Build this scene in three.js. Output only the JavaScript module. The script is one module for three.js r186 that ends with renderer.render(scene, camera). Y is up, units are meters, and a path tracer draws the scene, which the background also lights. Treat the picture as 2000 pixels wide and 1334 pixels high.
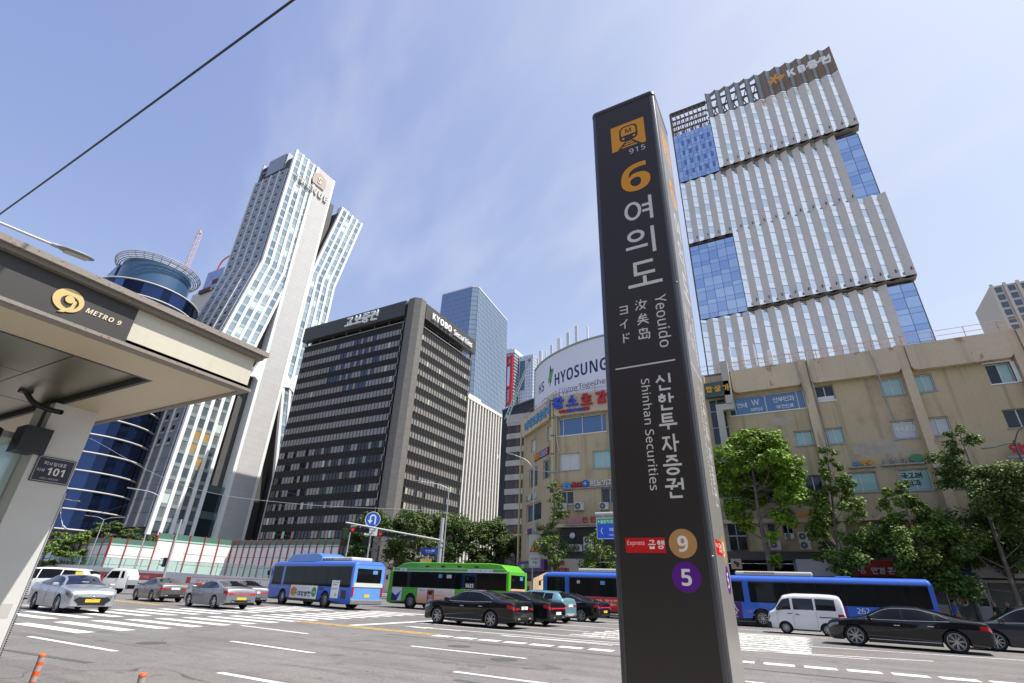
import * as THREE from 'three';
import { mergeGeometries, toCreasedNormals } from 'three/addons/utils/BufferGeometryUtils.js';
import { FontLoader } from 'three/addons/loaders/FontLoader.js';
import { MarchingCubes } from 'three/addons/objects/MarchingCubes.js';
import { TextGeometry } from 'three/addons/geometries/TextGeometry.js';

// ---------- camera, sky, sun, exposure ----------
const scene = new THREE.Scene();
const camera = new THREE.PerspectiveCamera(68.42, 1024 / 683, 0.1, 4000);
{
  const D = Math.PI / 180, pitch = 26.348 * D, roll = 2.258 * D, yaw = 29.528 * D;
  const Fh = new THREE.Vector3(-Math.sin(yaw), 0, -Math.cos(yaw)), Rr = new THREE.Vector3(Math.cos(yaw), 0, -Math.sin(yaw)), U = new THREE.Vector3(0, 1, 0);
  const F = Fh.clone().multiplyScalar(Math.cos(pitch)).addScaledVector(U, Math.sin(pitch)), V = Fh.clone().multiplyScalar(-Math.sin(pitch)).addScaledVector(U, Math.cos(pitch));
  const X = Rr.clone().multiplyScalar(Math.cos(roll)).addScaledVector(V, Math.sin(roll)), Y = Rr.clone().multiplyScalar(-Math.sin(roll)).addScaledVector(V, Math.cos(roll));
  camera.position.set(0, 1.47, 0);
  camera.quaternion.setFromRotationMatrix(new THREE.Matrix4().makeBasis(X, Y, F.clone().negate()));
}
const renderer = new THREE.WebGLRenderer({ antialias: true });
renderer.toneMapping = THREE.LinearToneMapping;
renderer.toneMappingExposure = 1.75;
renderer.shadowMap.enabled = true;
const SUN = new THREE.Vector3(0.455, 0.875, -0.165).normalize();

// seeded generator and tileable value noise
function rng(seed) { let s = seed | 0; return () => { s = (s + 0x6d2b79f5) | 0; let t = Math.imul(s ^ (s >>> 15), 1 | s); t = (t + Math.imul(t ^ (t >>> 7), 61 | t)) ^ t; return ((t ^ (t >>> 14)) >>> 0) / 4294967296; }; }
const R0 = rng(7);
function hash2(x, y, s) { let h = Math.imul(x, 374761393) + Math.imul(y, 668265263) + Math.imul(s, 1442695041); h = Math.imul(h ^ (h >>> 13), 1274126177); return ((h ^ (h >>> 16)) >>> 0) / 4294967296; }
function vnoise(x, y, px, py, s) {
  const xi = Math.floor(x), yi = Math.floor(y); let fx = x - xi, fy = y - yi; fx = fx * fx * (3 - 2 * fx); fy = fy * fy * (3 - 2 * fy);
  const x0 = ((xi % px) + px) % px, x1 = (x0 + 1) % px, y0 = ((yi % py) + py) % py, y1 = (y0 + 1) % py;
  const a = hash2(x0, y0, s), b = hash2(x1, y0, s), c = hash2(x0, y1, s), d = hash2(x1, y1, s);
  return a + (b - a) * fx + (c - a) * fy + (a - b - c + d) * fx * fy;
}
function fbm(u, v, fx, fy, oct, s) { let a = 0, w = 0.5, t = 0; for (let i = 0; i < oct; i++) { a += w * vnoise(u * fx, v * fy, fx, fy, s + i); t += w; w *= 0.55; fx *= 2; fy *= 2; } return a / t; }

// sky: clear summer air, whiter and brighter towards the sun and the horizon, thin cirrus
{
  const w = 1024, h = 512, data = new Float32Array(w * h * 4);
  for (let j = 0; j < h; j++) for (let i = 0; i < w; i++) {
    const el = ((j + 0.5) / h - 0.5) * Math.PI, az = ((i + 0.5) / w - 0.5) * 2 * Math.PI;
    const dx = Math.cos(el) * Math.cos(az), dy = Math.sin(el), dz = Math.cos(el) * Math.sin(az);
    const cg = Math.max(-1, Math.min(1, dx * SUN.x + dy * SUN.y + dz * SUN.z)), g = Math.acos(cg);
    const a = Math.exp(-g / 0.8), hz = Math.exp(-1.5 * Math.max(dy, 0));    // forward scattering; whitening near the horizon
    let r = Math.max(0.2, -0.341 + 1.373 * a + 0.988 * hz), gg = Math.max(0.3, -0.292 + 1.388 * a + 1.11 * hz), b = Math.max(0.6, 0.195 + 1.007 * a + 0.871 * hz);
    if (dy > 0.02) {                                                 // cirrus on a flat layer
      const k = 1 / (dy + 0.12), cx = dx * k, cz = dz * k;
      let n = 0, am = 0.5, f = 1;
      const q = cx * 0.85 + cz * 0.5, p = -cx * 0.5 + cz * 0.85;
      for (let o = 0; o < 6; o++) { n += am * vnoise(q * f * 1.1 + 63.4, p * f * (o < 2 ? 1.5 : 3.4) + 11.2, 4096, 4096, 31 + o); am *= 0.55; f *= 2; }
      const m = Math.min(1, Math.max(0, (n - 0.54) / 0.26));
      const c = 0.3 * m * m * (3 - 2 * m) * Math.min(1, dy * 5);
      r += Math.max(0, 0.8 - r) * c; gg += Math.max(0, 0.83 - gg) * c; b += Math.max(0, 0.96 - b) * c;
    }
    const o = (j * w + i) * 4; data[o] = r / 1.75; data[o + 1] = gg / 1.75; data[o + 2] = b / 1.75; data[o + 3] = 1;
  }
  const t = new THREE.DataTexture(data, w, h, THREE.RGBAFormat, THREE.FloatType);
  t.mapping = THREE.EquirectangularReflectionMapping; t.magFilter = THREE.LinearFilter; t.minFilter = THREE.LinearFilter; t.needsUpdate = true;
  scene.background = t; scene.environment = t;
}
{
  const sun = new THREE.DirectionalLight(new THREE.Color(1, 0.95, 0.87), 4.4);
  sun.position.copy(SUN).multiplyScalar(400).add(new THREE.Vector3(-60, 0, -60)); sun.target.position.set(-60, 0, -60);
  sun.castShadow = true; const c = sun.shadow.camera; c.left = c.bottom = -260; c.right = c.top = 260; c.near = 1; c.far = 1200; sun.shadow.mapSize.set(4096, 4096); sun.shadow.bias = -0.0005;
  scene.add(sun); scene.add(sun.target);
}

// ---------- helpers ----------
const V3 = (x, y, z) => new THREE.Vector3(x, y, z);
const used = new Map();
function numbered(n) { const k = used.get(n) || 0; used.set(n, k + 1); return k ? n + '_' + String(k).padStart(3, '0') : n; }
function tag(o, label, category, group, kind) { if (label) o.userData.label = label; if (category) o.userData.category = category; if (group) o.userData.group = group; if (kind) o.userData.kind = kind; return o; }
function thing(name, label, category, pos, turn, group) { const o = new THREE.Group(); o.name = numbered(name); scene.add(o); if (pos) o.position.set(...pos); if (turn) o.rotation.y = turn; return tag(o, label, category, group); }
function boxUV(g) {                                                   // uv in metres from the dominant axis of each face
  const p = g.attributes.position, n = g.attributes.normal, uv = new Float32Array(p.count * 2);
  for (let i = 0; i < p.count; i++) {
    const ax = Math.abs(n.getX(i)), ay = Math.abs(n.getY(i)), az = Math.abs(n.getZ(i));
    if (ay >= ax && ay >= az) { uv[2 * i] = p.getX(i); uv[2 * i + 1] = p.getZ(i); } else if (ax >= az) { uv[2 * i] = p.getZ(i); uv[2 * i + 1] = p.getY(i); } else { uv[2 * i] = p.getX(i); uv[2 * i + 1] = p.getY(i); }
  }
  g.setAttribute('uv', new THREE.BufferAttribute(uv, 2)); return g;
}
function flat(g) { const q = g.index ? g.toNonIndexed() : g; for (const k of Object.keys(q.attributes)) if (!['position', 'normal', 'uv'].includes(k)) q.deleteAttribute(k); return q; }
function obj(name, geos, mat, parent, keepUV) {
  const list = (Array.isArray(geos) ? geos : [geos]).map(flat);
  let g = list.length > 1 ? mergeGeometries(list) : list[0];
  if (mat.userData.box && !keepUV) g = boxUV(g);
  const m = new THREE.Mesh(g, mat); m.castShadow = m.receiveShadow = true;
  m.name = parent ? name : numbered(name); (parent || scene).add(m); return m;
}
const one = (name, geos, mat, label, category, group) => tag(obj(name, geos, mat), label, category, group);
const struct = (name, geos, mat) => tag(obj(name, geos, mat), null, null, null, 'structure');
function bx(x0, x1, y0, y1, z0, z1) { const g = new THREE.BoxGeometry(Math.abs(x1 - x0), Math.abs(y1 - y0), Math.abs(z1 - z0)); g.translate((x0 + x1) / 2, (y0 + y1) / 2, (z0 + z1) / 2); return g; }
function geo(pos, uv) { const g = new THREE.BufferGeometry(); g.setAttribute('position', new THREE.Float32BufferAttribute(pos, 3)); if (uv) g.setAttribute('uv', new THREE.Float32BufferAttribute(uv, 2)); else g.setAttribute('uv', new THREE.Float32BufferAttribute(new Float32Array(pos.length / 3 * 2), 2)); g.computeVertexNormals(); return g; }
// convex polygon (corners as [x,y,z]) made a plate of the given thickness vector d (from the outer face inwards)
function slab(pts, d) {
  const pos = [], uv = [], n = pts.length, q = pts.map((p) => [p[0] + d[0], p[1] + d[1], p[2] + d[2]]);
  const a = V3(...pts[0]), nn = V3(...pts[1]).sub(a).cross(V3(...pts[2]).sub(a)), out = nn.dot(V3(...d)) > 0;
  const A = out ? pts.slice().reverse() : pts, B = out ? q.slice().reverse() : q;
  const tri = (u, v, w) => pos.push(...u, ...v, ...w);
  for (let i = 1; i < n - 1; i++) { tri(A[0], A[i], A[i + 1]); tri(B[0], B[i + 1], B[i]); }
  for (let i = 0; i < n; i++) { const j = (i + 1) % n; tri(A[i], B[i], B[j]); tri(A[i], B[j], A[j]); }
  return geo(pos);
}
// any outline in a plane: outline [[a,b],...], placed by f(a,b) -> [x,y,z]; extruded by vector d
function plate(outline, f, d, holes) {
  const sh = new THREE.Shape(outline.map((p) => new THREE.Vector2(...p))); for (const h of holes || []) sh.holes.push(new THREE.Path(h.map((p) => new THREE.Vector2(...p))));
  const { shape, holes: hh } = sh.extractPoints(1), tris = THREE.ShapeUtils.triangulateShape(shape, hh), all = [shape, ...hh].flat(), pos = [];
  const P = all.map((p) => f(p.x, p.y)), Q = P.map((p) => [p[0] + d[0], p[1] + d[1], p[2] + d[2]]);
  const e1 = V3(...f(1, 0)).sub(V3(...f(0, 0))), e2 = V3(...f(0, 1)).sub(V3(...f(0, 0))), flip = e1.cross(e2).dot(V3(...d)) > 0;
  const tri = (u, v, w) => flip ? pos.push(...u, ...w, ...v) : pos.push(...u, ...v, ...w);
  for (const [i, j, k] of tris) { tri(P[i], P[j], P[k]); tri(Q[i], Q[k], Q[j]); }
  let o = 0; for (const ring of [shape, ...hh]) { const n = ring.length; for (let i = 0; i < n; i++) { const a = o + i, b = o + (i + 1) % n; tri(P[a], Q[a], Q[b]); tri(P[a], Q[b], P[b]); } o += n; }
  return geo(pos);
}
function rod(p, q, r0, r1 = r0, n = 8) { const a = V3(...p), b = V3(...q), L = a.distanceTo(b), g = new THREE.CylinderGeometry(r1, r0, L, n); g.translate(0, L / 2, 0); g.applyQuaternion(new THREE.Quaternion().setFromUnitVectors(V3(0, 1, 0), b.sub(a).normalize())); g.translate(...p); return g; }
function beam(p, q, w, h) { const a = V3(...p), b = V3(...q), L = a.distanceTo(b), g = new THREE.BoxGeometry(w, h, L); g.translate(0, 0, L / 2); g.applyMatrix4(new THREE.Matrix4().lookAt(b, a, V3(0, 1, 0))); g.translate(...p); return g; }
function tube(pts, r, n = 6, seg) { return new THREE.TubeGeometry(new THREE.CatmullRomCurve3(pts.map((p) => V3(...p))), seg || pts.length * 6, r, n, false); }
function lathe(pts, n = 20) { return new THREE.LatheGeometry(pts.map((p) => new THREE.Vector2(...p)), n); }
function turned(g, rx, ry, rz, x, y, z) { if (rx) g.rotateX(rx); if (ry) g.rotateY(ry); if (rz) g.rotateZ(rz); g.translate(x || 0, y || 0, z || 0); return g; }
function rbox(w, h, d, r, s = 2) { // box with rounded edges in the profile facing z
  const sh = new THREE.Shape(), x = w / 2 - r, y = h / 2 - r; sh.absarc(x, y, r, 0, Math.PI / 2); sh.absarc(-x, y, r, Math.PI / 2, Math.PI); sh.absarc(-x, -y, r, Math.PI, 1.5 * Math.PI); sh.absarc(x, -y, r, 1.5 * Math.PI, 2 * Math.PI);
  const b = Math.min(r, d / 3), g = new THREE.ExtrudeGeometry(sh, { depth: d - 2 * b, bevelEnabled: true, bevelSize: b * 0.8, bevelOffset: -b * 0.8, bevelThickness: b, bevelSegments: s, curveSegments: 4 }); g.translate(0, 0, -d / 2 + b); return flat(g);
}
// many alike pieces of one thing: the first 300 as parts, the rest one part of kind stuff
function pieces(parent, name, list, mats, restName) {
  const rest = new Map();
  list.forEach((p, i) => { const m = Array.isArray(mats) ? mats[p.m ?? (i * 7 + (i >> 3)) % mats.length] : mats; if (i < 300) obj(name, p.g || p, m, parent); else { if (!rest.has(m)) rest.set(m, []); rest.get(m).push(p.g || p); } });
  for (const [m, gs] of rest) tag(obj(restName || name + '_field', gs, m, parent), null, null, null, 'stuff');
}
const lin = (r, g, b) => new THREE.Color().setRGB(r, g, b);
function mat(c, rough = 0.7, metal = 0, extra = {}) { return new THREE.MeshPhysicalMaterial({ color: Array.isArray(c) ? lin(...c) : new THREE.Color(c), roughness: rough, metalness: metal, ...extra }); }
function canvas(w, h, draw) { const c = document.createElement('canvas'); c.width = w; c.height = h; const x = c.getContext('2d'); draw(x, w, h); const t = new THREE.CanvasTexture(c); t.colorSpace = THREE.SRGBColorSpace; t.magFilter = THREE.LinearFilter; t.anisotropy = 8; return t; }
// grain texture: fn(u,v) -> [r,g,b] linear 0..1 (colour) or a number (bump)
function grain(n, fn, size, color = true) {
  const d = new Uint8Array(n * n * 4), enc = (v) => { v = Math.min(1, Math.max(0, v)); return 255 * (v <= 0.0031308 ? v * 12.92 : 1.055 * Math.pow(v, 1 / 2.4) - 0.055); };
  for (let j = 0; j < n; j++) for (let i = 0; i < n; i++) { const c = fn(i / n, j / n), o = (j * n + i) * 4; if (color) { d[o] = enc(c[0]); d[o + 1] = enc(c[1]); d[o + 2] = enc(c[2]); } else d[o] = d[o + 1] = d[o + 2] = 255 * Math.min(1, Math.max(0, c)); d[o + 3] = 255; }
  const t = new THREE.DataTexture(d, n, n, THREE.RGBAFormat); t.wrapS = t.wrapT = THREE.RepeatWrapping; t.magFilter = THREE.LinearFilter; if (color) t.colorSpace = THREE.SRGBColorSpace; t.repeat.set(1 / size, 1 / size); t.needsUpdate = true; return t;
}
function textured(fn, n, size, rough, bump, bumpFn, extra = {}) { const m = new THREE.MeshStandardMaterial({ roughness: rough, map: grain(n, fn, size), ...extra }); if (bump) { m.bumpMap = grain(n, bumpFn, size, false); m.bumpScale = bump; } m.userData.box = true; return m; }
const mix = (a, b, t) => [a[0] + (b[0] - a[0]) * t, a[1] + (b[1] - a[1]) * t, a[2] + (b[2] - a[2]) * t];
const st = (a, b, x) => { x = Math.min(1, Math.max(0, (x - a) / (b - a))); return x * x * (3 - 2 * x); };
// ---------- lettering: Hangul, kana and hanja strokes ----------
const LJ = 'ㄱㄲㄴㄷㄸㄹㅁㅂㅃㅅㅆㅇㅈㅉㅊㅋㅌㅍㅎ', VJ = 'ㅏㅐㅑㅒㅓㅔㅕㅖㅗㅘㅙㅚㅛㅜㅝㅞㅟㅠㅡㅢㅣ', TJ = ' ㄱㄲ_ㄴ__ㄷㄹ_______ㅁㅂ_ㅅㅆㅇㅈㅊㅋㅌㅍㅎ';
const circ = (cx, cy, rx, ry) => Array.from({ length: 19 }, (_, i) => [cx + rx * Math.sin(i * Math.PI / 9), cy - ry * Math.cos(i * Math.PI / 9)]);
const CONS = {
  'ㄱ': [[[0.04, 0.08], [0.9, 0.08], [0.84, 0.5], [0.6, 1]]], 'ㄴ': [[[0.1, 0], [0.1, 0.9], [1, 0.9]]], 'ㄷ': [[[0.95, 0.08], [0.1, 0.08], [0.1, 0.92], [1, 0.92]]],
  'ㄹ': [[[0.08, 0.05], [0.92, 0.05], [0.92, 0.48], [0.1, 0.48], [0.1, 0.95], [1, 0.95]]], 'ㅁ': [[[0.1, 0.06], [0.9, 0.06], [0.9, 0.94], [0.1, 0.94], [0.1, 0.06]]],
  'ㅂ': [[[0.1, 0], [0.1, 0.94], [0.9, 0.94], [0.9, 0]], [[0.1, 0.48], [0.9, 0.48]]], 'ㅅ': [[[0.5, 0], [0.45, 0.4], [0.02, 1]], [[0.47, 0.35], [0.98, 1]]], 'ㅇ': [circ(0.5, 0.5, 0.46, 0.46)],
  'ㅈ': [[[0.06, 0.08], [0.94, 0.08]], [[0.52, 0.08], [0.46, 0.5], [0.02, 1]], [[0.47, 0.45], [0.98, 1]]], 'ㅊ': [[[0.35, -0.06], [0.65, -0.06]], [[0.06, 0.2], [0.94, 0.2]], [[0.52, 0.2], [0.46, 0.55], [0.02, 1]], [[0.47, 0.52], [0.98, 1]]],
  'ㅋ': [[[0.04, 0.08], [0.9, 0.08], [0.84, 0.5], [0.6, 1]], [[0.06, 0.48], [0.86, 0.45]]], 'ㅌ': [[[0.95, 0.06], [0.1, 0.06], [0.1, 0.94], [1, 0.94]], [[0.1, 0.5], [0.92, 0.5]]],
  'ㅍ': [[[0.05, 0.08], [0.95, 0.08]], [[0.05, 0.92], [0.95, 0.92]], [[0.32, 0.08], [0.32, 0.92]], [[0.68, 0.08], [0.68, 0.92]]], 'ㅎ': [[[0.35, 0], [0.65, 0]], [[0.08, 0.24], [0.92, 0.24]], circ(0.5, 0.69, 0.3, 0.27)],
};
for (const [d, s] of [['ㄲ', 'ㄱ'], ['ㄸ', 'ㄷ'], ['ㅃ', 'ㅂ'], ['ㅆ', 'ㅅ'], ['ㅉ', 'ㅈ']]) CONS[d] = [0, 0.54].flatMap((o) => CONS[s].map((l) => l.map(([x, y]) => [o + x * 0.46, y])));
// vowels: vertical bars live in a right-hand box, horizontal ones in a box under the initial
const VV = { 'ㅏ': [[0.3, 1], [[0.3, 0.48, 0.95]]], 'ㅑ': [[0.3, 1], [[0.3, 0.35, 0.95], [0.3, 0.6, 0.95]]], 'ㅓ': [[0.75, 1], [[0.0, 0.48, 0.75]]], 'ㅕ': [[0.75, 1], [[0.0, 0.36, 0.75], [0.0, 0.6, 0.75]]], 'ㅣ': [[0.6, 1], []], 'ㅐ': [[0.2, 0.97, 0.8], [[0.2, 0.48, 0.8]]], 'ㅔ': [[0.45, 0.97, 0.92], [[-0.1, 0.48, 0.45]]], 'ㅖ': [[0.45, 0.97, 0.92], [[-0.1, 0.38, 0.45], [-0.1, 0.58, 0.45]]], 'ㅒ': [[0.2, 0.97, 0.8], [[0.2, 0.4, 0.8], [0.2, 0.6, 0.8]]] };
function vertical(v, b) { const X = (x) => b[0] + x * (b[2] - b[0]), Y = (y) => b[1] + y * (b[3] - b[1]), [bars, ticks] = VV[v], out = [[[X(bars[0]), Y(0)], [X(bars[0]), Y(1)]]]; if (bars[2]) out.push([[X(bars[2]), Y(0)], [X(bars[2]), Y(1)]]); for (const [x0, y, x1] of ticks) out.push([[X(x0), Y(y)], [X(x1), Y(y)]]); return out; }
function horizontal(v, b) { const X = (x) => b[0] + x * (b[2] - b[0]), Y = (y) => b[1] + y * (b[3] - b[1]); const s = { 'ㅗ': [0.75, [[0.5, 0, 0.75]]], 'ㅛ': [0.75, [[0.33, 0, 0.75], [0.67, 0, 0.75]]], 'ㅜ': [0.25, [[0.5, 0.25, 1]]], 'ㅠ': [0.25, [[0.33, 0.25, 1], [0.67, 0.25, 1]]], 'ㅡ': [0.5, []] }[v]; return [[[X(0), Y(s[0])], [X(1), Y(s[0])]], ...s[1].map(([x, y0, y1]) => [[X(x), Y(y0)], [X(x), Y(y1)]])]; }
const MIXV = { 'ㅘ': 'ㅗㅏ', 'ㅙ': 'ㅗㅐ', 'ㅚ': 'ㅗㅣ', 'ㅝ': 'ㅜㅓ', 'ㅞ': 'ㅜㅔ', 'ㅟ': 'ㅜㅣ', 'ㅢ': 'ㅡㅣ' };
const EXTRA = {
  '汝': [[[0.12, 0.1], [0.22, 0.2]], [[0.04, 0.36], [0.15, 0.45]], [[0.04, 0.95], [0.25, 0.6]], [[0.5, 0.05], [0.38, 0.55], [0.8, 0.95]], [[0.3, 0.32], [0.98, 0.32]], [[0.85, 0.32], [0.7, 0.68], [0.32, 0.95]]],
  '矣': [[[0.5, 0.02], [0.28, 0.3], [0.75, 0.24]], [[0.66, 0.1], [0.82, 0.3]], [[0.34, 0.34], [0.18, 0.52]], [[0.3, 0.44], [0.85, 0.44]], [[0.08, 0.64], [0.95, 0.64]], [[0.54, 0.44], [0.5, 0.66], [0.1, 0.97]], [[0.54, 0.66], [0.94, 0.97]]],
  '岛': [[[0.48, 0.0], [0.4, 0.1]], [[0.2, 0.42], [0.2, 0.12], [0.78, 0.12], [0.76, 0.32], [0.66, 0.34]], [[0.42, 0.18], [0.52, 0.28]], [[0.2, 0.46], [0.92, 0.46], [0.9, 0.9], [0.78, 0.94]], [[0.12, 0.62], [0.12, 0.86], [0.7, 0.86], [0.7, 0.62]], [[0.4, 0.52], [0.4, 0.86]]],
  'ヨ': [[[0.15, 0.15], [0.85, 0.15], [0.85, 0.92]], [[0.2, 0.5], [0.85, 0.5]], [[0.15, 0.85], [0.85, 0.85]]], 'イ': [[[0.8, 0.08], [0.5, 0.4], [0.1, 0.58]], [[0.54, 0.38], [0.54, 0.96]]], 'ド': [[[0.35, 0.05], [0.35, 0.95]], [[0.35, 0.4], [0.8, 0.6]], [[0.6, 0.1], [0.68, 0.26]], [[0.78, 0.04], [0.86, 0.2]]],
  '生': [[[0.3, 0.05], [0.1, 0.4]], [[0.22, 0.28], [0.88, 0.28]], [[0.54, 0.05], [0.54, 0.95]], [[0.2, 0.6], [0.84, 0.6]], [[0.05, 0.95], [0.96, 0.95]]],
};
// strokes of one character inside the unit square, y down
function strokes(ch) {
  if (EXTRA[ch]) return EXTRA[ch];
  const c = ch.charCodeAt(0) - 0xac00; if (c < 0 || c > 11171) return [];
  const L = LJ[Math.floor(c / 588)], v = VJ[Math.floor(c % 588 / 28)], T = TJ[c % 28], fin = T !== ' ' && T !== '_';
  const put = (k, b) => CONS[k].map((l) => l.map(([x, y]) => [b[0] + x * (b[2] - b[0]), b[1] + y * (b[3] - b[1])])), out = [];
  if (VV[v]) { const y1 = fin ? 0.5 : 0.86; out.push(...put(L, [0.06, fin ? 0.08 : 0.14, 0.56, y1]), ...vertical(v, [0.62, 0.02, 1.0, fin ? 0.6 : 1])); if (fin) out.push(...put(T, [0.2, 0.68, 0.86, 0.99])); }
  else if (MIXV[v]) { const [a, b] = MIXV[v]; out.push(...put(L, [0.1, 0.06, 0.58, fin ? 0.32 : 0.44]), ...horizontal(a, [0.0, fin ? 0.36 : 0.5, 0.68, fin ? 0.6 : 0.86]), ...vertical(b, [0.66, 0.02, 1.0, fin ? 0.62 : 1])); if (fin) out.push(...put(T, [0.2, 0.7, 0.86, 0.99])); }
  else { out.push(...put(L, [0.18, fin ? 0.02 : 0.04, 0.82, fin ? 0.32 : 0.5]), ...horizontal(v, [0.0, fin ? 0.38 : 0.56, 1.0, fin ? 0.62 : 0.94])); if (fin) out.push(...put(T, [0.18, 0.68, 0.82, 0.99])); }
  return out;
}
const isStroke = (ch) => strokes(ch).length > 0;
// flat print: text with its left edge at x and its baseline at y, height of a square character s
function print(x, text, px, py, s, weight = 0.1, color, bold = true, track = 1.02) {
  x.fillStyle = x.strokeStyle = color; x.lineCap = 'butt'; x.lineJoin = 'miter'; let cx = px;
  for (const ch of text) {
    if (isStroke(ch)) { x.lineWidth = s * weight; for (const l of strokes(ch)) { x.beginPath(); l.forEach(([a, b], i) => x[i ? 'lineTo' : 'moveTo'](cx + a * s * 0.92, py - s * 0.88 + b * s * 0.94)); x.stroke(); } cx += s * track; }
    else { x.font = (bold ? 'bold ' : '') + Math.round(s * 1.02) + 'px sans-serif'; x.fillText(ch, cx, py); cx += ch === ' ' ? s * 0.35 : x.measureText(ch).width * track; }
  }
  return cx - px;
}
// raised letters: one geometry for each stroke character, in a unit square scaled by s, facing +z
function raised(ch, s, weight, depth) {
  const gs = []; for (const l of strokes(ch)) for (let i = 1; i < l.length; i++) { const [a, b] = l[i - 1], [c, d] = l[i], L = Math.hypot(c - a, d - b) * s + weight * s * 0.9, g = new THREE.BoxGeometry(L, weight * s, depth); g.rotateZ(-Math.atan2(d - b, c - a)); g.translate((a + c) / 2 * s, (1 - (b + d) / 2) * s, depth / 2 + (i % 2 ? 0 : 0.002) + gs.length * 0.0006); gs.push(g); } return gs;
}
const fontB = await new FontLoader().loadAsync('fonts/droid/droid_sans_bold.typeface.json'), fontR = await new FontLoader().loadAsync('fonts/droid/droid_sans_regular.typeface.json');
function letter(ch, s, weight, depth, bold = true) { if (isStroke(ch)) return { g: raised(ch, s, weight, depth), w: s * 1.05 }; const g = new TextGeometry(ch, { font: bold ? fontB : fontR, size: s * 0.95, depth, curveSegments: 4, bevelEnabled: false }); g.computeBoundingBox(); return { g: [flat(g)], w: ch === ' ' ? s * 0.4 : g.boundingBox.max.x + s * 0.1 }; }
// a sign of raised letters on a wall: each letter a part. colors: one material or a list by letter
function letterSign(name, label, text, s, weight, depth, mats, pos, turn, extra, group, track = 1, bold = true) {
  const t = thing(name, label, 'sign', pos, turn, group); let cx = 0, k = 0;
  for (const ch of text) { if (ch !== ' ') { const { g, w } = letter(ch, s, weight, depth, bold); g.forEach((q) => q.translate(cx, 0, 0)); obj('letter', g, Array.isArray(mats) ? mats[k % mats.length] : mats, t); cx += w * track; } else cx += s * 0.5; k++; }
  if (extra) extra(t, cx); return t;
}
// ---------- materials shared by the setting ----------
const asphalt = textured((u, v) => {
  const g = fbm(u, v, 700, 700, 2, 3), m = fbm(u, v, 40, 40, 4, 5), c = fbm(u, v, 5, 9, 4, 8), streak = fbm(u, v, 3, 64, 3, 12);
  let a = 0.145 * (0.72 + 0.5 * g) * (0.86 + 0.28 * m) * (0.8 + 0.4 * c); if (streak > 0.55) a *= 1 - 0.9 * (streak - 0.55); if (g > 0.83) a *= 1.25;
  const crack = Math.abs(fbm(u, v, 7, 7, 5, 77) - 0.5); if (crack < 0.002) a *= 0.75; const seam = Math.abs(fbm(u, v, 2, 5, 4, 78) - 0.47); if (seam < 0.0016) a *= 0.55; const spot = fbm(u, v, 30, 30, 4, 79); if (spot > 0.74) a *= 0.74;
  return [a * 1.06, a * 0.985, a * 0.945];
}, 2048, 18, 0.93, 0.006, (u, v) => fbm(u, v, 700, 700, 2, 3) * 0.8 + fbm(u, v, 40, 40, 3, 5) * 0.2);
const paintWhite = textured((u, v) => { const w = fbm(u, v, 60, 60, 4, 21), s = fbm(u, v, 300, 300, 2, 4); let a = 0.66 * (0.9 + 0.15 * s); if (w > 0.66) a = 0.36 + 0.2 * s; return [a, a * 0.985, a * 0.95]; }, 512, 5, 0.8, 0.003, (u, v) => fbm(u, v, 300, 300, 2, 4));
const paintYellow = textured((u, v) => { const w = fbm(u, v, 60, 60, 4, 22); const k = w > 0.64 ? 0.5 : 1; return [0.62 * k, 0.36 * k, 0.05 * k]; }, 256, 5, 0.8);
const paintWorn = textured((u, v) => { const w = fbm(u, v, 40, 40, 5, 23), l = fbm(u, v, 4, 120, 3, 24); const a = w + l * 0.6 > 0.86 ? 0.2 : 0.58; return [a, a * 0.985, a * 0.95]; }, 512, 5, 0.85);
const paving = textured((u, v) => { const i = Math.floor(u * 20), j = Math.floor(v * 20), fu = u * 20 - i, fv = v * 20 - j; let a = 0.26 * (0.85 + 0.3 * hash2(i, j, 5)) * (0.85 + 0.3 * fbm(u, v, 200, 200, 2, 9)); if (fu < 0.04 || fv < 0.04) a *= 0.5; return [a * 1.05, a, a * 0.93]; }, 1024, 8, 0.9, 0.004, (u, v) => fbm(u, v, 200, 200, 2, 9));
const kerbMat = textured((u, v) => { const a = 0.34 * (0.8 + 0.4 * fbm(u, v, 120, 120, 3, 2)); return [a, a * 0.98, a * 0.95]; }, 256, 2, 0.9);
const soilMat = textured((u, v) => { const a = 0.15 * (0.7 + 0.6 * fbm(u, v, 90, 90, 4, 6)); return [a, a * 0.95, a * 0.88]; }, 256, 6, 0.95);

// ---------- ground, roads, pavements ----------
function sheet(x0, x1, z0, z1, y) { const g = new THREE.PlaneGeometry(x1 - x0, z1 - z0); g.rotateX(-Math.PI / 2); g.translate((x0 + x1) / 2, y, (z0 + z1) / 2); return g; }
function polySheet(pts, y) { const pos = [], tris = THREE.ShapeUtils.triangulateShape(pts.map((p) => new THREE.Vector2(p[0], p[1])), []); for (const [a, b, c] of tris) { const P = [pts[a], pts[b], pts[c]], cr = (P[1][0] - P[0][0]) * (P[2][1] - P[0][1]) - (P[1][1] - P[0][1]) * (P[2][0] - P[0][0]); for (const q of cr > 0 ? [P[0], P[2], P[1]] : P) pos.push(q[0], y, q[1]); } return geo(pos); }
struct('ground', sheet(-1800, 1800, -1800, 1800, -0.06), soilMat);
struct('road', [sheet(-600, 400, -41.2, -3.6, 0), sheet(-86, -33, -400, -41.2, 0)], asphalt);
struct('pavement', [bx(-400, 300, -0.05, 0.14, -3.42, 14)], paving);
struct('pavement', plate([[-32.8, 400], [-32.8, 55.5], [-27, 43.6], [-24, 41.4], [300, 41.4], [300, 400]], (a, b) => [a, 0.14, -b], [0, -0.19, 0]), paving);
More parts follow.
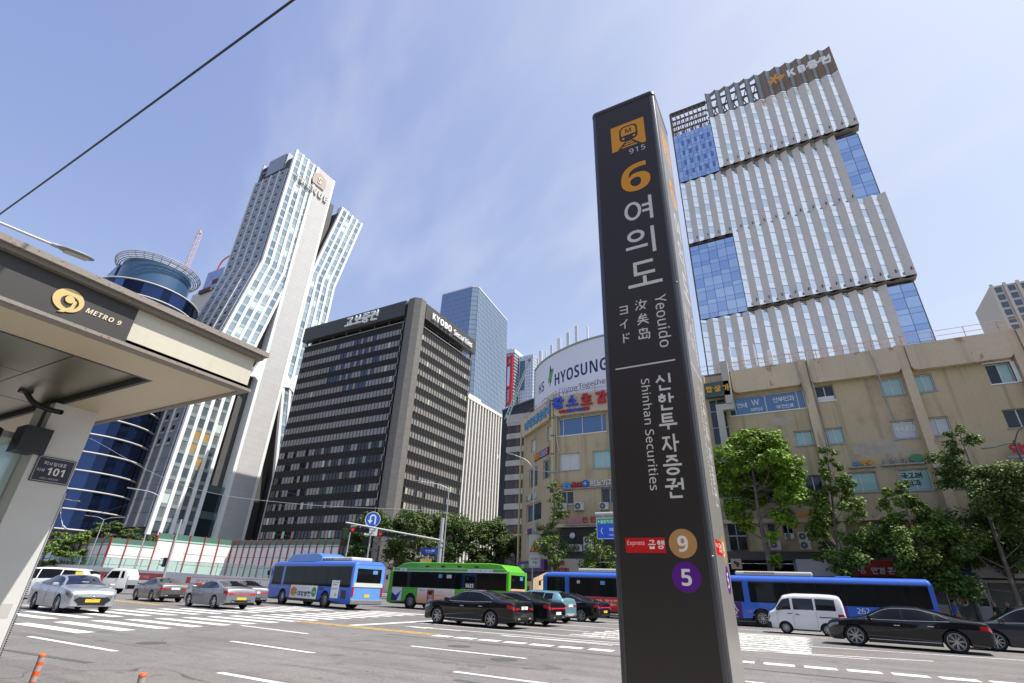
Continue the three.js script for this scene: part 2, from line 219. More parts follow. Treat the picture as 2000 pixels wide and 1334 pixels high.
struct('pavement', plate([[-400, 400], [-86.2, 400], [-86.2, 60], [-92, 52], [-400, 52]], (a, b) => [a, 0.14, -b], [0, -0.19, 0]), paving);
{ // kerb stones of the far pavement as pieces, the near kerb out of frame as one run
  const k = struct('kerb', bx(-400, 300, -0.05, 0.145, -3.6, -3.42), kerbMat); k.name = 'kerb';
  const run = new THREE.Group(); run.name = 'kerb_far'; tag(run, null, null, null, 'structure'); scene.add(run);
  const list = []; for (let i = 0; i < 50; i++) list.push(bx(-23.9 + i * 1.005, -22.91 + i * 1.005, -0.05, 0.145 + 0.004 * R0(), -41.39, -41.2)); pieces(run, 'kerb_stone', list, kerbMat);
}
// painted markings: each line a piece of the road surface, 4 mm up
{
  const marks = new THREE.Group(); marks.name = 'road_markings'; tag(marks, null, null, null, 'structure'); scene.add(marks);
  const Y = 0.004, bar = (name, x0, z0, x1, z1, w, m) => { const dx = x1 - x0, dz = z1 - z0, L = Math.hypot(dx, dz), nx = -dz / L * w / 2, nz = dx / L * w / 2; return obj(name, polySheet([[x0 - nx, z0 - nz], [x1 - nx, z1 - nz], [x1 + nx, z1 + nz], [x0 + nx, z0 + nz]], Y), m, marks); };
  for (let k = 0; k < 19; k++) {                                       // zebra crossing in two columns, skewed
    const z = -7.1 - k * 1.17, s = (z + 7) * 0.14, w = 0.5;
    if (k > 0 && k < 18) obj('crossing_stripe', polySheet([[-22.1 + s, z - w], [-17.9 + s, z - w], [-17.82 + s, z], [-22.02 + s, z]], Y), paintWhite, marks);
    if (k > 1) obj('crossing_stripe', polySheet([[-28.4 + s, z - w - 0.35], [-23.6 + s, z - w - 0.35], [-23.52 + s, z - 0.35], [-28.3 + s, z - 0.35]], Y), paintWhite, marks);
  }
  for (const [z, xs] of [[-6.76, [-9.45, -1.5]], [-9.78, [-6.55, 0.6]], [-12.86, [-10.1, -2.2, 5.6]]]) for (const x of xs) { bar('lane_dash', x, z, x + 3.6, z + 0.05, 0.15, paintWhite); }
  bar('lane_dash', -17.65, -7.08, -13.45, -7.04, 0.15, paintWhite);
  bar('lane_dash', -13.9, -10.06, -10.55, -9.86, 0.15, paintWhite);
  bar('lane_dash', -18.4, -13.55, -14.5, -13.16, 0.15, paintWhite);
  bar('lane_dash', -50, -12.9, -31, -12.86, 0.15, paintWhite);
  for (let k = 0; k < 20; k++) { const x = -11.8 + k * 0.93, z = -16.2 - Math.max(0, x + 8) * 0.085; obj('guide_dash', polySheet([[x - 0.02, z - 0.25], [x + 0.70, z - 0.28], [x + 0.74, z + 0.22], [x + 0.02, z + 0.25]], Y), paintWhite, marks); }
  bar('centre_line', -19.6, -16.78, -12.0, -16.28, 0.15, paintYellow); bar('centre_line', -19.4, -17.08, -11.8, -16.6, 0.15, paintYellow);
  bar('centre_line', -60, -21.3, -33.3, -18.95, 0.15, paintYellow); bar('centre_line', -60, -21.6, -33.5, -19.3, 0.15, paintYellow);
  bar('stop_line', -16.5, -17.1, -17.3, -36, 0.45, paintWhite);
  bar('lane_line', -16.1, -20.95, -8.7, -20.43, 0.14, paintWhite); bar('lane_line', -8.7, -20.43, 1, -20.6, 0.14, paintWhite);
  bar('lane_line', -13.5, -18.83, -6.4, -19.16, 0.14, paintWhite); bar('lane_line', -6.4, -19.16, 2.7, -21.85, 0.14, paintWhite);
  bar('lane_line', -12.8, -23.62, -8.9, -23.4, 0.14, paintWhite); bar('lane_line', -4, -23.9, 12, -26.1, 0.14, paintWhite);
  bar('lane_line', -14, -26.9, -6, -26.75, 0.14, paintWhite); bar('lane_line', -15, -30.2, 0, -30.6, 0.14, paintWhite); bar('lane_line', -15, -33.6, 20, -35.2, 0.14, paintWhite);
  bar('lane_line', -13.5, -37.4, 30, -38.2, 0.14, paintWhite);
  obj('island_edge', [polySheet([[-10.45, -18.3], [-6, -18.62], [-5.9, -18.48], [-10.1, -18.16]], Y), polySheet([[-10.45, -18.3], [-6.1, -18.0], [-6.1, -18.14], [-10.2, -18.42]], Y + 0.002)], paintWhite, marks);
  obj('turn_arrow', [polySheet([[-15.2, -18.75], [-13.9, -19.05], [-13.9, -18.4]], Y), polySheet([[-13.9, -18.82], [-12.4, -18.86], [-12.4, -18.7], [-13.9, -18.64]], Y)], paintWhite, marks);
  for (let k = 0; k < 9; k++) { const z = -20.9 - k * 1.05; obj('worn_stripe', polySheet([[-8.9 + k * 0.1, z - 0.62], [-0.55 - k * 0.05, z - 0.85], [-0.5, z - 0.02], [-8.8 + k * 0.1, z]], Y), paintWorn, marks); }
  const iron = mat([0.09, 0.085, 0.08], 0.75, 0.3);
  for (const [x, z] of [[-9.2, -13.9], [-6.8, -12.2], [-14.6, -8.4], [-23.8, -6.2], [3.2, -14.8]]) obj('manhole_cover', (() => { const g = new THREE.CircleGeometry(0.33, 24); g.rotateX(-Math.PI / 2); g.translate(x, Y, z); return g; })(), iron, marks);
  const tar = textured((u, v) => { const a = 0.085 * (0.75 + 0.5 * fbm(u, v, 160, 160, 3, 61)); return [a, a * 0.99, a * 0.97]; }, 256, 4, 0.95);
  for (const [a, b, c, d] of [[-6, -9.0, 6, -8.2], [-13, -15.2, 2, -15.1], [-21, -5.2, -12, -5.9]]) bar('road_patch', a, b, c, d, 0.16, tar);
}
// ---------- towers ----------
const tone = (c, k) => [c[0] * k, c[1] * k, c[2] * k];
const glassy = (c, rough = 0.06, metal = 0.85, coat = 0) => mat(c, rough, metal, { clearcoat: coat, clearcoatRoughness: 0.04 });
const inZ = (a, b, z) => [a, b, z];
const quadX = (x, z0, z1, y0, y1, t) => slab([[x, y0, z0], [x, y0, z1], [x, y1, z1], [x, y1, z0]], [t, 0, 0]);
const quadZ = (z, x0, x1, y0, y1, t) => slab([[x0, y0, z], [x1, y0, z], [x1, y1, z], [x0, y1, z]], [0, 0, t]);

{ // black office block with two signed parapets
  const t = thing('office_block', 'black bronze office block with octagonal corner column and white letters on its parapet', 'building', [-92, 0, -101]);
  const L = (x, y, z) => [x + 92, y, z + 101];
  const dark = mat([0.02, 0.0185, 0.018], 0.5, 0.0, { specularIntensity: 0.35 }), panel = textured((u, v) => { const a = 0.05 * (0.8 + 0.4 * fbm(u, v, 8, 60, 3, 3)); return [a * 1.04, a, a * 0.96]; }, 256, 6, 0.6), concrete = textured((u, v) => { const a = 0.15 * (0.75 + 0.5 * fbm(u, v, 12, 40, 4, 5)); return [a, a * 0.94, a * 0.88]; }, 512, 8, 0.85);
  const blinds = [[0.225, 0.205, 0.19], [0.25, 0.225, 0.21], [0.21, 0.2, 0.19], [0.235, 0.215, 0.205]].map((c) => mat(c, 0.5, 0, { clearcoat: 0.3, clearcoatRoughness: 0.03 }));
  const lit = mat([0.42, 0.46, 0.33], 0.5, 0, { clearcoat: 0.4, clearcoatRoughness: 0.03 }), bluish = glassy([0.06, 0.075, 0.12], 0.05, 0.5), bare = glassy([0.05, 0.05, 0.052], 0.03, 0.75), paneMats = [...blinds, lit, bluish, bare];
  obj('core', [bx(3 - 49, 0.8 - 4.5, 0, 74, -0.6 - 32, -0.6), bx(-46, -3.6, 74, 79, -32, -1.8)].map((g) => g), dark, t);
  const rows = 19, pl = [], pr = [], sp = [], mull = [], r = rng(11);
  for (let k = 0; k < rows; k++) {
    const y1 = 71.5 - k * 3.83, y0 = y1 - 1.82;
    for (let i = 0; i < 33; i++) { const x1 = -95.6 - i * 1.31, q = r(); let m = (i + k * 3) % 4; if (q > 0.975) m = 4; else if (k < 5 && i > 5 && i < 22 && q > 0.55) m = 5; else if (k > 8 && q > 0.42) m = 6; pl.push({ g: quadZ(-0.42, x1 - 1.2 + 92, x1 + 92, y0, y1, -0.12), m }); }
    for (let i = 0; i < 22; i++) { const z1 = -106.6 - i * 1.27, q = r(); const m = q > 0.965 || (i > 15 && k < 4 && q > 0.8) ? 4 : q > 0.86 && k > 9 ? 6 : (i + k) % 4; pr.push({ g: quadX(-0.42 + 0.02, z1 - 1.16 + 101, z1 + 101, y0, y1, -0.12), m }); }
    sp.push(quadZ(-0.4, -46.7, -3.4, y1, y1 + 2.0, -0.1), quadX(-0.36, -33, -5.4, y1 + 0.001, y1 + 2.0, -0.1));
    mull.push(bx(-0.5, -0.3, y1 - 0.05, y1 + 0.06, -33, -5.4), bx(-0.5, -0.3, y0 - 0.06, y0 + 0.05, -33, -5.4));
  }
  pieces(t, 'window_pane', pl.sort((a, b) => 0), paneMats, 'front_window_panes'); pieces(t, 'window_pane', pr, paneMats, 'side_window_panes');
  const spr = obj('spandrel', sp, dark, t);
  for (let i = 0; i <= 22; i++) mull.push(bx(-0.46, -0.22, 0, 73.7, -5.52 - i * 1.27 - 0.05, -5.52 - i * 1.27 + 0.05));
  obj('mullion', mull, mat([0.1, 0.095, 0.088], 0.5, 0.3), t);
  const mf = []; for (let i = 0; i <= 33; i++) mf.push(bx(-3.55 - i * 1.31 - 0.04, -3.55 - i * 1.31 + 0.04, 0, 73.6, -0.46, -0.31)); obj('mullion', mf, mat([0.035, 0.033, 0.033], 0.5, 0.3), t);
  // corner column, eight-sided with recesses beside it
  const oct = [[-2.6, 0.5], [-1.2, 1.5], [0.9, 1.5], [2.4, 0.1], [2.4, -2.2], [1, -3.8], [-1.2, -3.8], [-2.6, -2.2]];
  obj('corner_column', plate(oct, (a, b) => [a, 0, b - 0.5], [0, 80.6, 0]), concrete, t);
  const notch = []; for (let k = 0; k < rows; k++) { const y = 71 - k * 3.83; notch.push(bx(-3.7, -2.7, y - 1.6, y, -0.9, 0.1), bx(-0.6, 0.3, y - 1.6, y, -5.2, -4.2)); } pieces(t, 'balcony_box', notch, dark);
  for (const [p, q] of [[bx(-47.9, -3.0, 75.5, 80.7, -1.5, 0.6), 'parapet'], [bx(-1.6, 0.7, 76.3, 81.5, -34.0, -5.0), 'parapet']]) obj(q, p, panel, t);
  const posts = []; for (let i = 0; i < 8; i++) posts.push(bx(-46.5 + i * 6.1, -46.1 + i * 6.1, 73.6, 75.6, -0.9, -0.5)); for (let i = 0; i < 5; i++) posts.push(bx(-1.1, -0.7, 73.8, 76.4, -33.5 + i * 6.6, -33.1 + i * 6.6)); obj('roof_post', posts, panel, t);
  obj('edge_rail', [bx(-47, -3.2, 73.5, 73.75, -0.3, -0.1), bx(-0.3, -0.1, 73.75, 74.0, -33.5, -5.2), bx(-3.5, -3.3, 0, 73.6, -0.2, 0)], mat([0.3, 0.28, 0.26], 0.5, 0.4), t);
  const wl = mat([0.82, 0.82, 0.8], 0.5);
  letterSign('parapet_sign', 'white korean letters on the front parapet of the black office block', '교보증권', 3.35, 0.13, 0.5, wl, [-119.6, 76.5, -100.36], 0);
  letterSign('parapet_sign', 'white latin company name on the side parapet of the black office block', 'KYOBO', 2.3, 0.13, 0.5, wl, [-91.25, 77.5, -108.6], Math.PI / 2);
  letterSign('parapet_sign', 'thin white word beside the bold latin name on the black office block', 'Securities', 2.15, 0.13, 0.45, wl, [-91.25, 77.5, -120.6], Math.PI / 2, null, null, 0.88, false);
}

{ // tall white tower with kinked legs
  const t = thing('kinked_tower', 'tall white office tower with kinked striped legs and a grey centre band', 'building', [-162, 0, -91]);
  const f = (z, y) => [0, y, z + 91];
  const white = textured((u, v) => { const a = 0.74 * (0.94 + 0.1 * fbm(u, v, 10, 10, 3, 3)); const jy = Math.abs(v * 8 - Math.round(v * 8)) < 0.015; return jy ? [a * 0.8, a * 0.8, a * 0.8] : [a, a, a * 0.99]; }, 512, 24, 0.6);
  const grey = textured((u, v) => { let a = 0.45 * (0.92 + 0.14 * fbm(u, v, 8, 8, 3, 4)); const su = u * 14, sv = v * 9; if (su - Math.floor(su) < 0.06) a *= 0.86; if (sv - Math.floor(sv) < 0.035) a *= 0.78; return [a * 1.01, a * 0.99, a * 0.98]; }, 512, 18, 0.7);
  const black = mat([0.05, 0.05, 0.052], 0.55), gl = [[0.34, 0.42, 0.46], [0.42, 0.5, 0.53], [0.5, 0.57, 0.58], [0.26, 0.33, 0.38]].map((c) => glassy(c, 0.08, 0.75)), pale = mat([0.5, 0.58, 0.55], 0.35, 0.0, { clearcoat: 0.6 }), gold = mat([0.34, 0.22, 0.08], 0.4, 0, { clearcoat: 0.5 });
  const gm = [...gl, pale, gold];
  const sL = (y) => y > 111 ? 0 : y > 64 ? (111 - y) / 47 * 8.3 : 8.3 + (64 - y) * 0.004;             // how far the left leg steps towards +z
  const sR = (y) => y > 118 ? -(y - 118) * 0.185 : y > 68 ? 0 : -Math.min(6, (68 - y) * 0.19);          // the right one
  // white fins and glass strips of a leg: z offset by s(y), strips from z0 downwards
  function leg(z0, n, s, yTop, yBot, name) {
    const ys = [yBot]; for (const y of [34, 64, 68, 111, 118, yTop]) if (y > yBot && y <= yTop) ys.push(y);
    for (let i = 0; i <= n; i++) { const a = z0 - i * 3.06, gs = []; for (let k = 1; k < ys.length; k++) gs.push(slab([f(a + s(ys[k - 1]), ys[k - 1]), f(a - 1.05 + s(ys[k - 1]), ys[k - 1]), f(a - 1.05 + s(ys[k]), ys[k]), f(a + s(ys[k]), ys[k])], [-1.2, 0, 0])); obj('white_fin', gs, white, t); }
    const panes = [], sills = [], r = rng(name.length + n);
    for (let y = yTop - 3.9; y > yBot - 2; y -= 3.9) for (let i = 0; i < n; i++) {
      const a = z0 - i * 3.06 - 1.06, y1 = Math.min(y + 2.75, yTop), q = r(), lo = Math.max(y, yBot);
      let m = Math.floor(r() * 4); if (q > 0.88) m = 4; if (y < 42 && y > 32 && q > 0.45) m = 5;
      panes.push({ g: slab([f(a + s(lo), lo), f(a - 1.99 + s(lo), lo), f(a - 1.99 + s(y1), y1), f(a + s(y1), y1)].map((p) => [p[0] - 0.35, p[1], p[2]]), [-0.15, 0, 0]), m });
      const y2 = Math.min(y + 3.85, yTop); if (y2 > y1 + 0.1) sills.push(slab([f(a + s(y1), y1), f(a - 1.99 + s(y1), y1), f(a - 1.99 + s(y2), y2), f(a + s(y2), y2)].map((p) => [p[0] - 0.25, p[1], p[2]]), [-0.2, 0, 0]));
    }
    pieces(t, 'window_pane', panes, gm); obj('spandrel', sills, glassy([0.52, 0.6, 0.6], 0.15, 0.6), t);
  }
  leg(-91.2, 4, sL, 169, 12, 'left'); leg(-112.6, 4, sR, 159.5, 12, 'right!');
  // bodies behind the strips
  const body = (z0, z1, s, ys, x0, x1) => { const gs = []; for (let k = 1; k < ys.length; k++) { const [a, b] = [ys[k - 1], ys[k]]; gs.push(slab([[x0, a, z0 + s(a) + 91], [x0, a, z1 + s(a) + 91], [x0, b, z1 + s(b) + 91], [x0, b, z0 + s(b) + 91]], [x1 - x0, 0, 0])); } return gs; };
  obj('leg_body', body(-91.5, -104, sL, [0, 64, 111, 165], -0.55, -22), black, t); obj('leg_body', body(-113, -125, sR, [0, 34, 68, 118, 157], -0.55, -20), black, t);
  obj('core', [bx(-24, -3.5, 0, 160, -27, -8)], mat([0.075, 0.073, 0.07], 0.7), t);
  obj('centre_band', quadX(0.25, -12.6, -20.6, 0, 169, -4), grey, t);
  obj('band_edge', [quadX(0.3, -11.4, -12.55, 0, 169, -3.5), quadX(0.3, -20.65, -21.8, 0, 169, -3.5)], white, t);
  pieces(t, 'brace', [plate([[-96, 72.5], [-99, 66], [-101.5, 73.5], [-103.2, 73.5], [-103.2, 65], [-101, 66.5], [-98.2, 71.5], [-95.6, 64.5], [-95, 66]], f, [-1.5, 0, 0]).translate(0.2, 0, 0), plate([[-111.6, 74], [-115, 70.5], [-118.4, 74], [-118.4, 66], [-115.5, 67.5], [-113, 66.8], [-111.6, 61]], f, [-1.5, 0, 0]).translate(0.2, 0, 0), plate([[-118, 74], [-121, 70.5], [-124.5, 74], [-124.5, 66], [-121.5, 67.5], [-118, 65]], f, [-1.5, 0, 0]).translate(0.2, 0, 0)], white);
  obj('podium', [bx(-20, -1.5, 0, 27, -22, 6)], glassy([0.05, 0.075, 0.085], 0.08, 0.6), t);
  const pb = []; for (const y of [9, 18, 26]) pb.push(bx(-21, -1.2, y, y + 2.2, -22, 4)); obj('podium_band', pb, glassy([0.16, 0.23, 0.23], 0.15, 0.5), t);
  // side facade towards +z: four bays of panels, each with a small double window
  const wall = textured((u, v) => { const a = 0.33 * (0.9 + 0.16 * fbm(u, v, 20, 6, 3, 7)), j = u * 16 - Math.floor(u * 16) < 0.05 ? 0.85 : 1; return [a * 0.9 * j, a * 0.98 * j, a * 1.08 * j]; }, 256, 8, 0.4, 0, null, { metalness: 0.35 }), lightFrame = mat([0.62, 0.62, 0.6], 0.6), windowDark = glassy([0.03, 0.03, 0.035], 0.05, 0.3);
  const panels = [], frames = [], wins = [], g0 = (x, y, o) => [x, y, sL(y) + o];
  for (let k = 0; k < 38; k++) {
    const y0 = 14 + k * 3.9, y1 = y0 + 3.8, top = 160; if (y1 > top) break; const lower = y0 < 34;
    for (let i = 0; i < 4; i++) {
      const a = -1.4 - i * 5.3, b = a - 4.7, o = 0.35;
      panels.push(slab([g0(a, y0, o), g0(b, y0, o), g0(b, y1, o), g0(a, y1, o)], [0, 0, -0.4]));
      frames.push(slab([g0(b, y0, o + 0.35), g0(b - 0.55, y0, o + 0.35), g0(b - 0.55, y1, o + 0.35), g0(b, y1, o + 0.35)], [0, 0, -0.7]));
      if (!lower) { const wa = b + 2.5, wb = wa - 1.3; for (const q of [0, 0.72]) wins.push(slab([g0(wa - q, y0 + 1.2, o + 0.06), g0(wa - q - 0.58, y0 + 1.2, o + 0.06), g0(wa - q - 0.58, y0 + 2.5, o + 0.06), g0(wa - q, y0 + 2.5, o + 0.06)], [0, 0, -0.1])); frames.push(slab([g0(wa + 0.3, y0 + 0.55, o + 0.1), g0(wb - 0.5, y0 + 0.55, o + 0.1), g0(wb - 0.5, y0 + 0.8, o + 0.1), g0(wa + 0.3, y0 + 0.8, o + 0.1)], [0, 0, -0.15])); }
    }
  }
  pieces(t, 'facade_panel', panels, [wall]); pieces(t, 'small_window', wins, windowDark); tag(obj('pier', frames, lightFrame, t), null, null, null, 'stuff');
  obj('roof_frame', [bx(-5.4, -4.9, 160, 169, -8, 0), bx(-17, -5.6, 160, 169, -8, 0.2), bx(-21.5, -20.8, 157, 168.8, -8, 0.3), bx(-21, -5, 163, 163.4, -7, 0.1), bx(-21, -5, 166, 166.4, -7, 0.1)], wall, t);
  obj('roof_unit', [bx(-6, -3, 159, 162.6, -36, -31), bx(-4, -2, 157, 160.4, -41, -38)], lightFrame, t);
  letterSign('tower_sign', 'pale capital letters near the top of the tall white tower', 'TRENUE', 3.2, 0.12, 0.5, mat([0.5, 0.47, 0.43], 0.5), [-161.6, 154.2, -93.6], Math.PI / 2, (s) => {
    const sh = []; for (let i = 0; i < 6; i++) sh.push([0, 0]); obj('emblem_plate', plate([[-0, 0], [6.2, 0], [6.8, 2], [6.2, 5.6], [3.1, 7.2], [0, 5.6], [-0.6, 2]], (a, b) => [a + 8.2, b + 5, 0.3], [0, 0, -0.4]), mat([0.34, 0.28, 0.24], 0.6), s);
    obj('emblem_letter', letter('S', 3.4, 0.1, 0.2).g.map((g) => g.translate(10.1, 6.6, 0.31)), mat([0.6, 0.5, 0.4], 0.5), s);
  }, null, 1.06);
}

{ // pleated tower on the right
  const t = thing('pleated_tower', 'tall beige tower of folded stone and glass strips behind the tan building', 'building', [8.9, 0, -125]);
  const stone = textured((u, v) => { let a = 0.62 * (0.9 + 0.16 * fbm(u, v, 16, 16, 3, 4)); const q = v * 12 - Math.floor(v * 12); if (q < 0.07) a *= 0.88; return [a * 1.04, a * 0.95, a * 0.86]; }, 512, 8, 0.75, 0.02, (u, v) => { const q = v * 12 - Math.floor(v * 12); return q < 0.07 ? 0.2 : 0.8; });
  const gl = [[0.84, 0.87, 0.87], [0.74, 0.8, 0.82], [0.9, 0.91, 0.9], [0.62, 0.7, 0.75]].map((c) => glassy(c, 0.12, 0.8)), blue = [[0.42, 0.55, 0.72], [0.5, 0.62, 0.76], [0.36, 0.48, 0.68]].map((c) => glassy(c, 0.05, 0.9)), dark = mat([0.06, 0.055, 0.05], 0.7), frame = mat([0.12, 0.12, 0.125], 0.5, 0.4), brown = mat([0.24, 0.17, 0.12], 0.6), crownGlass = mat([0.3, 0.33, 0.33], 0.12, 0.1, { transmission: 0.55, thickness: 0 });
  const P = 2.873, X0 = -13.7 - 8.9, A = 0.75;                        // pleat: glass turns towards +x, stone towards -x
  const panes = [], stones = [], soff = [], joints = [];
  function pleats(i0, i1, y0, y1, out) {                               // from pleat i0 to i1, the block stands out by `out`
    for (let i = i0; i < i1; i++) {
      const xa = X0 + i * P, xb = xa + 1.3, xc = xa + P, zf = out + A, zb = out;
      stones.push(slab([[xb, y0, zb], [xc, y0, zf], [xc, y1, zf], [xb, y1, zb]], [0, 0, -0.8]));
      for (let y = y0; y < y1 - 0.3; y += 4.1) {
        const mid = Math.min(y + 1.75, y1), top = Math.min(y + 4.04, y1);
        panes.push({ g: slab([[xa + 0.04, y + 0.05, zf], [xb - 0.02, y + 0.05, zb + 0.02], [xb - 0.02, mid - 0.05, zb + 0.02], [xa + 0.04, mid - 0.05, zf]], [0, 0, -0.15]), y, m: 2 }); if (top > mid + 0.2) panes.push({ g: slab([[xa + 0.04, mid, zf], [xb - 0.02, mid, zb + 0.02], [xb - 0.02, top, zb + 0.02], [xa + 0.04, top, zf]], [0, 0, -0.15]), y, m: Math.floor(hash2(i, Math.round(y), 4) * 4) });
        joints.push(slab([[xa, y - 0.03, zf + 0.03], [xb, y - 0.03, zb + 0.05], [xb, y + 0.06, zb + 0.05], [xa, y + 0.06, zf + 0.03]], [0, 0, -0.2]));
      }
      soff.push(slab([[xa, y0, zf], [xb, y0, zb], [xc, y0, zf], [xc, y0, -0.6], [xa, y0, -0.6]], [0, 0.2, 0]).translate(0, -0.21, 0));
    }
  }
  const nR = 15.72, lowL = 0;
  pleats(4, 16, 114.4, 135.6, 1.3); pleats(0, 14, 91.2, 113.9, 0.5); pleats(4, 16, 67.2, 91.1, 1.2); pleats(0, 14, 0, 66.6, 0.5);
  panes.sort((a, b) => Math.abs(a.y - 78) - Math.abs(b.y - 78)); pieces(t, 'window_pane', panes, gl, 'strip_window_panes'); pieces(t, 'stone_pleat', stones, stone); obj('ledge_soffit', soff, mat([0.2, 0.18, 0.16], 0.7), t); obj('glazing_bar', joints, frame, t);
  // flush curtain walls between the blocks
  function curtain(x0, x1, y0, y1, nx, dy, z) { const l = [], fr = []; const w = (x1 - x0) / nx; for (let y = y0; y < y1 - 0.2; y += dy) for (let i = 0; i < nx; i++) for (const [a, b] of [[0, 0.33], [0.33, 1]]) { const ya = y + a * dy, yb = Math.min(y + b * dy, y1); if (yb - ya > 0.2) l.push(quadZ(z, x0 + i * w + 0.05, x0 + (i + 1) * w - 0.05, ya + 0.04, yb - 0.04, -0.15)); } fr.push(bx(x0, x1, y0, y1, z - 0.4, z - 0.08)); pieces(t, 'curtain_pane', l, blue); obj('curtain_frame', fr, frame, t); }
  curtain(X0, X0 + 4 * P - 0.1, 114.6, 134.2, 9, 4.1, 0.7); curtain(X0, X0 + 4 * P - 0.1, 67, 90.4, 5, 4.1, 0.55); curtain(X0 + 14 * P, X0 + 15.75 * P, 91.2, 113.6, 2, 4.1, 0.3); curtain(X0 + 14 * P, X0 + 15.75 * P, 30, 66.4, 2, 4.1, 0.3);
  const op = []; for (let k = 0; k < 4; k++) for (let i = 0; i < 5; i++) op.push(bx(X0 + 2 + i * 1.95, X0 + 2.85 + i * 1.95, 116.6 + k * 4.1 + 0.2, 118.4 + k * 4.1 + 0.2, 0.6, 0.74)); pieces(t, 'opening_window', op, glassy([0.16, 0.24, 0.42], 0.05, 0.8));
  obj('core', [bx(X0 + 0.2, X0 + 45, 0, 134.8, -30, -0.7)], mat([0.2, 0.19, 0.18], 0.7), t); obj('side_trim', [bx(X0 - 0.35, X0, 40, 145, -30, 0.4), bx(X0 + 45, X0 + 45.5, 30, 113, -30, 0)], frame, t);
  // crown: open folded screen with lattice behind
  const cg = [], cb = [], lat = [], bars = [];
  for (let i = 4; i < 16; i++) { const xa = X0 + i * P, xb = xa + 1.3, xc = xa + P, zf = 1.3 + A, zb = 1.3; cg.push(slab([[xa, 135.8, zf], [xb, 135.8, zb], [xb, 146.4, zb], [xa, 146.4, zf]], [0, 0, -0.08])); (i > 8 || i % 2 ? cb : cg).push(slab([[xb, i > 8 ? 135.8 : 144.8, zb], [xc, i > 8 ? 135.8 : 144.8, zf], [xc, 146.4, zf], [xb, 146.4, zb]], [0, 0, -0.12])); bars.push(bx(xa - 0.12, xa + 0.12, 135.6, 146.5, zf - 0.2, zf + 0.05), bx(xb - 0.08, xb + 0.08, 135.6, 146.5, zb - 0.15, zb + 0.05)); }
  for (let i = 0; i < 12; i++) { const x = X0 + 12 + i * 2.8; lat.push(beam([x, 135.6, -1], [x + 2.8, 146, -1], 0.25, 0.25), beam([x + 2.8, 135.6, -1], [x, 146, -1], 0.25, 0.25), bx(x - 0.2, x + 0.2, 135.5, 146.2, -1.2, -0.8)); }
  for (let i = 0; i < 8; i++) { const x = X0 + 0.2 + i * 1.35; lat.push(bx(x - 0.12, x + 0.12, 134.3, 145, -0.2, 0.3), beam([x, 134.5, -1.5], [x + 1.35, 144.6, -1.5], 0.18, 0.18), beam([x + 1.35, 134.5, -1.5], [x, 144.6, -1.5], 0.18, 0.18)); }
  for (const y of [134.4, 136.8, 139.2, 141.6, 144, 145]) lat.push(bx(X0, X0 + 11, y, y + 0.22, -0.5, 0.1)); for (const y of [138.5, 142, 145.6]) lat.push(bx(X0 + 11, X0 + 45, y, y + 0.3, -1.3, -0.7));
  const backLat = []; for (let i = 0; i < 16; i++) { const x = X0 + i * 2.8; backLat.push(bx(x - 0.3, x + 0.3, 134.8, 145.5, -8.3, -8), beam([x, 135, -8], [x + 2.8, 145, -8], 0.3, 0.3)); }
  pieces(t, 'crown_glass', cg, crownGlass); pieces(t, 'crown_panel', cb, brown); obj('crown_post', bars, frame, t); obj('crown_lattice', lat, mat([0.17, 0.14, 0.11], 0.6), t); obj('crown_lattice', backLat, mat([0.2, 0.19, 0.17], 0.6), t); obj('crown_rim', [bx(X0, X0 + 11.2, 144.9, 145.3, -0.6, 0.4)], frame, t);
  // small lamps on the stone pleats
  const lamps = []; for (const [i0, i1, y, o] of [[4, 16, 116.0, 1.3], [0, 14, 92.4, 0.5], [4, 16, 68.6, 1.2]]) for (let i = i0; i < i1; i++) lamps.push(bx(X0 + i * P + 2.25, X0 + i * P + 2.42, y, y + 0.7, o + 0.5, o + 0.9)); pieces(t, 'facade_lamp', lamps, dark);
  letterSign('tower_sign', 'white company letters on the crown of the pleated tower', 'KB증권', 2.75, 0.14, 0.4, mat([0.8, 0.8, 0.8], 0.5), [19.9, 138.2, -121.4], 0, null, null, 1.08);
  const em = thing('tower_emblem', 'golden star shaped emblem beside the white letters on the tower crown', 'sign', [16.6, 137.6, -121.5]); obj('star', [beam([-1.6, 1.2, 0], [1.6, 2.4, 0], 0.3, 0.45), beam([-1.2, 0.2, 0.1], [1.0, 3.6, 0.1], 0.3, 0.45), beam([-0.6, 3.2, 0.2], [0.4, 0.0, 0.2], 0.3, 0.45), beam([0.8, 1.6, 0.3], [2.8, 2.2, 0.3], 0.3, 0.5), beam([1.2, 0.6, 0.3], [2.9, 2.0, 0.3], 0.3, 0.4)], mat([0.7, 0.33, 0.05], 0.5), em);
}

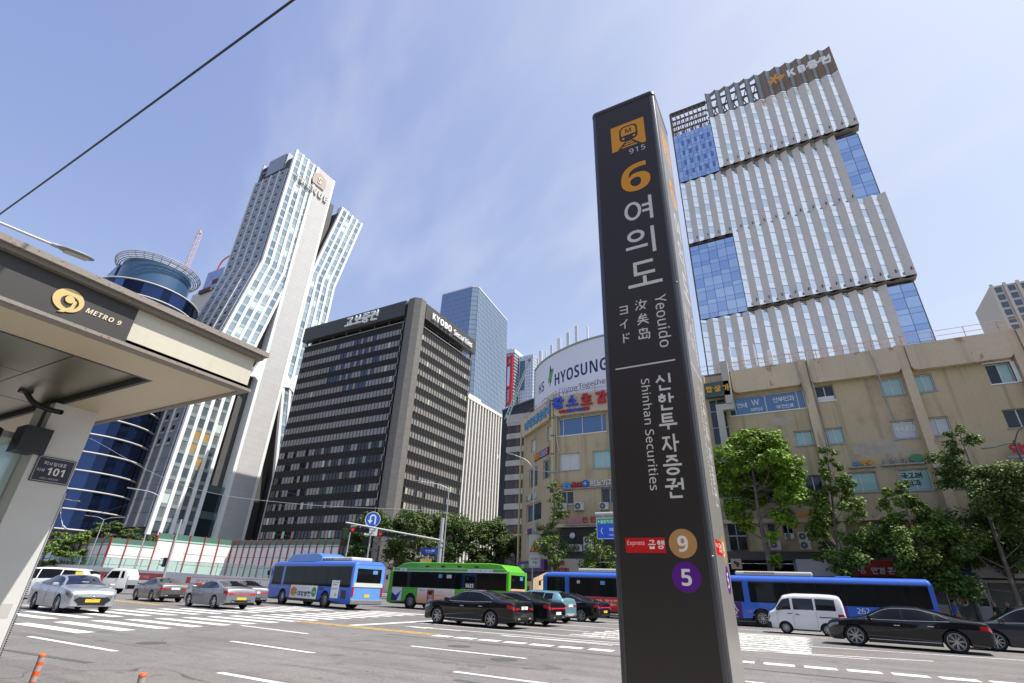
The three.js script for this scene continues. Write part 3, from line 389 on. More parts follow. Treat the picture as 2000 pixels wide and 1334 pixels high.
{ // glass tower far behind the black block
  const t = thing('glass_tower', 'tall pale blue glass tower with a chamfered corner behind the black office block', 'building', [-190, 0, -270]);
  const out = [[-28, 0], [0, 0], [4, -2.7], [-2, -59], [-28, -59]], g = [[0.25, 0.33, 0.45], [0.4, 0.46, 0.5], [0.38, 0.46, 0.54]].map((c) => glassy(c, 0.08, 0.85)), base = [[-30, 0], [-1.6, 0], [8.5, -5], [3, -59], [-30, -59]];
  const faces = [[0, 1, 0], [1, 2, 1], [2, 3, 2]]; for (const [a, b, m] of faces) obj('glass_face', slab([[base[a][0], 0, base[a][1]], [base[b][0], 0, base[b][1]], [out[b][0], 210, out[b][1]], [out[a][0], 210, out[a][1]]], [-0.5, 0, -0.8]), g[m], t);
  obj('core', bx(-27, -3, 0, 209, -57, -3), mat([0.2, 0.22, 0.24], 0.6), t);
  const bars = [], at = (a, b, s, y) => { const k = y / 210, p = [base[a][0] + (out[a][0] - base[a][0]) * k, base[a][1] + (out[a][1] - base[a][1]) * k], q = [base[b][0] + (out[b][0] - base[b][0]) * k, base[b][1] + (out[b][1] - base[b][1]) * k]; return [p[0] + (q[0] - p[0]) * s, y, p[1] + (q[1] - p[1]) * s]; };
  for (const [a, b, m] of faces) { for (let y = 60; y <= 208; y += 4.05) bars.push(beam(at(a, b, 0, y), at(a, b, 1, y), 0.3, 0.34)); const n = [11, 2, 22][m]; for (let i = 0; i <= n; i++) bars.push(beam(at(a, b, i / n, 60), at(a, b, i / n, 209.9), 0.22, 0.22)); }
  tag(obj('glazing_grid', bars, mat([0.24, 0.28, 0.33], 0.5, 0.3), t), null, null, null, 'stuff'); obj('roof_edge', [beam(at(0, 1, 0, 210), at(0, 1, 1, 210), 0.8, 1), beam(at(1, 2, 0, 210), at(1, 2, 1, 210), 0.8, 1), beam(at(2, 3, 0, 210), at(2, 3, 1, 210), 0.8, 1)], mat([0.6, 0.62, 0.64], 0.5), t);
}
{ // distant red-framed tower and its pale neighbour
  const t = thing('red_framed_tower', 'distant tower with bright red corner frames between the glass tower and billboard', 'building', [-278, 0, -486]);
  obj('wall', bx(-26, 7, 0, 262, -30, 0), glassy([0.3, 0.36, 0.42], 0.12, 0.7), t); obj('roof', [bx(-26, 7.6, 262, 267, -31, 1.2), bx(-20, 2, 267, 270, -25, -2)], mat([0.55, 0.57, 0.6], 0.6), t);
  const red = mat([0.5, 0.018, 0.03], 0.45); for (const x of [-3.8, 4.4]) obj('red_frame', bx(x - 1.7, x + 1.7, 100, 259, 0, 2.4), red, t); for (const y of [255, 246, 216, 196, 160]) obj('red_beam', bx(-2.1, 2.7, y, y + 2.6, 0.2, 1.9), red, t);
  obj('bay_window', [bx(-1.6, 2.2, 219, 244, 0, 1.2), bx(-1.6, 2.2, 164, 193, 0, 1.2)], glassy([0.6, 0.66, 0.72], 0.1, 0.8), t); const fl = []; for (let y = 120; y < 262; y += 4.2) fl.push(bx(-26.2, 7.2, y, y + 0.9, -30.2, 0.25)); tag(obj('floor_band', fl, mat([0.5, 0.52, 0.55], 0.5), t), null, null, null, 'stuff');
  const u = thing('pale_tower', 'distant pale grey tower just right of the red framed one', 'building', [-258, 0, -497]); obj('wall', [bx(-12, 7, 0, 261, -28, 0)], glassy([0.42, 0.46, 0.52], 0.15, 0.6), u); const fb = []; for (let y = 120; y < 261; y += 4.2) fb.push(bx(-12.2, 7.2, y, y + 0.8, -28.2, 0.3)); for (let x = -12; x < 8; x += 3.1) fb.push(bx(x, x + 0.7, 100, 261, 0, 0.4)); tag(obj('facade_grid', fb, mat([0.6, 0.62, 0.65], 0.6), u), null, null, null, 'stuff'); obj('window_strip', bx(-11, -4, 216, 254, 0.1, 0.45), mat([0.08, 0.12, 0.2], 0.3), u);
}
{ // fin-striped block, banded brown block, dark block
  const t = thing('fin_striped_block', 'office block with close white vertical fins right of the black block', 'building', [-92, 0, -134]);
  const wh = mat([0.66, 0.63, 0.58], 0.7), dk = glassy([0.02, 0.02, 0.024], 0.1, 0.2); obj('core', bx(-30, -0.8, 0, 59.5, -31, -0.2), dk, t); obj('roof_slab', bx(-31, 0.1, 59.5, 60.6, -31, 0.4), wh, t); obj('roof_room', bx(-20, -4, 60.6, 64, -14, -3), wh, t);
  const fins = []; for (let i = 0; i < 17; i++) fins.push(bx(-0.9, 0, 0, 59.5, -0.6 - i * 1.88, 0.05 - i * 1.88)); pieces(t, 'white_fin', fins, wh); const sl = []; for (let k = 0; k < 16; k++) sl.push(bx(-0.95, -0.62, 2 + k * 3.6, 2.9 + k * 3.6, -31, -0.4)); obj('spandrel', sl, mat([0.12, 0.11, 0.1], 0.6), t);
  const w = []; for (const [y, z] of [[31, -4], [29, -10], [25, -19], [44, -22]]) w.push(bx(-0.6, -0.4, y, y + 1.4, z - 0.9, z)); pieces(t, 'window_blind', w, wh);
  const b = thing('banded_brick_block', 'brown brick block with pale horizontal floor bands beside the tan corner building', 'building', [-56, 0, -110]);
  const brick = textured((u, v) => { const a = 0.09 * (0.7 + 0.6 * fbm(u, v, 20, 20, 3, 8)); return [a * 1.5, a * 0.85, a * 0.65]; }, 256, 6, 0.85), band = textured((u, v) => { const a = 0.4 * (0.85 + 0.3 * fbm(u, v, 6, 6, 3, 9)); return [a, a * 0.95, a * 0.88]; }, 256, 10, 0.85); obj('wall', bx(-6.4, 8, 0, 42, -14, 0), brick, b); const bb = []; for (let k = 0; k < 11; k++) bb.push(bx(-6.6, 8.2, 5 + k * 3.45, 6.35 + k * 3.45, -14.2, 0.35)); pieces(b, 'floor_band', bb, band); obj('parapet', bx(-6.8, 8.4, 40.2, 42.4, -14.4, 0.45), band, b);
  const wn = []; for (let k = 0; k < 10; k++) for (let i = 0; i < 5; i++) wn.push(bx(-6 + i * 2.8, -4 + i * 2.8, 6.5 + k * 3.45, 8.3 + k * 3.45, -0.1, 0.06)); pieces(b, 'window', wn, glassy([0.035, 0.028, 0.03], 0.1, 0.2));
  const n = thing('navy_block', 'dark navy rooftop block behind the round billboard', 'building', [-66, 0, -122]); obj('wall', slab([[-5.4, 0, 0], [14, 0, 0], [14, 52.8, 0], [-5.4, 48.6, 0]], [0, 0, -14]), mat([0.022, 0.026, 0.034], 0.5), n); obj('roof_edge', beam([-5.4, 48.6, 0.1], [14, 52.8, 0.1], 0.3, 0.5), mat([0.06, 0.065, 0.075], 0.5), n);
  const c = thing('crane_arm', 'pale lattice crane jib leaning up beside the round billboard', 'crane', [-52, 43, -100]); const cr = []; const p0 = V3(-5.4, -5.0, 0), p1 = V3(0.6, 9.2, 0); for (const o of [-0.45, 0.45]) cr.push(rod([p0.x + o, p0.y, 0], [p1.x + o * 0.4, p1.y, 0], 0.13)); for (let i = 0; i < 22; i++) { const a = p0.clone().lerp(p1, i / 22), d = p0.clone().lerp(p1, (i + 1) / 22); cr.push(rod([a.x - 0.45 * (i % 2 ? 1 : -1), a.y, 0], [d.x + 0.4 * (i % 2 ? 1 : -1), d.y, 0], 0.08)); } obj('jib', cr, mat([0.35, 0.48, 0.46], 0.6), c); obj('jib_head', bx(0.2, 1.1, 8.9, 9.5, -0.3, 0.3), mat([0.2, 0.2, 0.2], 0.6), c);
  const f = thing('cream_block', 'cream office block with window grid at the far right edge', 'building', [77.5, 0, -206]); obj('wall', bx(-6, 26, 0, 101, -20, 0), mat([0.52, 0.47, 0.39], 0.8), f); const fw = []; for (let k = 0; k < 8; k++) for (let i = 0; i < 9; i++) fw.push(bx(-5 + i * 3.4, -3.2 + i * 3.4, 78 + k * 2.9, 80 + k * 2.9, -0.05, 0.1)); pieces(f, 'window', fw, glassy([0.1, 0.13, 0.17], 0.1, 0.4)); const fp = []; for (let i = 0; i < 10; i++) fp.push(bx(-6 + i * 3.4, -5.2 + i * 3.4, 60, 101.6, 0, 0.5)); pieces(f, 'pier', fp, mat([0.56, 0.51, 0.43], 0.8));
}
{ // round blue glass tower with a ring of steel on top
  const cx = -186, cz = -70, Rr = 15.5, t = thing('round_glass_tower', 'dark blue round glass tower with white rings and a steel halo, at left', 'building', [cx, 0, cz]);
  const blues = [[0.018, 0.03, 0.075], [0.035, 0.06, 0.15], [0.09, 0.15, 0.3], [0.012, 0.017, 0.04]].map((c) => glassy(c, 0.03, 0.9)), ring = mat([0.42, 0.4, 0.38], 0.5), top = mat([0.035, 0.09, 0.18], 0.35, 0.1, { clearcoat: 0.4 });
  const panes = [], n = 36; for (let k = 0; k < 15; k++) for (let i = 0; i < n; i++) { const a0 = i / n * 2 * Math.PI, a1 = (i + 1) / n * 2 * Math.PI, mid = (a0 + a1) / 2; if (Math.cos(mid) < -0.45) continue; const y0 = 12 + k * 5.0, y1 = y0 + 4.62; panes.push({ g: slab([[Rr * Math.cos(a0), y0, Rr * Math.sin(a0)], [Rr * Math.cos(a1), y0, Rr * Math.sin(a1)], [Rr * Math.cos(a1), y1, Rr * Math.sin(a1)], [Rr * Math.cos(a0), y1, Rr * Math.sin(a0)]], [-0.2 * Math.cos(mid), 0, -0.2 * Math.sin(mid)]), m: [0, 1, 1, 3, 3, 2, 1, 2, 3, 0, 1, 1][i % 12], v: Math.sin(mid) }); }
  pieces(t, 'glass_pane', panes.sort((a, b) => b.v - a.v), blues); obj('core', [turned(new THREE.CylinderGeometry(Rr - 0.5, Rr - 0.5, 86, 36), 0, 0, 0, 0, 43, 0)], mat([0.03, 0.04, 0.06], 0.4), t);
  const rings = []; for (let k = 0; k <= 15; k++) rings.push(lathe([[Rr - 0.3, 11.6 + k * 5.0 + 0.03], [Rr + 0.35, 11.6 + k * 5.0], [Rr + 0.35, 12 + k * 5.0], [Rr - 0.3, 12 + k * 5.0]], 48)); pieces(t, 'floor_ring', rings, ring);
  obj('top_drum', turned(new THREE.CylinderGeometry(10.6, 10.8, 10.5, 40), 0, 0, 0, 0, 92.5, 0), top, t); obj('wing_wall', slab([[-40, 0, 12], [-2, 0, 15.4], [-2, 86.8, 15.4], [-40, 80, 12]], [0, 0, -8]), blues[1], t); obj('wing_sign_wall', slab([[-24, 84, 8], [-4, 87, 10.6], [-4, 97.4, 10.6], [-24, 95, 8]], [0, 0, -4]), top, t);
  const halo = []; for (const [r, y] of [[11.2, 97.4], [11.8, 97.6], [12.4, 98], [12.8, 98.5], [13.0, 99.1]]) halo.push(turned(new THREE.TorusGeometry(r, 0.17, 5, 60), Math.PI / 2, 0, 0, 0, y, 0)); for (let i = 0; i < 30; i++) { const a = i / 30 * Math.PI * 2; halo.push(beam([11 * Math.cos(a), 97.6, 11 * Math.sin(a)], [12.4 * Math.cos(a), 98, 12.4 * Math.sin(a)], 0.2, 0.2), beam([12.4 * Math.cos(a), 98, 12.4 * Math.sin(a)], [13.0 * Math.cos(a), 99.2, 13.0 * Math.sin(a)], 0.2, 0.2)); } obj('steel_halo', halo, mat([0.38, 0.36, 0.33], 0.5, 0.3), t);
  letterSign('rooftop_sign', 'pale lettering on the blue drum of the round glass tower', 'wework', 3.0, 0.1, 0.3, mat([0.6, 0.62, 0.6], 0.5), [cx - 18.5, 87.6, cz + 9.2], -0.13, null, null, 0.95);
  const c = thing('construction_tower', 'blue sheeted tower under construction behind the round glass tower', 'building', [-268, 0, -125]); const sheetBlue = textured((u, v) => { const a = 0.5 * (0.75 + 0.5 * fbm(u, v, 6, 8, 4, 3)); return [a * 0.5, a * 0.62, a * 1.15]; }, 256, 20, 0.6); obj('wrapped_frame', [bx(-14, 4, 0, 128, -22, 0), bx(-8, 8, 146, 160, -22, -2)], sheetBlue, c); obj('bare_floor', [bx(-14, 5, 128, 146, -20, -1)], mat([0.5, 0.48, 0.44], 0.85), c); const gp = []; for (let k = 0; k < 7; k++) gp.push(bx(-2 + (k % 3) * 2, 2.5, 70 + k * 9, 72.5 + k * 9, -1, 0.2)); gp.push(bx(-6, 5, 144, 146.2, -21, 0.4), bx(0, 5, 150, 153, -3, -1.8)); pieces(c, 'opening', gp, mat([0.08, 0.05, 0.04], 0.8)); obj('concrete_pump_boom', tube([[-4, 160, -4], [-1, 168, -4], [6, 171, -5], [8.5, 170.5, -5], [8.5, 160, -5]], 0.45, 6), mat([0.6, 0.08, 0.05], 0.5), c);
  const k = thing('tower_crane', 'thin red and white lattice crane mast above the construction site', 'crane', [-276.5, 130, -115.5]); const ms = []; for (const [a, b] of [[-0.9, -0.9], [0.9, -0.9], [0.9, 0.9], [-0.9, 0.9]]) ms.push(rod([a, 0, b], [a, 51, b], 0.16, 0.16, 5)); for (let i = 0; i < 26; i++) { const y = i * 2, s = i % 2 ? 1 : -1; ms.push(rod([-0.9 * s, y, 0.9], [0.9 * s, y + 2, 0.9], 0.1, 0.1, 4), rod([0.9, y, -0.9 * s], [0.9, y + 2, 0.9 * s], 0.1, 0.1, 4)); } obj('mast', ms, mat([0.6, 0.42, 0.4], 0.6), k); obj('mast_top', [bx(-0.4, 0.4, 51, 53, -0.4, 0.4), bx(-2.2, 1.2, 50.6, 51, -0.4, 0.4)], mat([0.5, 0.4, 0.4], 0.6), k);
}
// ---------- tan shop and clinic building along the far pavement (x -28 .. 40, front z = -47) ----------
const signBoard = (name, label, x0, x1, y0, y1, z, m, dep = 0.25) => { const t = thing(name, label, 'sign', [(x0 + x1) / 2, (y0 + y1) / 2, z]); obj('board', turned(rbox(x1 - x0, y1 - y0, dep, 0.03, 1), 0, 0, 0, 0, 0, dep / 2), m, t); return t; };
function decal(t, w, h, z, tex, x = 0, y = 0, name = 'print', rough = 0.6) { const g = new THREE.PlaneGeometry(w, h); g.translate(x, y, z); return obj(name, g, new THREE.MeshStandardMaterial({ map: tex, roughness: rough }), t); }
const M = {
  white: mat([0.72, 0.72, 0.7], 0.6), pvc: mat([0.6, 0.6, 0.57], 0.5), grey: mat([0.3, 0.3, 0.3], 0.6), dark: mat([0.02, 0.02, 0.022], 0.5), black: mat([0.008, 0.008, 0.009], 0.4), steel: mat([0.42, 0.42, 0.42], 0.4, 0.6), galv: mat([0.46, 0.47, 0.48], 0.5, 0.4),
  red: mat([0.42, 0.018, 0.02], 0.5), blue: mat([0.03, 0.07, 0.45], 0.5), gold: mat([0.6, 0.3, 0.03], 0.5), green: mat([0.05, 0.2, 0.09], 0.5), orange: mat([0.75, 0.13, 0.03], 0.5), purple: mat([0.16, 0.02, 0.24], 0.5), rust: mat([0.2, 0.075, 0.035], 0.8), cyan: mat([0.1, 0.28, 0.5], 0.5), pink: mat([0.55, 0.18, 0.24], 0.5),
};
const frosted = mat([0.3, 0.47, 0.45], 0.25, 0, { clearcoat: 0.6 }), paneDark = glassy([0.03, 0.035, 0.04], 0.04, 0.35), paneBlue = glassy([0.1, 0.16, 0.26], 0.05, 0.6), blindPane = mat([0.55, 0.55, 0.52], 0.4, 0, { clearcoat: 0.5 });
const tan = textured((u, v) => {
  const n = fbm(u, v, 6, 6, 5, 41), f = fbm(u, v, 150, 150, 3, 42), run = fbm(u, v, 60, 3, 4, 43); let a = 0.49 * (0.86 + 0.2 * n) * (0.94 + 0.12 * f); if (run > 0.54) a *= 1 - 1.1 * (run - 0.54); const sm = fbm(u, v, 14, 9, 5, 44); if (sm > 0.6) a *= 1 - 0.9 * (sm - 0.6);
  return [a * 1.0, a * 0.785, a * 0.5];
}, 1024, 22, 0.92, 0.012, (u, v) => fbm(u, v, 150, 150, 3, 42));
const tanBand = textured((u, v) => { const n = fbm(u, v, 8, 8, 5, 45), f = fbm(u, v, 160, 160, 3, 46), run = fbm(u, v, 80, 2, 4, 47), rust = fbm(u, v, 24, 12, 4, 48); let a = 0.53 * (0.86 + 0.22 * n) * (0.94 + 0.12 * f); if (run > 0.58) a *= 1 - 0.8 * (run - 0.58); const c = [a * 1.08, a * 0.86, a * 0.6]; return rust > 0.74 ? mix(c, [0.2, 0.1, 0.05], 0.5) : c; }, 1024, 22, 0.92, 0.012, (u, v) => fbm(u, v, 160, 160, 3, 46));
const patchMat = textured((u, v) => { const a = 0.42 * (0.85 + 0.3 * fbm(u, v, 20, 20, 4, 51)); return [a, a * 0.84, a * 0.68]; }, 256, 6, 0.93);
const Z0 = -47, tanB = thing('tan_building', 'long tan five storey shop and clinic building with rounded parapet and chamfered corner', 'building', [0, 0, -47]);
{
  const t = tanB, B = [], wins = [];
  // wall with openings; window list: [x0,x1,y0,y1,kind]
  const W = [[-3.95, 2.1, 16.12, 17.75, 'blue'], [2.95, 4.3, 16.52, 17.85, 'vent'], [7.45, 8.95, 16.32, 17.75, 'teal'], [9.62, 10.9, 16.32, 17.75, 'teal'], [14.1, 15.55, 16.32, 17.88, 'white'], [0.7, 2.05, 12.97, 14.2, 'teal'], [2.9, 4.2, 12.9, 14.2, 'teal'], [7.38, 8.9, 12.88, 14.3, 'boarded'], [9.48, 10.95, 12.88, 14.3, 'boarded'], [14.05, 15.6, 13.0, 14.35, 'dark'],
    [0.7, 1.95, 9.3, 10.57, 'dark'], [3.4, 5.6, 9.1, 10.6, 'teal'], [6.95, 8.8, 9.05, 10.62, 'teal'], [9.8, 11.4, 9.05, 10.6, 'teal'], [13.5, 15.6, 9.05, 10.6, 'teal'], [-4.05, -1.2, 8.55, 9.6, 'dark'], [-1.5, -0.75, 6.15, 7.0, 'dark'],
    [-20.6, -15.45, 16.0, 17.88, 'blue'], [-20.56, -18.34, 12.42, 14.12, 'blind'], [-16.98, -14.8, 12.38, 14.12, 'teal'], [-20.6, -19.1, 9.12, 10.48, 'dark'], [-16.28, -14.6, 9.12, 10.48, 'dark'], [-12, -7, 15.5, 17.7, 'blue'], [-12, -7, 12.4, 14.2, 'dark'], [20, 23, 16.3, 17.8, 'teal'], [20, 23, 12.9, 14.3, 'teal'], [20, 23, 9.1, 10.6, 'teal']];
  const rect = (w) => [[w[0], w[2]], [w[1], w[2]], [w[1], w[3]], [w[0], w[3]]];
  obj('wall', plate([[-21, 4.3], [40, 4.3], [40, 20.1], [-21, 20.1]], (a, b) => [a, b, 0], [0, 0, -0.45], W.map(rect)), tan, t);
  obj('inner_floor', [8, 11.8, 15.3].map((y) => bx(-20.5, 39.5, y, y + 0.25, -6, -0.6)), M.grey, t); obj('back_room', [bx(-20.5, 39.5, 4.4, 20, -6.4, -6), bx(-20.5, 40, 20.1, 20.4, -12, -0.2)], mat([0.12, 0.11, 0.1], 0.9), t);
  for (const [x0, x1, y0, y1, k] of W) {
    const g = obj('window', [bx(x0, x1, y1 - 0.07, y1, -0.3, -0.16), bx(x0, x1, y0, y0 + 0.07, -0.3, -0.16), bx(x0, x0 + 0.07, y0, y1, -0.3, -0.161), bx(x1 - 0.07, x1, y0, y1, -0.3, -0.161)], k === 'dark' || k === 'vent' ? M.grey : M.pvc, t);
    const n = x1 - x0 > 4 ? 4 : 2, cuts = n === 4 ? [0, 0.08, 0.5, 0.92, 1] : [0, 0.5, 1];
    const pm = { blue: paneBlue, teal: frosted, dark: paneDark, vent: paneDark, white: frosted, blind: blindPane, boarded: mat([0.5, 0.51, 0.52], 0.5, 0, { clearcoat: 0.3 }) }[k];
    for (let i = 0; i < n; i++) { const a = x0 + 0.07 + (x1 - x0 - 0.14) * cuts[i], b = x0 + 0.07 + (x1 - x0 - 0.14) * cuts[i + 1]; obj('pane', bx(a + 0.03, b - 0.03, y0 + 0.1, y1 - 0.1, -0.25, -0.22), k === 'white' && i === 0 ? paneDark : pm, g); if (i) obj('sash_bar', bx(a - 0.035, a + 0.035, y0 + 0.07, y1 - 0.07, -0.27, -0.18), M.pvc, g); }
    obj('sill', bx(x0 - 0.06, x1 + 0.06, y0 - 0.09, y0, -0.2, 0.06), k === 'vent' || k === 'blue' || k === 'white' ? M.white : M.grey, g);
    if (k === 'vent') obj('blind_panel', bx(x0 + 0.07, x1 - 0.07, y0 + 0.07, y0 + 0.42, -0.21, -0.17), M.white, g); if (k === 'white') obj('outer_frame', [bx(x0 - 0.1, x1 + 0.1, y1, y1 + 0.14, -0.2, 0.09), bx(x1, x1 + 0.24, y0 - 0.05, y1, -0.2, 0.09)], M.white, g);
  }
  // rounded parapet bands between the pilasters
  const bays = [[-20.9, -5.6], [-3.3, 2.15], [2.8, 9.1], [9.75, 15.85], [16.5, 22.5], [23.1, 40]];
  for (const [a, b] of bays) obj('parapet', plate([[a, 20.15], [a, 18.35], [a + 0.12, 18.1], [a + 0.4, 18.0], [b - 0.5, 18.0], [b - 0.2, 18.05], [b, 18.3], [b, 20.15]], (p, q) => [p, q, 0.55], [0, 0, -0.545]), tanBand, t);
  for (const x of [2.45, 9.4, 16.15, 22.8, -14]) obj('pilaster', [bx(x - 0.3, x + 0.3, 4.3, 20.3, 0.002, 0.42)], tanBand, t);
  obj('floor_beam', [bx(-20.8, 40, 7.0, 7.3, 0.003, 0.5)], tanBand, t);
  pieces(t, 'patch', [plate([[4.5, 11.9], [8.3, 11.75], [8.4, 12.1], [7.7, 12.2], [7.6, 13.0], [6, 12.95], [4.5, 12.7]], (a, b) => [a, b, 0.006], [0, 0, -0.004]), plate([[-1.2, 14.9], [0.8, 14.8], [0.7, 15.5], [-0.6, 15.6]], (a, b) => [a, b, 0.006], [0, 0, -0.004]), plate([[-0.9, 8.1], [0.9, 8.0], [0.9, 8.7], [-0.2, 8.75]], (a, b) => [a, b, 0.006], [0, 0, -0.004])], patchMat);
  obj('conduit', [tube([[2.0, 20.6, 0.6], [2.1, 18, 0.62], [2.3, 16, 0.2], [2.5, 13, 0.5], [2.6, 9, 0.5]], 0.04), tube([[2.15, 20.6, 0.62], [2.2, 18, 0.64], [2.4, 15, 0.25], [2.62, 12, 0.5], [2.7, 9, 0.5]], 0.03), tube([[2.9, 20.8, 0.6], [2.9, 18, 0.62], [2.98, 16, 0.1], [3.05, 12.4, 0.08]], 0.05), tube([[7.4, 20.3, 0.6], [7.5, 18.2, 0.62], [7.6, 16, 0.06], [7.7, 14.4, 0.05]], 0.04)], mat([0.35, 0.33, 0.3], 0.7), t);
  obj('rooftop_duct', [bx(-4.0, -3.4, 16.9, 21, 0.56, 1.1), bx(-4.9, -3.4, 16.4, 16.95, 0.56, 1.1), bx(-4.9, -4.35, 13, 16.4, 0.57, 1.1)], mat([0.42, 0.39, 0.34], 0.7), t);
  // entrance bay hidden mostly by the sign: dark glazing
  obj('stair_glazing', [bx(-5.5, -4.2, 5, 17.6, 0.05, 0.3)], paneDark, t); const tr = []; for (let k = 0; k < 8; k++) tr.push(bx(-5.55, -4.15, 6 + k * 1.5, 6.1 + k * 1.5, 0.1, 0.36)); tr.push(bx(-5.55, -5.47, 5, 17.6, 0.1, 0.35), bx(-4.9, -4.83, 5, 17.6, 0.1, 0.35)); obj('glazing_bar', tr, M.grey, t);
  // ground floor: beam, shop fronts
  obj('ground_floor', [bx(-20.8, 40, 4.28, 4.9, -0.5, 0.25), bx(-20.8, 40, 0.14, 4.3, -7, -5)], mat([0.1, 0.09, 0.08], 0.9), t); const cols = []; for (const x of [-20.6, -14, -7.5, -0.9, 2.45, 5.9, 9.4, 16.15, 22.8]) cols.push(bx(x - 0.3, x + 0.3, 0.14, 4.3, -0.5, 0.1)); pieces(t, 'shop_pier', cols, mat([0.28, 0.26, 0.24], 0.8));
  // dark first-floor recess on the corner
  obj('louvre_band', bx(-20.5, -14.4, 4.9, 6.98, 0.002, 0.12), mat([0.035, 0.033, 0.032], 0.7), t); const lv = []; for (let k = 0; k < 11; k++) lv.push(bx(-20.5, -14.4, 5.0 + k * 0.18, 5.06 + k * 0.18, 0.12, 0.17)); obj('louvre', lv, mat([0.05, 0.047, 0.045], 0.6), t); obj('louvre_vent', [bx(-2.5, -2.05, 5.7, 6.9, 0, 0.1)], M.dark, t);
  // chamfer
  const c0 = [-21, 0], c1 = [-28, -6.3], len = Math.hypot(7, 6.3), F = (s, y, o) => [c0[0] + (c1[0] - c0[0]) * s / len - o * 0.669, y, c0[1] + (c1[1] - c0[1]) * s / len + o * 0.743];
  const CW = [[0.9, 2.1, 15.9, 17.6], [5.6, 6.9, 15.8, 17.3], [0.7, 3.2, 12.1, 14.1], [4.8, 7.3, 11.8, 13.9], [3.6, 8.0, 8.2, 10.1], [2.0, 6.6, 4.9, 6.9]];
  obj('wall', plate([[0, 3.2], [len, 3.2], [len, 20.1], [0, 20.1]], (a, b) => F(a, b, 0), [0.3, 0, -0.33], CW.map(rect)), tan, t); obj('wall', slab([[-28, 0, -6.3], [-28, 0, -24], [-28, 20.1, -24], [-28, 20.1, -6.3]], [0.4, 0, 0]), tan, t);
  obj('parapet', plate([[0.5, 18.2], [0.9, 18.0], [8.4, 18.0], [8.9, 18.3], [8.9, 20.15], [0.5, 20.15]], (a, b) => F(a, b, 0.5), [0.334, 0, -0.371]), tanBand, t);
  for (const w of CW) { const [a, b, y0, y1] = w, g = obj('window', [[a, a + 0.08, y0, y1], [b - 0.08, b, y0, y1], [a, b, y0, y0 + 0.08], [a, b, y1 - 0.08, y1]].map(([p, q, r, s]) => slab([F(p, r, -0.15), F(q, r, -0.15), F(q, s, -0.15), F(p, s, -0.15)], [0.08, 0, -0.09])), M.pvc, t); for (const [p, q] of [[a + 0.1, (a + b) / 2 - 0.03], [(a + b) / 2 + 0.03, b - 0.1]]) obj('pane', slab([F(p, y0 + 0.1, -0.2), F(q, y0 + 0.1, -0.2), F(q, y1 - 0.1, -0.2), F(p, y1 - 0.1, -0.2)], [0.03, 0, -0.033]), y0 > 15 ? blindPane : glassy([0.05, 0.09, 0.1], 0.05, 0.5), g); }
  obj('corner_pipe', [rod([-21.15, 4, 0.35], [-21.15, 20.6, 0.35], 0.16, 0.16, 10), rod([-28.2, 4, -6.0], [-28.2, 20.2, -6.0], 0.12, 0.12, 8)], mat([0.5, 0.42, 0.2], 0.6), t); const cl = []; for (let k = 0; k < 9; k++) cl.push(turned(new THREE.CylinderGeometry(0.2, 0.2, 0.08, 10), 0, 0, 0, -21.15, 4.6 + k * 1.9, 0.35)); obj('pipe_clamp', cl, M.dark, t);
  obj('cable_bundle', [tube([[-20.7, 18.6, 0.3], [-20.75, 16, 0.25], [-20.5, 14.4, 0.2]], 0.06), tube([[-20.85, 18.7, 0.35], [-20.95, 14, 0.3], [-20.9, 8, 0.2]], 0.04)], mat([0.5, 0.48, 0.44], 0.7), t);
  // roof rail
  const rail = []; for (const [p, q] of [[[-20.5, 0], [40, 0]], [[-21, -0.3], [-28, -6.3]]]) { for (const h of [20.75, 21.2]) rail.push(rod([p[0], h, p[1]], [q[0], h, q[1]], 0.022, 0.022, 5)); const n = Math.round(Math.hypot(q[0] - p[0], q[1] - p[1]) / 2); for (let i = 0; i <= n; i++) rail.push(rod([p[0] + (q[0] - p[0]) * i / n, 20.1, p[1] + (q[1] - p[1]) * i / n], [p[0] + (q[0] - p[0]) * i / n, 21.2, p[1] + (q[1] - p[1]) * i / n], 0.025, 0.025, 5)); } obj('roof_railing', rail, mat([0.42, 0.16, 0.06], 0.7), t);
}
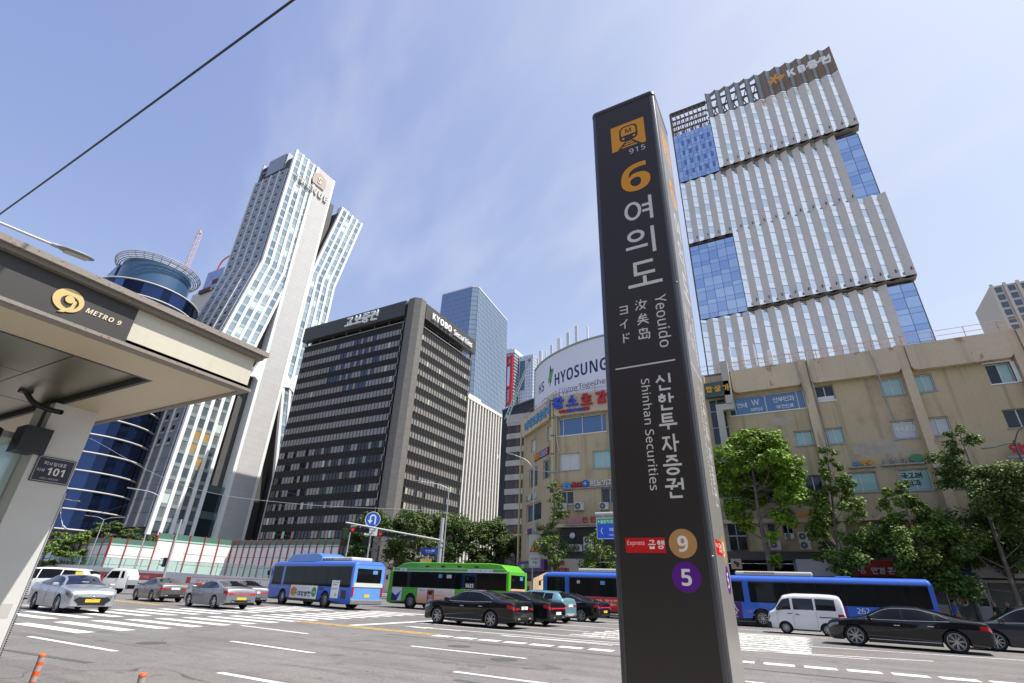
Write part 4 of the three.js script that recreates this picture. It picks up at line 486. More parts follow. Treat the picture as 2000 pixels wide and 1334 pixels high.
// mobile-phone antennas on the roof
{
  const protoAntenna = (x, y, z, h, w, label, name = 'antenna_panel', m = M.white) => { const t = thing(name, label, 'antenna', [x, y, z]); obj('panel', turned(rbox(w, h, 0.14, 0.04, 1), 0, 0, 0, 0, 0.5 + h / 2, 0.14), m, t); obj('mount_pole', [rod([0, 0, 0], [0, h + 0.4, 0], 0.035), bx(-0.04, 0.04, 0.7, 0.8, 0, 0.1), bx(-0.04, 0.04, h, h + 0.1, 0, 0.1)], M.galv, t); return t; };
  for (const [x, h, w, l] of [[-3.1, 2.3, 0.16, 'white panel antenna nearest the beige roof duct'], [-2.0, 2.5, 0.18, 'white panel antenna with cables second from the roof duct'], [-1.0, 2.1, 0.16, 'thin white panel antenna beside the grey box antenna'], [0.2, 1.3, 0.4, 'grey box antenna on the roof behind the clinic sign']]) protoAntenna(x, 20.2, -47.6, h, w, l);
  const drum = [[-26.2, -52.9], [-25.2, -51.6], [-23.9, -50.4], [-22.9, -49.9], [-21.6, -49.2], [-20.2, -48.6], [-18.9, -48], [-17.4, -47.6]];
  drum.forEach(([x, z], i) => protoAntenna(x, 26.4, z - 0.5, [1.7, 2.0, 1.2, 1.6, 1.9, 2.1, 2.4, 1.8][i], [0.2, 0.45, 0.15, 0.3, 0.5, 0.4, 0.35, 0.2][i], ['slim grey antenna at the left end of the round billboard top', 'wide white antenna second along the round billboard top', 'short thin antenna third along the round billboard top', 'beige antenna fourth along the round billboard top', 'broad white antenna fifth along the round billboard top', 'grey antenna sixth along the round billboard top', 'tall dark antenna seventh along the round billboard top', 'thin antenna nearest the station sign on the round billboard top'][i], 'antenna_panel', i % 3 === 1 ? M.white : M.pvc));
}
{ // curved billboard over the corner
  const t = thing('curved_billboard', 'large curved white billboard with dark blue lettering on the corner roof', 'billboard', [0, 0, 0]);
  const P = [[-26.5, -53.1], [-25, -51.5], [-23.4, -50.2], [-20.9, -48.8], [-18.1, -47.75], [-15.5, -47.3], [-11.5, -47.2], [-7, -47.6]], cv = new THREE.CatmullRomCurve3(P.map(([x, z]) => V3(x, 0, z))), n = 60, pos = [], uv = [], y0 = 20.4, y1 = 26.7, pts = cv.getSpacedPoints(n);
  for (let i = 0; i < n; i++) { const a = pts[i], b = pts[i + 1], u0 = i / n, u1 = (i + 1) / n; pos.push(a.x, y0, a.z, b.x, y0, b.z, b.x, y1, b.z, a.x, y0, a.z, b.x, y1, b.z, a.x, y1, a.z); uv.push(u0, 0, u1, 0, u1, 1, u0, 0, u1, 1, u0, 1); }
  const L = cv.getLength(), tex = canvas(2048, 640, (x, w, h) => { x.fillStyle = '#dcdce2'; x.fillRect(0, 0, w, h); const s = w / L; x.save(); x.translate(1.7 * s, h - 2.6 * s); const col = '#23245c'; x.fillStyle = col; x.font = `bold ${Math.round(1.5 * s)}px sans-serif`; x.scale(0.95, 1.25); x.fillText('HS', 0, 0); x.font = `bold ${Math.round(1.7 * s)}px sans-serif`; x.fillText('HYOSUNG', 4.1 * s, 0.15 * s); x.scale(1 / 0.95, 0.8); x.fillStyle = '#4d9a58'; const g = (p) => { x.beginPath(); p.forEach(([a, b], i) => x[i ? 'lineTo' : 'moveTo'](a * s, b * s)); x.fill(); }; g([[2.7, -0.5], [3.15, -3.0], [3.35, -2.3], [3.9, -2.2], [3.4, -0.8]]); x.fillStyle = col; g([[3.15, -3.0], [3.45, -2.1], [3.0, -1.6]]); x.fillStyle = '#4d9a58'; g([[2.6, -1.1], [3.9, -2.2], [3.2, -0.9]]); x.fillStyle = col; g([[3.0, 0.1], [3.1, -0.8], [3.5, -0.9]]); x.fillStyle = '#3c3c62'; x.font = `${Math.round(0.92 * s)}px sans-serif`; x.fillText('Creating Value Together', 1.6 * s, 1.75 * s); x.restore(); });
  const g = geo(pos, uv); obj('printed_sheet', g, new THREE.MeshStandardMaterial({ map: tex, roughness: 0.6 }), t, true);
  const back = pos.slice(); const rim = pts.filter((_, i) => i % 3 === 0).map((p) => [p.x, y1 + 0.1, p.z]); obj('top_rim', tube(rim, 0.14, 6, 60), M.grey, t); obj('end_trim', [rod([-26.5, y0, -53.1], [-26.5, y1, -53.1], 0.1)], M.grey, t); const fr = []; for (let i = 0; i <= n; i += 6) { const p = pts[i]; fr.push(rod([p.x, y0 - 0.3, p.z - 0.2], [p.x, y1, p.z - 0.2], 0.06), rod([p.x, y1 - 1, p.z - 0.25], [p.x + 0.4, y0, p.z - 3], 0.05)); } obj('support_frame', fr, M.galv, t);
}
// signs of raised letters on the tan building
letterSign('restaurant_sign', 'big blue and red restaurant letters on the corner parapet', '황소生갈비', 1.18, 0.17, 0.18, [M.blue, M.blue, M.red, M.red, M.red], [-20.95, 18.78, -46.38], 0, null, null, 1.28);
letterSign('restaurant_sign', 'small red and blue letter row under the big restaurant sign', '석갈비돼지구이전문점', 0.34, 0.17, 0.1, [M.red, M.red, M.red, M.blue, M.blue, M.blue, M.blue, M.blue], [-20.3, 18.2, -46.4], 0, null, null, 0.95);
letterSign('clinic_sign', 'blue and red letter row with small round badge above the third floor corner windows', '오울말끔치과', 0.5, 0.18, 0.12, [M.gold, M.cyan, M.cyan, M.red, M.red, M.red], [-20.7, 10.66, -46.9], 0, null, null, 0.95);
letterSign('clinic_sign', 'pale letter row beside a round blue and green badge near the station sign', '비뇨기과', 0.55, 0.16, 0.12, M.pvc, [-17.25, 10.68, -46.9], 0, (t) => { obj('badge', turned(new THREE.CylinderGeometry(0.34, 0.34, 0.12, 20), Math.PI / 2, 0, 0, -0.5, 0.3, 0.08), M.blue, t); obj('badge_cross', [bx(-0.55, -0.45, 0.1, 0.5, 0.14, 0.18), bx(-0.7, -0.3, 0.25, 0.35, 0.14, 0.181)], mat([0.2, 0.6, 0.4], 0.5), t); obj('bracket', bx(-3.7, 2.4, -0.14, -0.04, -0.05, 0.1), M.grey, t); }, null, 1);
letterSign('shop_sign', 'pink and red letters on a grey bracket above the dark louvres', '빨래전문', 0.5, 0.18, 0.12, [M.pink, M.pink, M.red, M.red], [-19.5, 7.35, -46.45], 0, (t) => obj('bracket', bx(-0.3, 4, -0.2, -0.08, -0.05, 0.12), M.grey, t), null, 1.45);
letterSign('clinic_sign', 'grey and teal letters with oval green badge above a teal window', '봄향기', 0.42, 0.16, 0.1, M.grey, [6.2, 11.02, -46.9], 0, (t) => { obj('bracket', bx(-0.2, 2.6, -0.13, -0.02, -0.05, 0.12), M.grey, t); obj('badge', (() => { const g = new THREE.CylinderGeometry(0.3, 0.3, 0.1, 20); g.rotateX(Math.PI / 2); g.scale(1.5, 1, 1); g.translate(2.1, 0.3, 0.06); return g; })(), M.green, t); }, null, 1.3);
letterSign('pharmacy_sign', 'yellow letters beside a teal box on the bracket left of the oval badge', '의약국', 0.4, 0.18, 0.1, [M.cyan, M.gold, M.gold], [4.3, 11.0, -46.9], 0, (t) => obj('bracket', bx(-0.4, 1.4, -0.13, -0.02, -0.05, 0.12), M.grey, t), null, 1.05);
letterSign('shop_sign', 'red and yellow letters behind the rightmost street tree', '약손면', 0.75, 0.18, 0.12, [M.red, M.red, M.gold], [13.5, 11.0, -46.5], 0, (t) => obj('bracket', bx(-0.3, 2.6, -0.2, -0.05, -0.05, 0.15), M.grey, t));
letterSign('shop_sign', 'green purple yellow and red letters on the ledge above the air conditioners', '관명품수산고기', 0.5, 0.18, 0.1, [M.green, M.purple, M.purple, M.gold, M.gold, M.red, M.red], [-1.85, 7.32, -46.45], 0, null, null, 0.92);
letterSign('shop_sign', 'blue and red letters on the ledge between two street trees', '명품수산', 0.6, 0.17, 0.1, [M.cyan, M.cyan, M.red, M.red], [4.55, 6.1, -46.75], 0);
letterSign('chamfer_sign', 'blue white letters along the chamfered corner parapet', '여의도종합상가', 1.0, 0.17, 0.14, M.cyan, [-27.0, 18.5, -51.75], -0.733 + Math.PI * 0, null, null, 1.05);
letterSign('chamfer_sign', 'yellow and violet letters on a dark board on the chamfered corner', '백산도덤솥밥', 0.62, 0.17, 0.12, [M.gold, M.gold, M.gold, mat([0.3, 0.3, 0.6], 0.5), mat([0.3, 0.3, 0.6], 0.5), M.pink], [-25.2, 14.6, -50.75], 0.733 - 1.466, (t) => obj('board', bx(-0.1, 4.1, -0.1, 0.75, -0.1, 0), M.dark, t));
letterSign('chamfer_sign', 'green and white letter row low on the chamfered corner', '고려정형외과', 0.5, 0.17, 0.12, [M.green, M.pvc, M.pvc], [-26.9, 10.5, -52.3], -0.733);
letterSign('chamfer_sign', 'multicoloured letter row above the chamfered corner shop', '수영복당구장', 0.5, 0.17, 0.12, [M.pvc, M.red, M.blue, M.green, M.red], [-26.8, 7.0, -52.2], -0.733);
{ // boards
  let b = signBoard('arcade_sign', 'dark green arcade board with golden letters beside the roof duct', -5.62, -3.5, 17.7, 19.1, -46.4, mat([0.05, 0.085, 0.08], 0.6), 0.5); let cx = -0.95; for (const ch of '합상가') { obj('letter', raised(ch, 0.55, 0.2, 0.1).map((g) => g.translate(cx, -0.25, 0.5)), M.gold, b); cx += 0.72; }
  b = thing('clinic_window_lettering', 'white clinic lettering stuck on the blue top floor windows', 'sign', [-0.9, 16.1, -47.2]); const film = (ch, s, x, y) => obj('letter', raised(ch, s, 0.12, 0.01).map((g) => g.translate(x, y, 0)), mat([0.75, 0.78, 0.82], 0.6), b);
  [['산', 0], ['부', 0.42], ['인', 0.84], ['과', 1.26]].forEach(([c, x]) => film(c, 0.44, 0.55 + x, 0.85)); [['야', 0], ['간', 0.34], ['진', 0.68], ['료', 1.02]].forEach(([c, x]) => film(c, 0.33, 0.75 + x, 0.25)); [['연', 0], ['세', 0.42]].forEach(([c, x]) => film(c, 0.44, -2.4 + x, 0.7)); [['여', 0], ['의', 0.33], ['사', 0.66]].forEach(([c, x]) => film(c, 0.32, -1.3 + x, 0.25)); obj('letter', letter('W', 0.55, 0.1, 0.01, false).g.map((g) => g.translate(-1.15, 0.8, 0)), mat([0.75, 0.78, 0.82], 0.6), b);
  b = thing('clinic_window_lettering', 'white clinic lettering on the grey boarded fourth floor window', 'sign', [7.5, 13.4, -47.2]); [['수', 0], ['내', 0.44], ['과', 0.88]].forEach(([c, x]) => obj('letter', raised(c, 0.42, 0.14, 0.01).map((g) => g.translate(0.08 + x, 0.05, 0.01)), M.white, b));
  b = thing('clinic_window_lettering', 'black lettering on the teal third floor window beside the pilaster', 'sign', [6.95, 9.1, -47.2]); [['국', 0.0, 0.85], ['고', 0.42, 0.85], ['려', 0.84, 0.85], ['외', 0.2, 0.3], ['과', 0.66, 0.3]].forEach(([c, x, y]) => obj('letter', raised(c, 0.4, 0.14, 0.01).map((g) => g.translate(0.15 + x, y, 0.01)), M.dark, b));
  // shop boards at street level
  b = signBoard('optician_sign', 'red optician board with white letters behind the blue bus', 2.4, 5.85, 3.25, 4.3, -46.7, mat([0.36, 0.03, 0.015], 0.5), 0.3); cx = -0.5; for (const ch of '안경콘택트') { obj('letter', raised(ch, 0.4, 0.16, 0.06).map((g) => g.translate(cx, -0.35, 0.3)), M.white, b); cx += ch === '경' ? 0.55 : 0.42; } obj('letter', [...letter('K', 0.6, 0.1, 0.06, false).g, ...letter('g', 0.5, 0.1, 0.06, false).g.map((g) => g.translate(0.45, 0, 0))].map((g) => g.translate(-1.6, -0.2, 0.3)), M.white, b);
  b = signBoard('pharmacy_board', 'deep blue pharmacy board with white letter above a light blue awning', 5.95, 9.15, 3.72, 4.5, -46.7, mat([0.012, 0.03, 0.13], 0.5), 0.3); obj('letter', raised('윤', 0.55, 0.17, 0.06).map((g) => g.translate(-0.7, -0.3, 0.3)), M.white, b); obj('letter', raised('약', 0.55, 0.17, 0.06).map((g) => g.translate(0, -0.3, 0.3)), M.white, b);
  b = thing('awning', 'light blue shop awning under the pharmacy board', 'awning', [7.6, 3.35, -46.4]); obj('canvas', slab([[-1.65, 0.3, 0.1], [1.6, 0.3, 0.1], [1.65, 0, 0.9], [-1.7, 0, 0.9]], [0, -0.03, 0]), mat([0.05, 0.3, 0.62], 0.7), b); obj('valance', bx(-1.7, 1.65, -0.16, 0, 0.88, 0.9), mat([0.05, 0.28, 0.6], 0.7), b);
  b = signBoard('exchange_sign', 'white exchange shop board with colourful emblem and white letters', 9.2, 13.4, 3.3, 4.5, -46.7, mat([0.5, 0.5, 0.52], 0.5), 0.4); [['#c2432b', 0], ['#e0a23c', 1], ['#3d78b0', 2], ['#d46a4a', 3]].forEach(([c, i]) => obj('emblem', bx(-1.85 + i * 0.14, -1.71 + i * 0.14, -0.05 + (i % 2) * 0.08, 0.3 + (i % 2) * 0.08, 0.4, 0.45), mat(c, 0.5), b)); const put = (txt, s, x, y) => { let c = x; for (const ch of txt) { const { g, w } = letter(ch, s, 0.1, 0.05); obj('letter', g.map((q) => q.translate(c, y, 0.41)), M.white, b); c += w * 0.98; } }; put('MONEY', 0.26, -1.15, 0.2); put('EXCHANGE', 0.26, -1.15, -0.14);
  b = signBoard('salon_sign', 'white shop board with small dark lettering above the blue bus', -1.0, 2.3, 3.2, 4.35, -46.7, mat([0.55, 0.55, 0.55], 0.6), 0.2); let c2 = 0.2; for (const ch of 'PORTE') { const { g, w } = letter(ch, 0.26, 0.1, 0.03, false); obj('letter', g.map((q) => q.translate(c2, -0.25, 0.2)), M.dark, b); c2 += w; }
  b = signBoard('cafe_sign', 'cream board with dark red stamp beside the station sign', -5.6, -4.8, 3.6, 4.35, -46.7, mat([0.55, 0.45, 0.28], 0.6), 0.2); obj('stamp', [turned(new THREE.CylinderGeometry(0.12, 0.12, 0.02, 10), 1.57, 0, 0, -0.08, 0.1, 0.21), turned(new THREE.CylinderGeometry(0.14, 0.12, 0.02, 9), 1.57, 0, 0, 0.1, 0.0, 0.215), turned(new THREE.CylinderGeometry(0.1, 0.1, 0.02, 8), 1.57, 0, 0, 0.06, -0.12, 0.22)], mat([0.14, 0.03, 0.02], 0.6), b);
  b = signBoard('coffee_sign', 'cream coffee shop board with dark red capital letters above the bus roof', -21.1, -17.9, 2.9, 4.25, -46.55, mat([0.6, 0.52, 0.4], 0.6), 0.25); const cw = (txt, y, s) => { let c = -1.35; for (const ch of txt) { const { g, w } = letter(ch, s, 0.14, 0.05); obj('letter', g.map((q) => q.scale(0.78, 1.35, 1).translate(c, y, 0.25)), M.red, b); c += w * 0.76; } }; cw('COFFEE', 0.12, 0.29); cw('ROASTERS', -0.45, 0.29);
  b = thing('convenience_sign', 'purple and green shop fascia on the chamfered corner', 'sign', [-26.6, 3.3, -51.5], -0.733); obj('board', bx(-1.2, 6.2, 0, 0.95, 0, 0.35), mat([0.09, 0.03, 0.2], 0.5), b); obj('stripe', bx(-0.6, 5, 0.25, 0.65, 0.35, 0.38), mat([0.12, 0.3, 0.03], 0.5), b); let c3 = 0.2; for (const ch of 'CU') { const { g, w } = letter(ch, 0.42, 0.1, 0.05); obj('letter', g.map((q) => q.translate(c3, 0.26, 0.39)), M.white, b); c3 += w * 0.9; }
  b = thing('awning', 'dark maroon corner shop awning beside the green bus', 'awning', [-26.4, 2.5, -51.2], -0.733); obj('canvas', slab([[-1, 0.7, 0], [6, 0.7, 0], [6, 0, 1.6], [-1, 0, 1.6]], [0, -0.04, 0]), mat([0.05, 0.018, 0.03], 0.8), b); obj('valance', bx(-1, 6, -0.2, 0, 1.56, 1.6), mat([0.05, 0.02, 0.03], 0.8), b);
}
{ // shop fronts at street level
  const glassF = mat([0.55, 0.6, 0.58], 0.05, 0, { transmission: 0.75, thickness: 0 }), lit = new THREE.MeshStandardMaterial({ color: 0xffffff, emissive: 0xdff0d8, emissiveIntensity: 0.35, roughness: 0.6 });
  const fronts = [[-0.5, 2.1, 'grey'], [2.8, 5.6, 'grey'], [6.2, 9.0, 'green'], [9.8, 12.4, 'gold'], [12.8, 15.8, 'grey'], [16.6, 22, 'grey'], [-20, -14.4, 'grey'], [-13.5, -8, 'grey'], [-7, -1.3, 'grey']];
  fronts.forEach(([a, b, k], i) => {
    const t = new THREE.Group(); t.name = 'shop_front'; tanB.add(t); t.position.set((a + b) / 2, 0.14, -0.15); const w = b - a;
    obj('frame', [bx(-w / 2, w / 2, 2.9, 3.05, -0.06, 0.06), bx(-w / 2, w / 2, 0, 0.12, -0.06, 0.06), bx(-w / 2, -w / 2 + 0.08, 0.12, 2.9, -0.06, 0.06), bx(w / 2 - 0.08, w / 2, 0.12, 2.9, -0.06, 0.06)], M.steel, t);
    const n = Math.max(2, Math.round(w / 1.4)); for (let j = 0; j < n; j++) { const p = -w / 2 + 0.08 + (w - 0.16) * j / n, q = -w / 2 + 0.08 + (w - 0.16) * (j + 1) / n; obj('pane', bx(p + 0.02, q - 0.02, 0.14, 2.88, -0.012, 0.012), glassF, t); if (j) obj('mullion', bx(p - 0.03, p + 0.03, 0.12, 2.9, -0.05, 0.05), M.steel, t); }
    obj('back_wall', bx(-w / 2, w / 2, 0, 3.4, -2.6, -2.5), k === 'gold' ? mat([0.3, 0.22, 0.12], 0.8) : k === 'green' ? mat([0.16, 0.3, 0.12], 0.8) : mat([0.16, 0.15, 0.14], 0.8), t);
    const sh = []; for (let r = 0; r < 4; r++) sh.push(bx(-w / 2 + 0.2, w / 2 - 0.2, 0.5 + r * 0.6, 0.55 + r * 0.6, -2.5, -2.1)); obj('shelf', sh, k === 'green' ? mat([0.25, 0.5, 0.2], 0.6) : M.pvc, t);
    if (k === 'green') { obj('notice_board', bx(-w / 2 + 0.1, -w / 2 + 1.3, 0.2, 1.5, 0.02, 0.04), mat([0.55, 0.52, 0.48], 0.7), t); obj('round_notice', turned(new THREE.CylinderGeometry(0.3, 0.3, 0.02, 24), Math.PI / 2, 0, 0, 0.75, 1.75, 0.05), M.white, t); obj('notice_letter', raised('약', 0.34, 0.18, 0.01).map((g) => g.translate(0.58, 1.58, 0.065)), M.red, t); obj('notice_letter', raised('약', 0.42, 0.18, 0.01).map((g) => g.translate(-0.9, 1.8, 0.03)), M.red, t); obj('green_cross', [bx(-1.25, -1.0, 1.28, 1.36, 0.045, 0.05), bx(-1.165, -1.085, 1.2, 1.44, 0.045, 0.051)], M.green, t); }
  });
  const k = thing('cash_machine_panel', 'white narrow service panel with dark screen beside the exchange shop', 'panel', [9.35, 0.14, -46.85]); obj('cabinet', bx(-0.35, 0.35, 0, 3.1, -0.3, 0.1), mat([0.5, 0.5, 0.51], 0.6), k); obj('screen', bx(-0.25, 0.25, 1.5, 1.95, 0.1, 0.12), M.dark, k); obj('notice', bx(-0.26, 0.26, 1.4, 2.2, 0.1, 0.112), mat([0.6, 0.55, 0.62], 0.6), k); obj('notice_bar', bx(-0.2, 0.15, 2.02, 2.14, 0.112, 0.118), M.red, k);
}
{ // outdoor air-conditioning units
  function ac(x, y, z, w, h, label, fans = 1) {
    const t = thing('air_conditioner', label, 'air conditioner', [x, y, z], 0, 'outdoor air conditioning units on the tan building'); obj('casing', turned(rbox(w, h, 0.36, 0.03, 1), 0, 0, 0, w / 2, h / 2, 0.3), mat([0.56, 0.54, 0.5], 0.6), t);
    for (let i = 0; i < fans; i++) { const fh = h / fans, r = Math.min(w * 0.32, fh * 0.42), cy = fh * (i + 0.5); obj('fan_grille', turned(new THREE.CylinderGeometry(r, r, 0.02, 24), Math.PI / 2, 0, 0, w * 0.38, cy, 0.485), mat([0.1, 0.1, 0.1], 0.7), t); const rg = []; for (let k = 1; k <= 4; k++) rg.push(turned(new THREE.TorusGeometry(r * k / 4, 0.008, 4, 20), 0, 0, 0, w * 0.38, cy, 0.5)); obj('grille_ring', rg, mat([0.25, 0.25, 0.25], 0.6), t); obj('fan_hub', turned(new THREE.CylinderGeometry(r * 0.22, r * 0.22, 0.03, 12), Math.PI / 2, 0, 0, w * 0.38, cy, 0.5), M.pvc, t); }
    obj('badge', bx(w * 0.78, w * 0.9, h * 0.82, h * 0.92, 0.48, 0.487), fans > 1 || h < 0.7 ? M.red : M.blue, t); obj('bracket', [bx(0.05, 0.1, -0.08, 0, 0.02, 0.5), bx(w - 0.1, w - 0.05, -0.08, 0, 0.02, 0.5)], M.grey, t);
  }
  ac(-20.6, 8.46, -46.99, 0.9, 0.74, 'white air conditioner under the third floor corner window'); ac(-18.83, 8.5, -46.99, 0.92, 0.74, 'white air conditioner on the bare wall right of the corner one'); ac(-16.34, 8.46, -46.99, 0.85, 0.66, 'air conditioner under the broken third floor window');
  ac(-20.8, 4.34, -46.7, 0.88, 0.72, 'air conditioner just above the coffee board'); ac(-19.8, 4.88, -46.85, 0.86, 0.58, 'left of two small air conditioners below the dark louvres'); ac(-18.8, 4.88, -46.85, 0.7, 0.58, 'right of two small air conditioners below the dark louvres'); ac(-17.95, 4.92, -46.85, 0.92, 1.2, 'tall twin fan air conditioner on the dark louvres', 2); ac(-16.84, 4.86, -46.85, 0.72, 0.6, 'air conditioner behind the blue direction sign');
  ac(-1.42, 5.78, -46.99, 0.66, 0.42, 'small air conditioner under the window behind the plane tree'); ac(-0.5, 4.98, -46.6, 0.75, 1.25, 'tall twin fan air conditioner left of the slim ginkgo', 2); ac(-2.56, 4.98, -46.6, 0.78, 0.72, 'air conditioner half hidden by the plane tree trunk');
  const d = thing('satellite_dish', 'small white satellite dish on the dark louvres', 'dish', [-19.1, 6.2, -46.7]); obj('dish', turned(new THREE.SphereGeometry(0.42, 20, 8, 0, Math.PI * 2, 0, 0.7), Math.PI / 2 - 0.2, 0, 0, 0, 0, -0.2), mat([0.6, 0.6, 0.58], 0.6), d); obj('arm', rod([0, -0.2, -0.1], [0, -0.1, 0.35], 0.02), M.grey, d);
}
// ---------- station sign pillar in the foreground ----------
{
  const X0 = -0.945, X1 = -0.418, ZF = -2.89, ZB = -3.4, H = 5.15, w = X1 - X0, d = ZF - ZB;
  const t = thing('station_pylon', 'tall dark station sign pillar with yellow six and korean lettering', 'sign', [(X0 + X1) / 2, 0, (ZF + ZB) / 2]);
  const skin = mat([0.046, 0.04, 0.036], 0.2, 0), edge = mat([0.1, 0.098, 0.105], 0.28, 0.75), cap = mat([0.05, 0.047, 0.047], 0.4, 0.4);
  const R = 0.036, hw = w / 2, hd = d / 2;
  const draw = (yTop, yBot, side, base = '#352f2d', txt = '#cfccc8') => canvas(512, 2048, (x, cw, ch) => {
    x.fillStyle = base; x.fillRect(0, 0, cw, ch); const sy = ch / (yTop - yBot), W = 0.527, sx = cw / W; x.scale(1, 1);
    const PX = (m) => m * sx, PY = (m) => (yTop - m) * sy, or = '#d8921f', k = sx / sy;
    x.save(); x.translate(0, 0);
    const sq = (fn, mx, my, s) => { x.save(); x.translate(PX(mx), PY(my)); x.scale(sx * s / 100, sy * s / 100); fn(); x.restore(); };
    // train emblem
    sq(() => { x.fillStyle = or; x.fillRect(0, 0, 100, 104); x.strokeStyle = x.fillStyle = base; x.lineWidth = 3; x.beginPath(); x.roundRect(25, 12, 54, 62, [18, 18, 14, 14]); x.fill(); x.fillStyle = or; x.beginPath(); x.roundRect(30, 17, 44, 34, [14, 14, 2, 2]); x.fill(); x.beginPath(); x.arc(36, 62, 4, 0, 7); x.arc(68, 62, 4, 0, 7); x.fill(); x.fillStyle = base; x.font = 'bold 24px sans-serif'; x.textAlign = 'center'; x.fillText('M', 52, 43); x.textAlign = 'left'; x.beginPath(); x.moveTo(42, 74); x.lineTo(62, 74); x.lineTo(88, 104); x.lineTo(16, 104); x.fill(); x.fillStyle = or; for (const [y, a, b] of [[78, 41, 63], [86, 36, 68], [95, 28, 76]]) { x.beginPath(); x.moveTo(a, y + 5); x.lineTo(a + 3, y); x.lineTo(b - 3, y); x.lineTo(b, y + 5); x.fill(); } }, 0.156, 4.94, 0.27);
    sq(() => { x.fillStyle = txt; x.font = '100px sans-serif'; x.letterSpacing = '8px'; x.fillText('915', 0, 0); }, 0.287, 4.585, 0.073);
    sq(() => { x.fillStyle = or; x.font = 'bold 140px sans-serif'; x.scale(1.2, 1); x.fillText('6', -7, 0); }, 0.214, 4.195, 0.27);
    const col = (s0, mx, my, s, step, wt, c = txt) => { let y = my; for (const chh of s0) { sq(() => print(x, chh, 0, 88, 100, wt, c), mx, y, s); y -= step; } };
    col('여', 0.208, 4.118, 0.238, 1, 0.1); col('의', 0.204, 3.83, 0.246, 1, 0.1); col('도', 0.2, 3.55, 0.25, 1, 0.1);
    col('汝矣岛', 0.233, 3.24, 0.092, 0.112, 0.09); col('ヨイド', 0.116, 3.22, 0.082, 0.108, 0.1);
    const down = (s0, mx, my, size, len, bold) => { x.save(); x.translate(PX(mx), PY(my)); x.rotate(0); x.transform(0, sy, -sx, 0, 0, 0); x.fillStyle = txt; const f = 100; x.font = `${f}px sans-serif`; const L = x.measureText(s0).width; x.scale(len / L, size / f); x.fillText(s0, 0, 0); x.restore(); };
    down('Yeouido', 0.368, 3.238, 0.098, 0.39); down('Shinhan Securities', 0.232, 2.668, 0.07, 0.675);
    x.fillStyle = txt; x.fillRect(PX(0.075), PY(2.7625), PX(0.374), 0.0095 * sy);
    col('신한투자증권', 0.315, 2.68, 0.112, 0.1245, 0.115);
    x.fillStyle = '#cf1f1f'; x.fillRect(PX(0.072), PY(1.75), PX(0.215), 0.075 * sy); sq(() => { x.fillStyle = '#e8e4e0'; x.font = '100px sans-serif'; x.fillText('Express', 0, 0); }, 0.08, 1.715, 0.0285); sq(() => print(x, '급행', 0, 88, 100, 0.13, '#ebe6e0'), 0.195, 1.738, 0.045);
    for (const [my, c, n] of [[1.721, '#b98a55', '9'], [1.562, '#5d1f86', '5']]) { x.fillStyle = c; x.beginPath(); x.ellipse(PX(0.377), PY(my), PX(0.0715), 0.0715 * sy, 0, 0, 7); x.fill(); sq(() => { x.fillStyle = '#e6e2de'; x.font = 'bold 100px sans-serif'; x.textAlign = 'center'; x.fillText(n, 0, 37); x.textAlign = 'left'; }, 0.377, my, 0.108); }
    x.restore();
  });
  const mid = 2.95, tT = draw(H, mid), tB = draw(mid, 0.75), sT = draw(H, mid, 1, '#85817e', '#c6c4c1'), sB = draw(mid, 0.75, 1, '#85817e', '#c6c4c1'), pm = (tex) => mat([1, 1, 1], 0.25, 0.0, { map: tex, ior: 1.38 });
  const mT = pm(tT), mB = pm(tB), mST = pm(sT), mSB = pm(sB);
  const face = (y0, y1, m, turn, ww, dd, name) => { const g = new THREE.PlaneGeometry(ww - 2 * R, y1 - y0); const u = g.attributes.uv; for (let i = 0; i < u.count; i++) u.setX(i, u.getX(i) ? 1 - R / ww : R / ww); g.translate(0, (y0 + y1) / 2, dd); g.rotateY(turn); return obj(name, g, m, t); };
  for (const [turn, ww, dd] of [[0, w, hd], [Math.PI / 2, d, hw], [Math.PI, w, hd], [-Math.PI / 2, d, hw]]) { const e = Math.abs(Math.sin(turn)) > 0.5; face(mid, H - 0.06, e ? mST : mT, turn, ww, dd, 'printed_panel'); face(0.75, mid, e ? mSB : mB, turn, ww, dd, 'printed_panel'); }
  // fix the print so that the top panel does not stretch over the cap
  obj('body', bx(-hw + 0.01, hw - 0.01, 0.14, H - 0.02, -hd + 0.01, hd - 0.01), skin, t); obj('plinth', [bx(-hw + 0.004, hw - 0.004, 0.14, 0.748, -hd + 0.004, hd - 0.004)], skin, t);
  for (const [sx, sz] of [[1, 1], [1, -1], [-1, 1], [-1, -1]]) obj('corner_trim', turned(new THREE.CylinderGeometry(R, R, H - 0.2, 14), 0, 0, 0, sx * (hw - R), 0.14 + (H - 0.2) / 2, sz * (hd - R)), edge, t);
  obj('top_cap', turned(rbox(w + 0.006, d + 0.006, 0.058, 0.04, 2), -Math.PI / 2, 0, 0, 0, H - 0.028, 0), cap, t);
  const bolts = []; for (const y of [1.66, 3.3]) for (const a of [-1, 1]) bolts.push(turned(new THREE.SphereGeometry(0.006, 6, 4), 0, 0, 0, a * (hw - 0.012), y, hd - 0.004)); obj('bolt', bolts, M.steel, t);
}
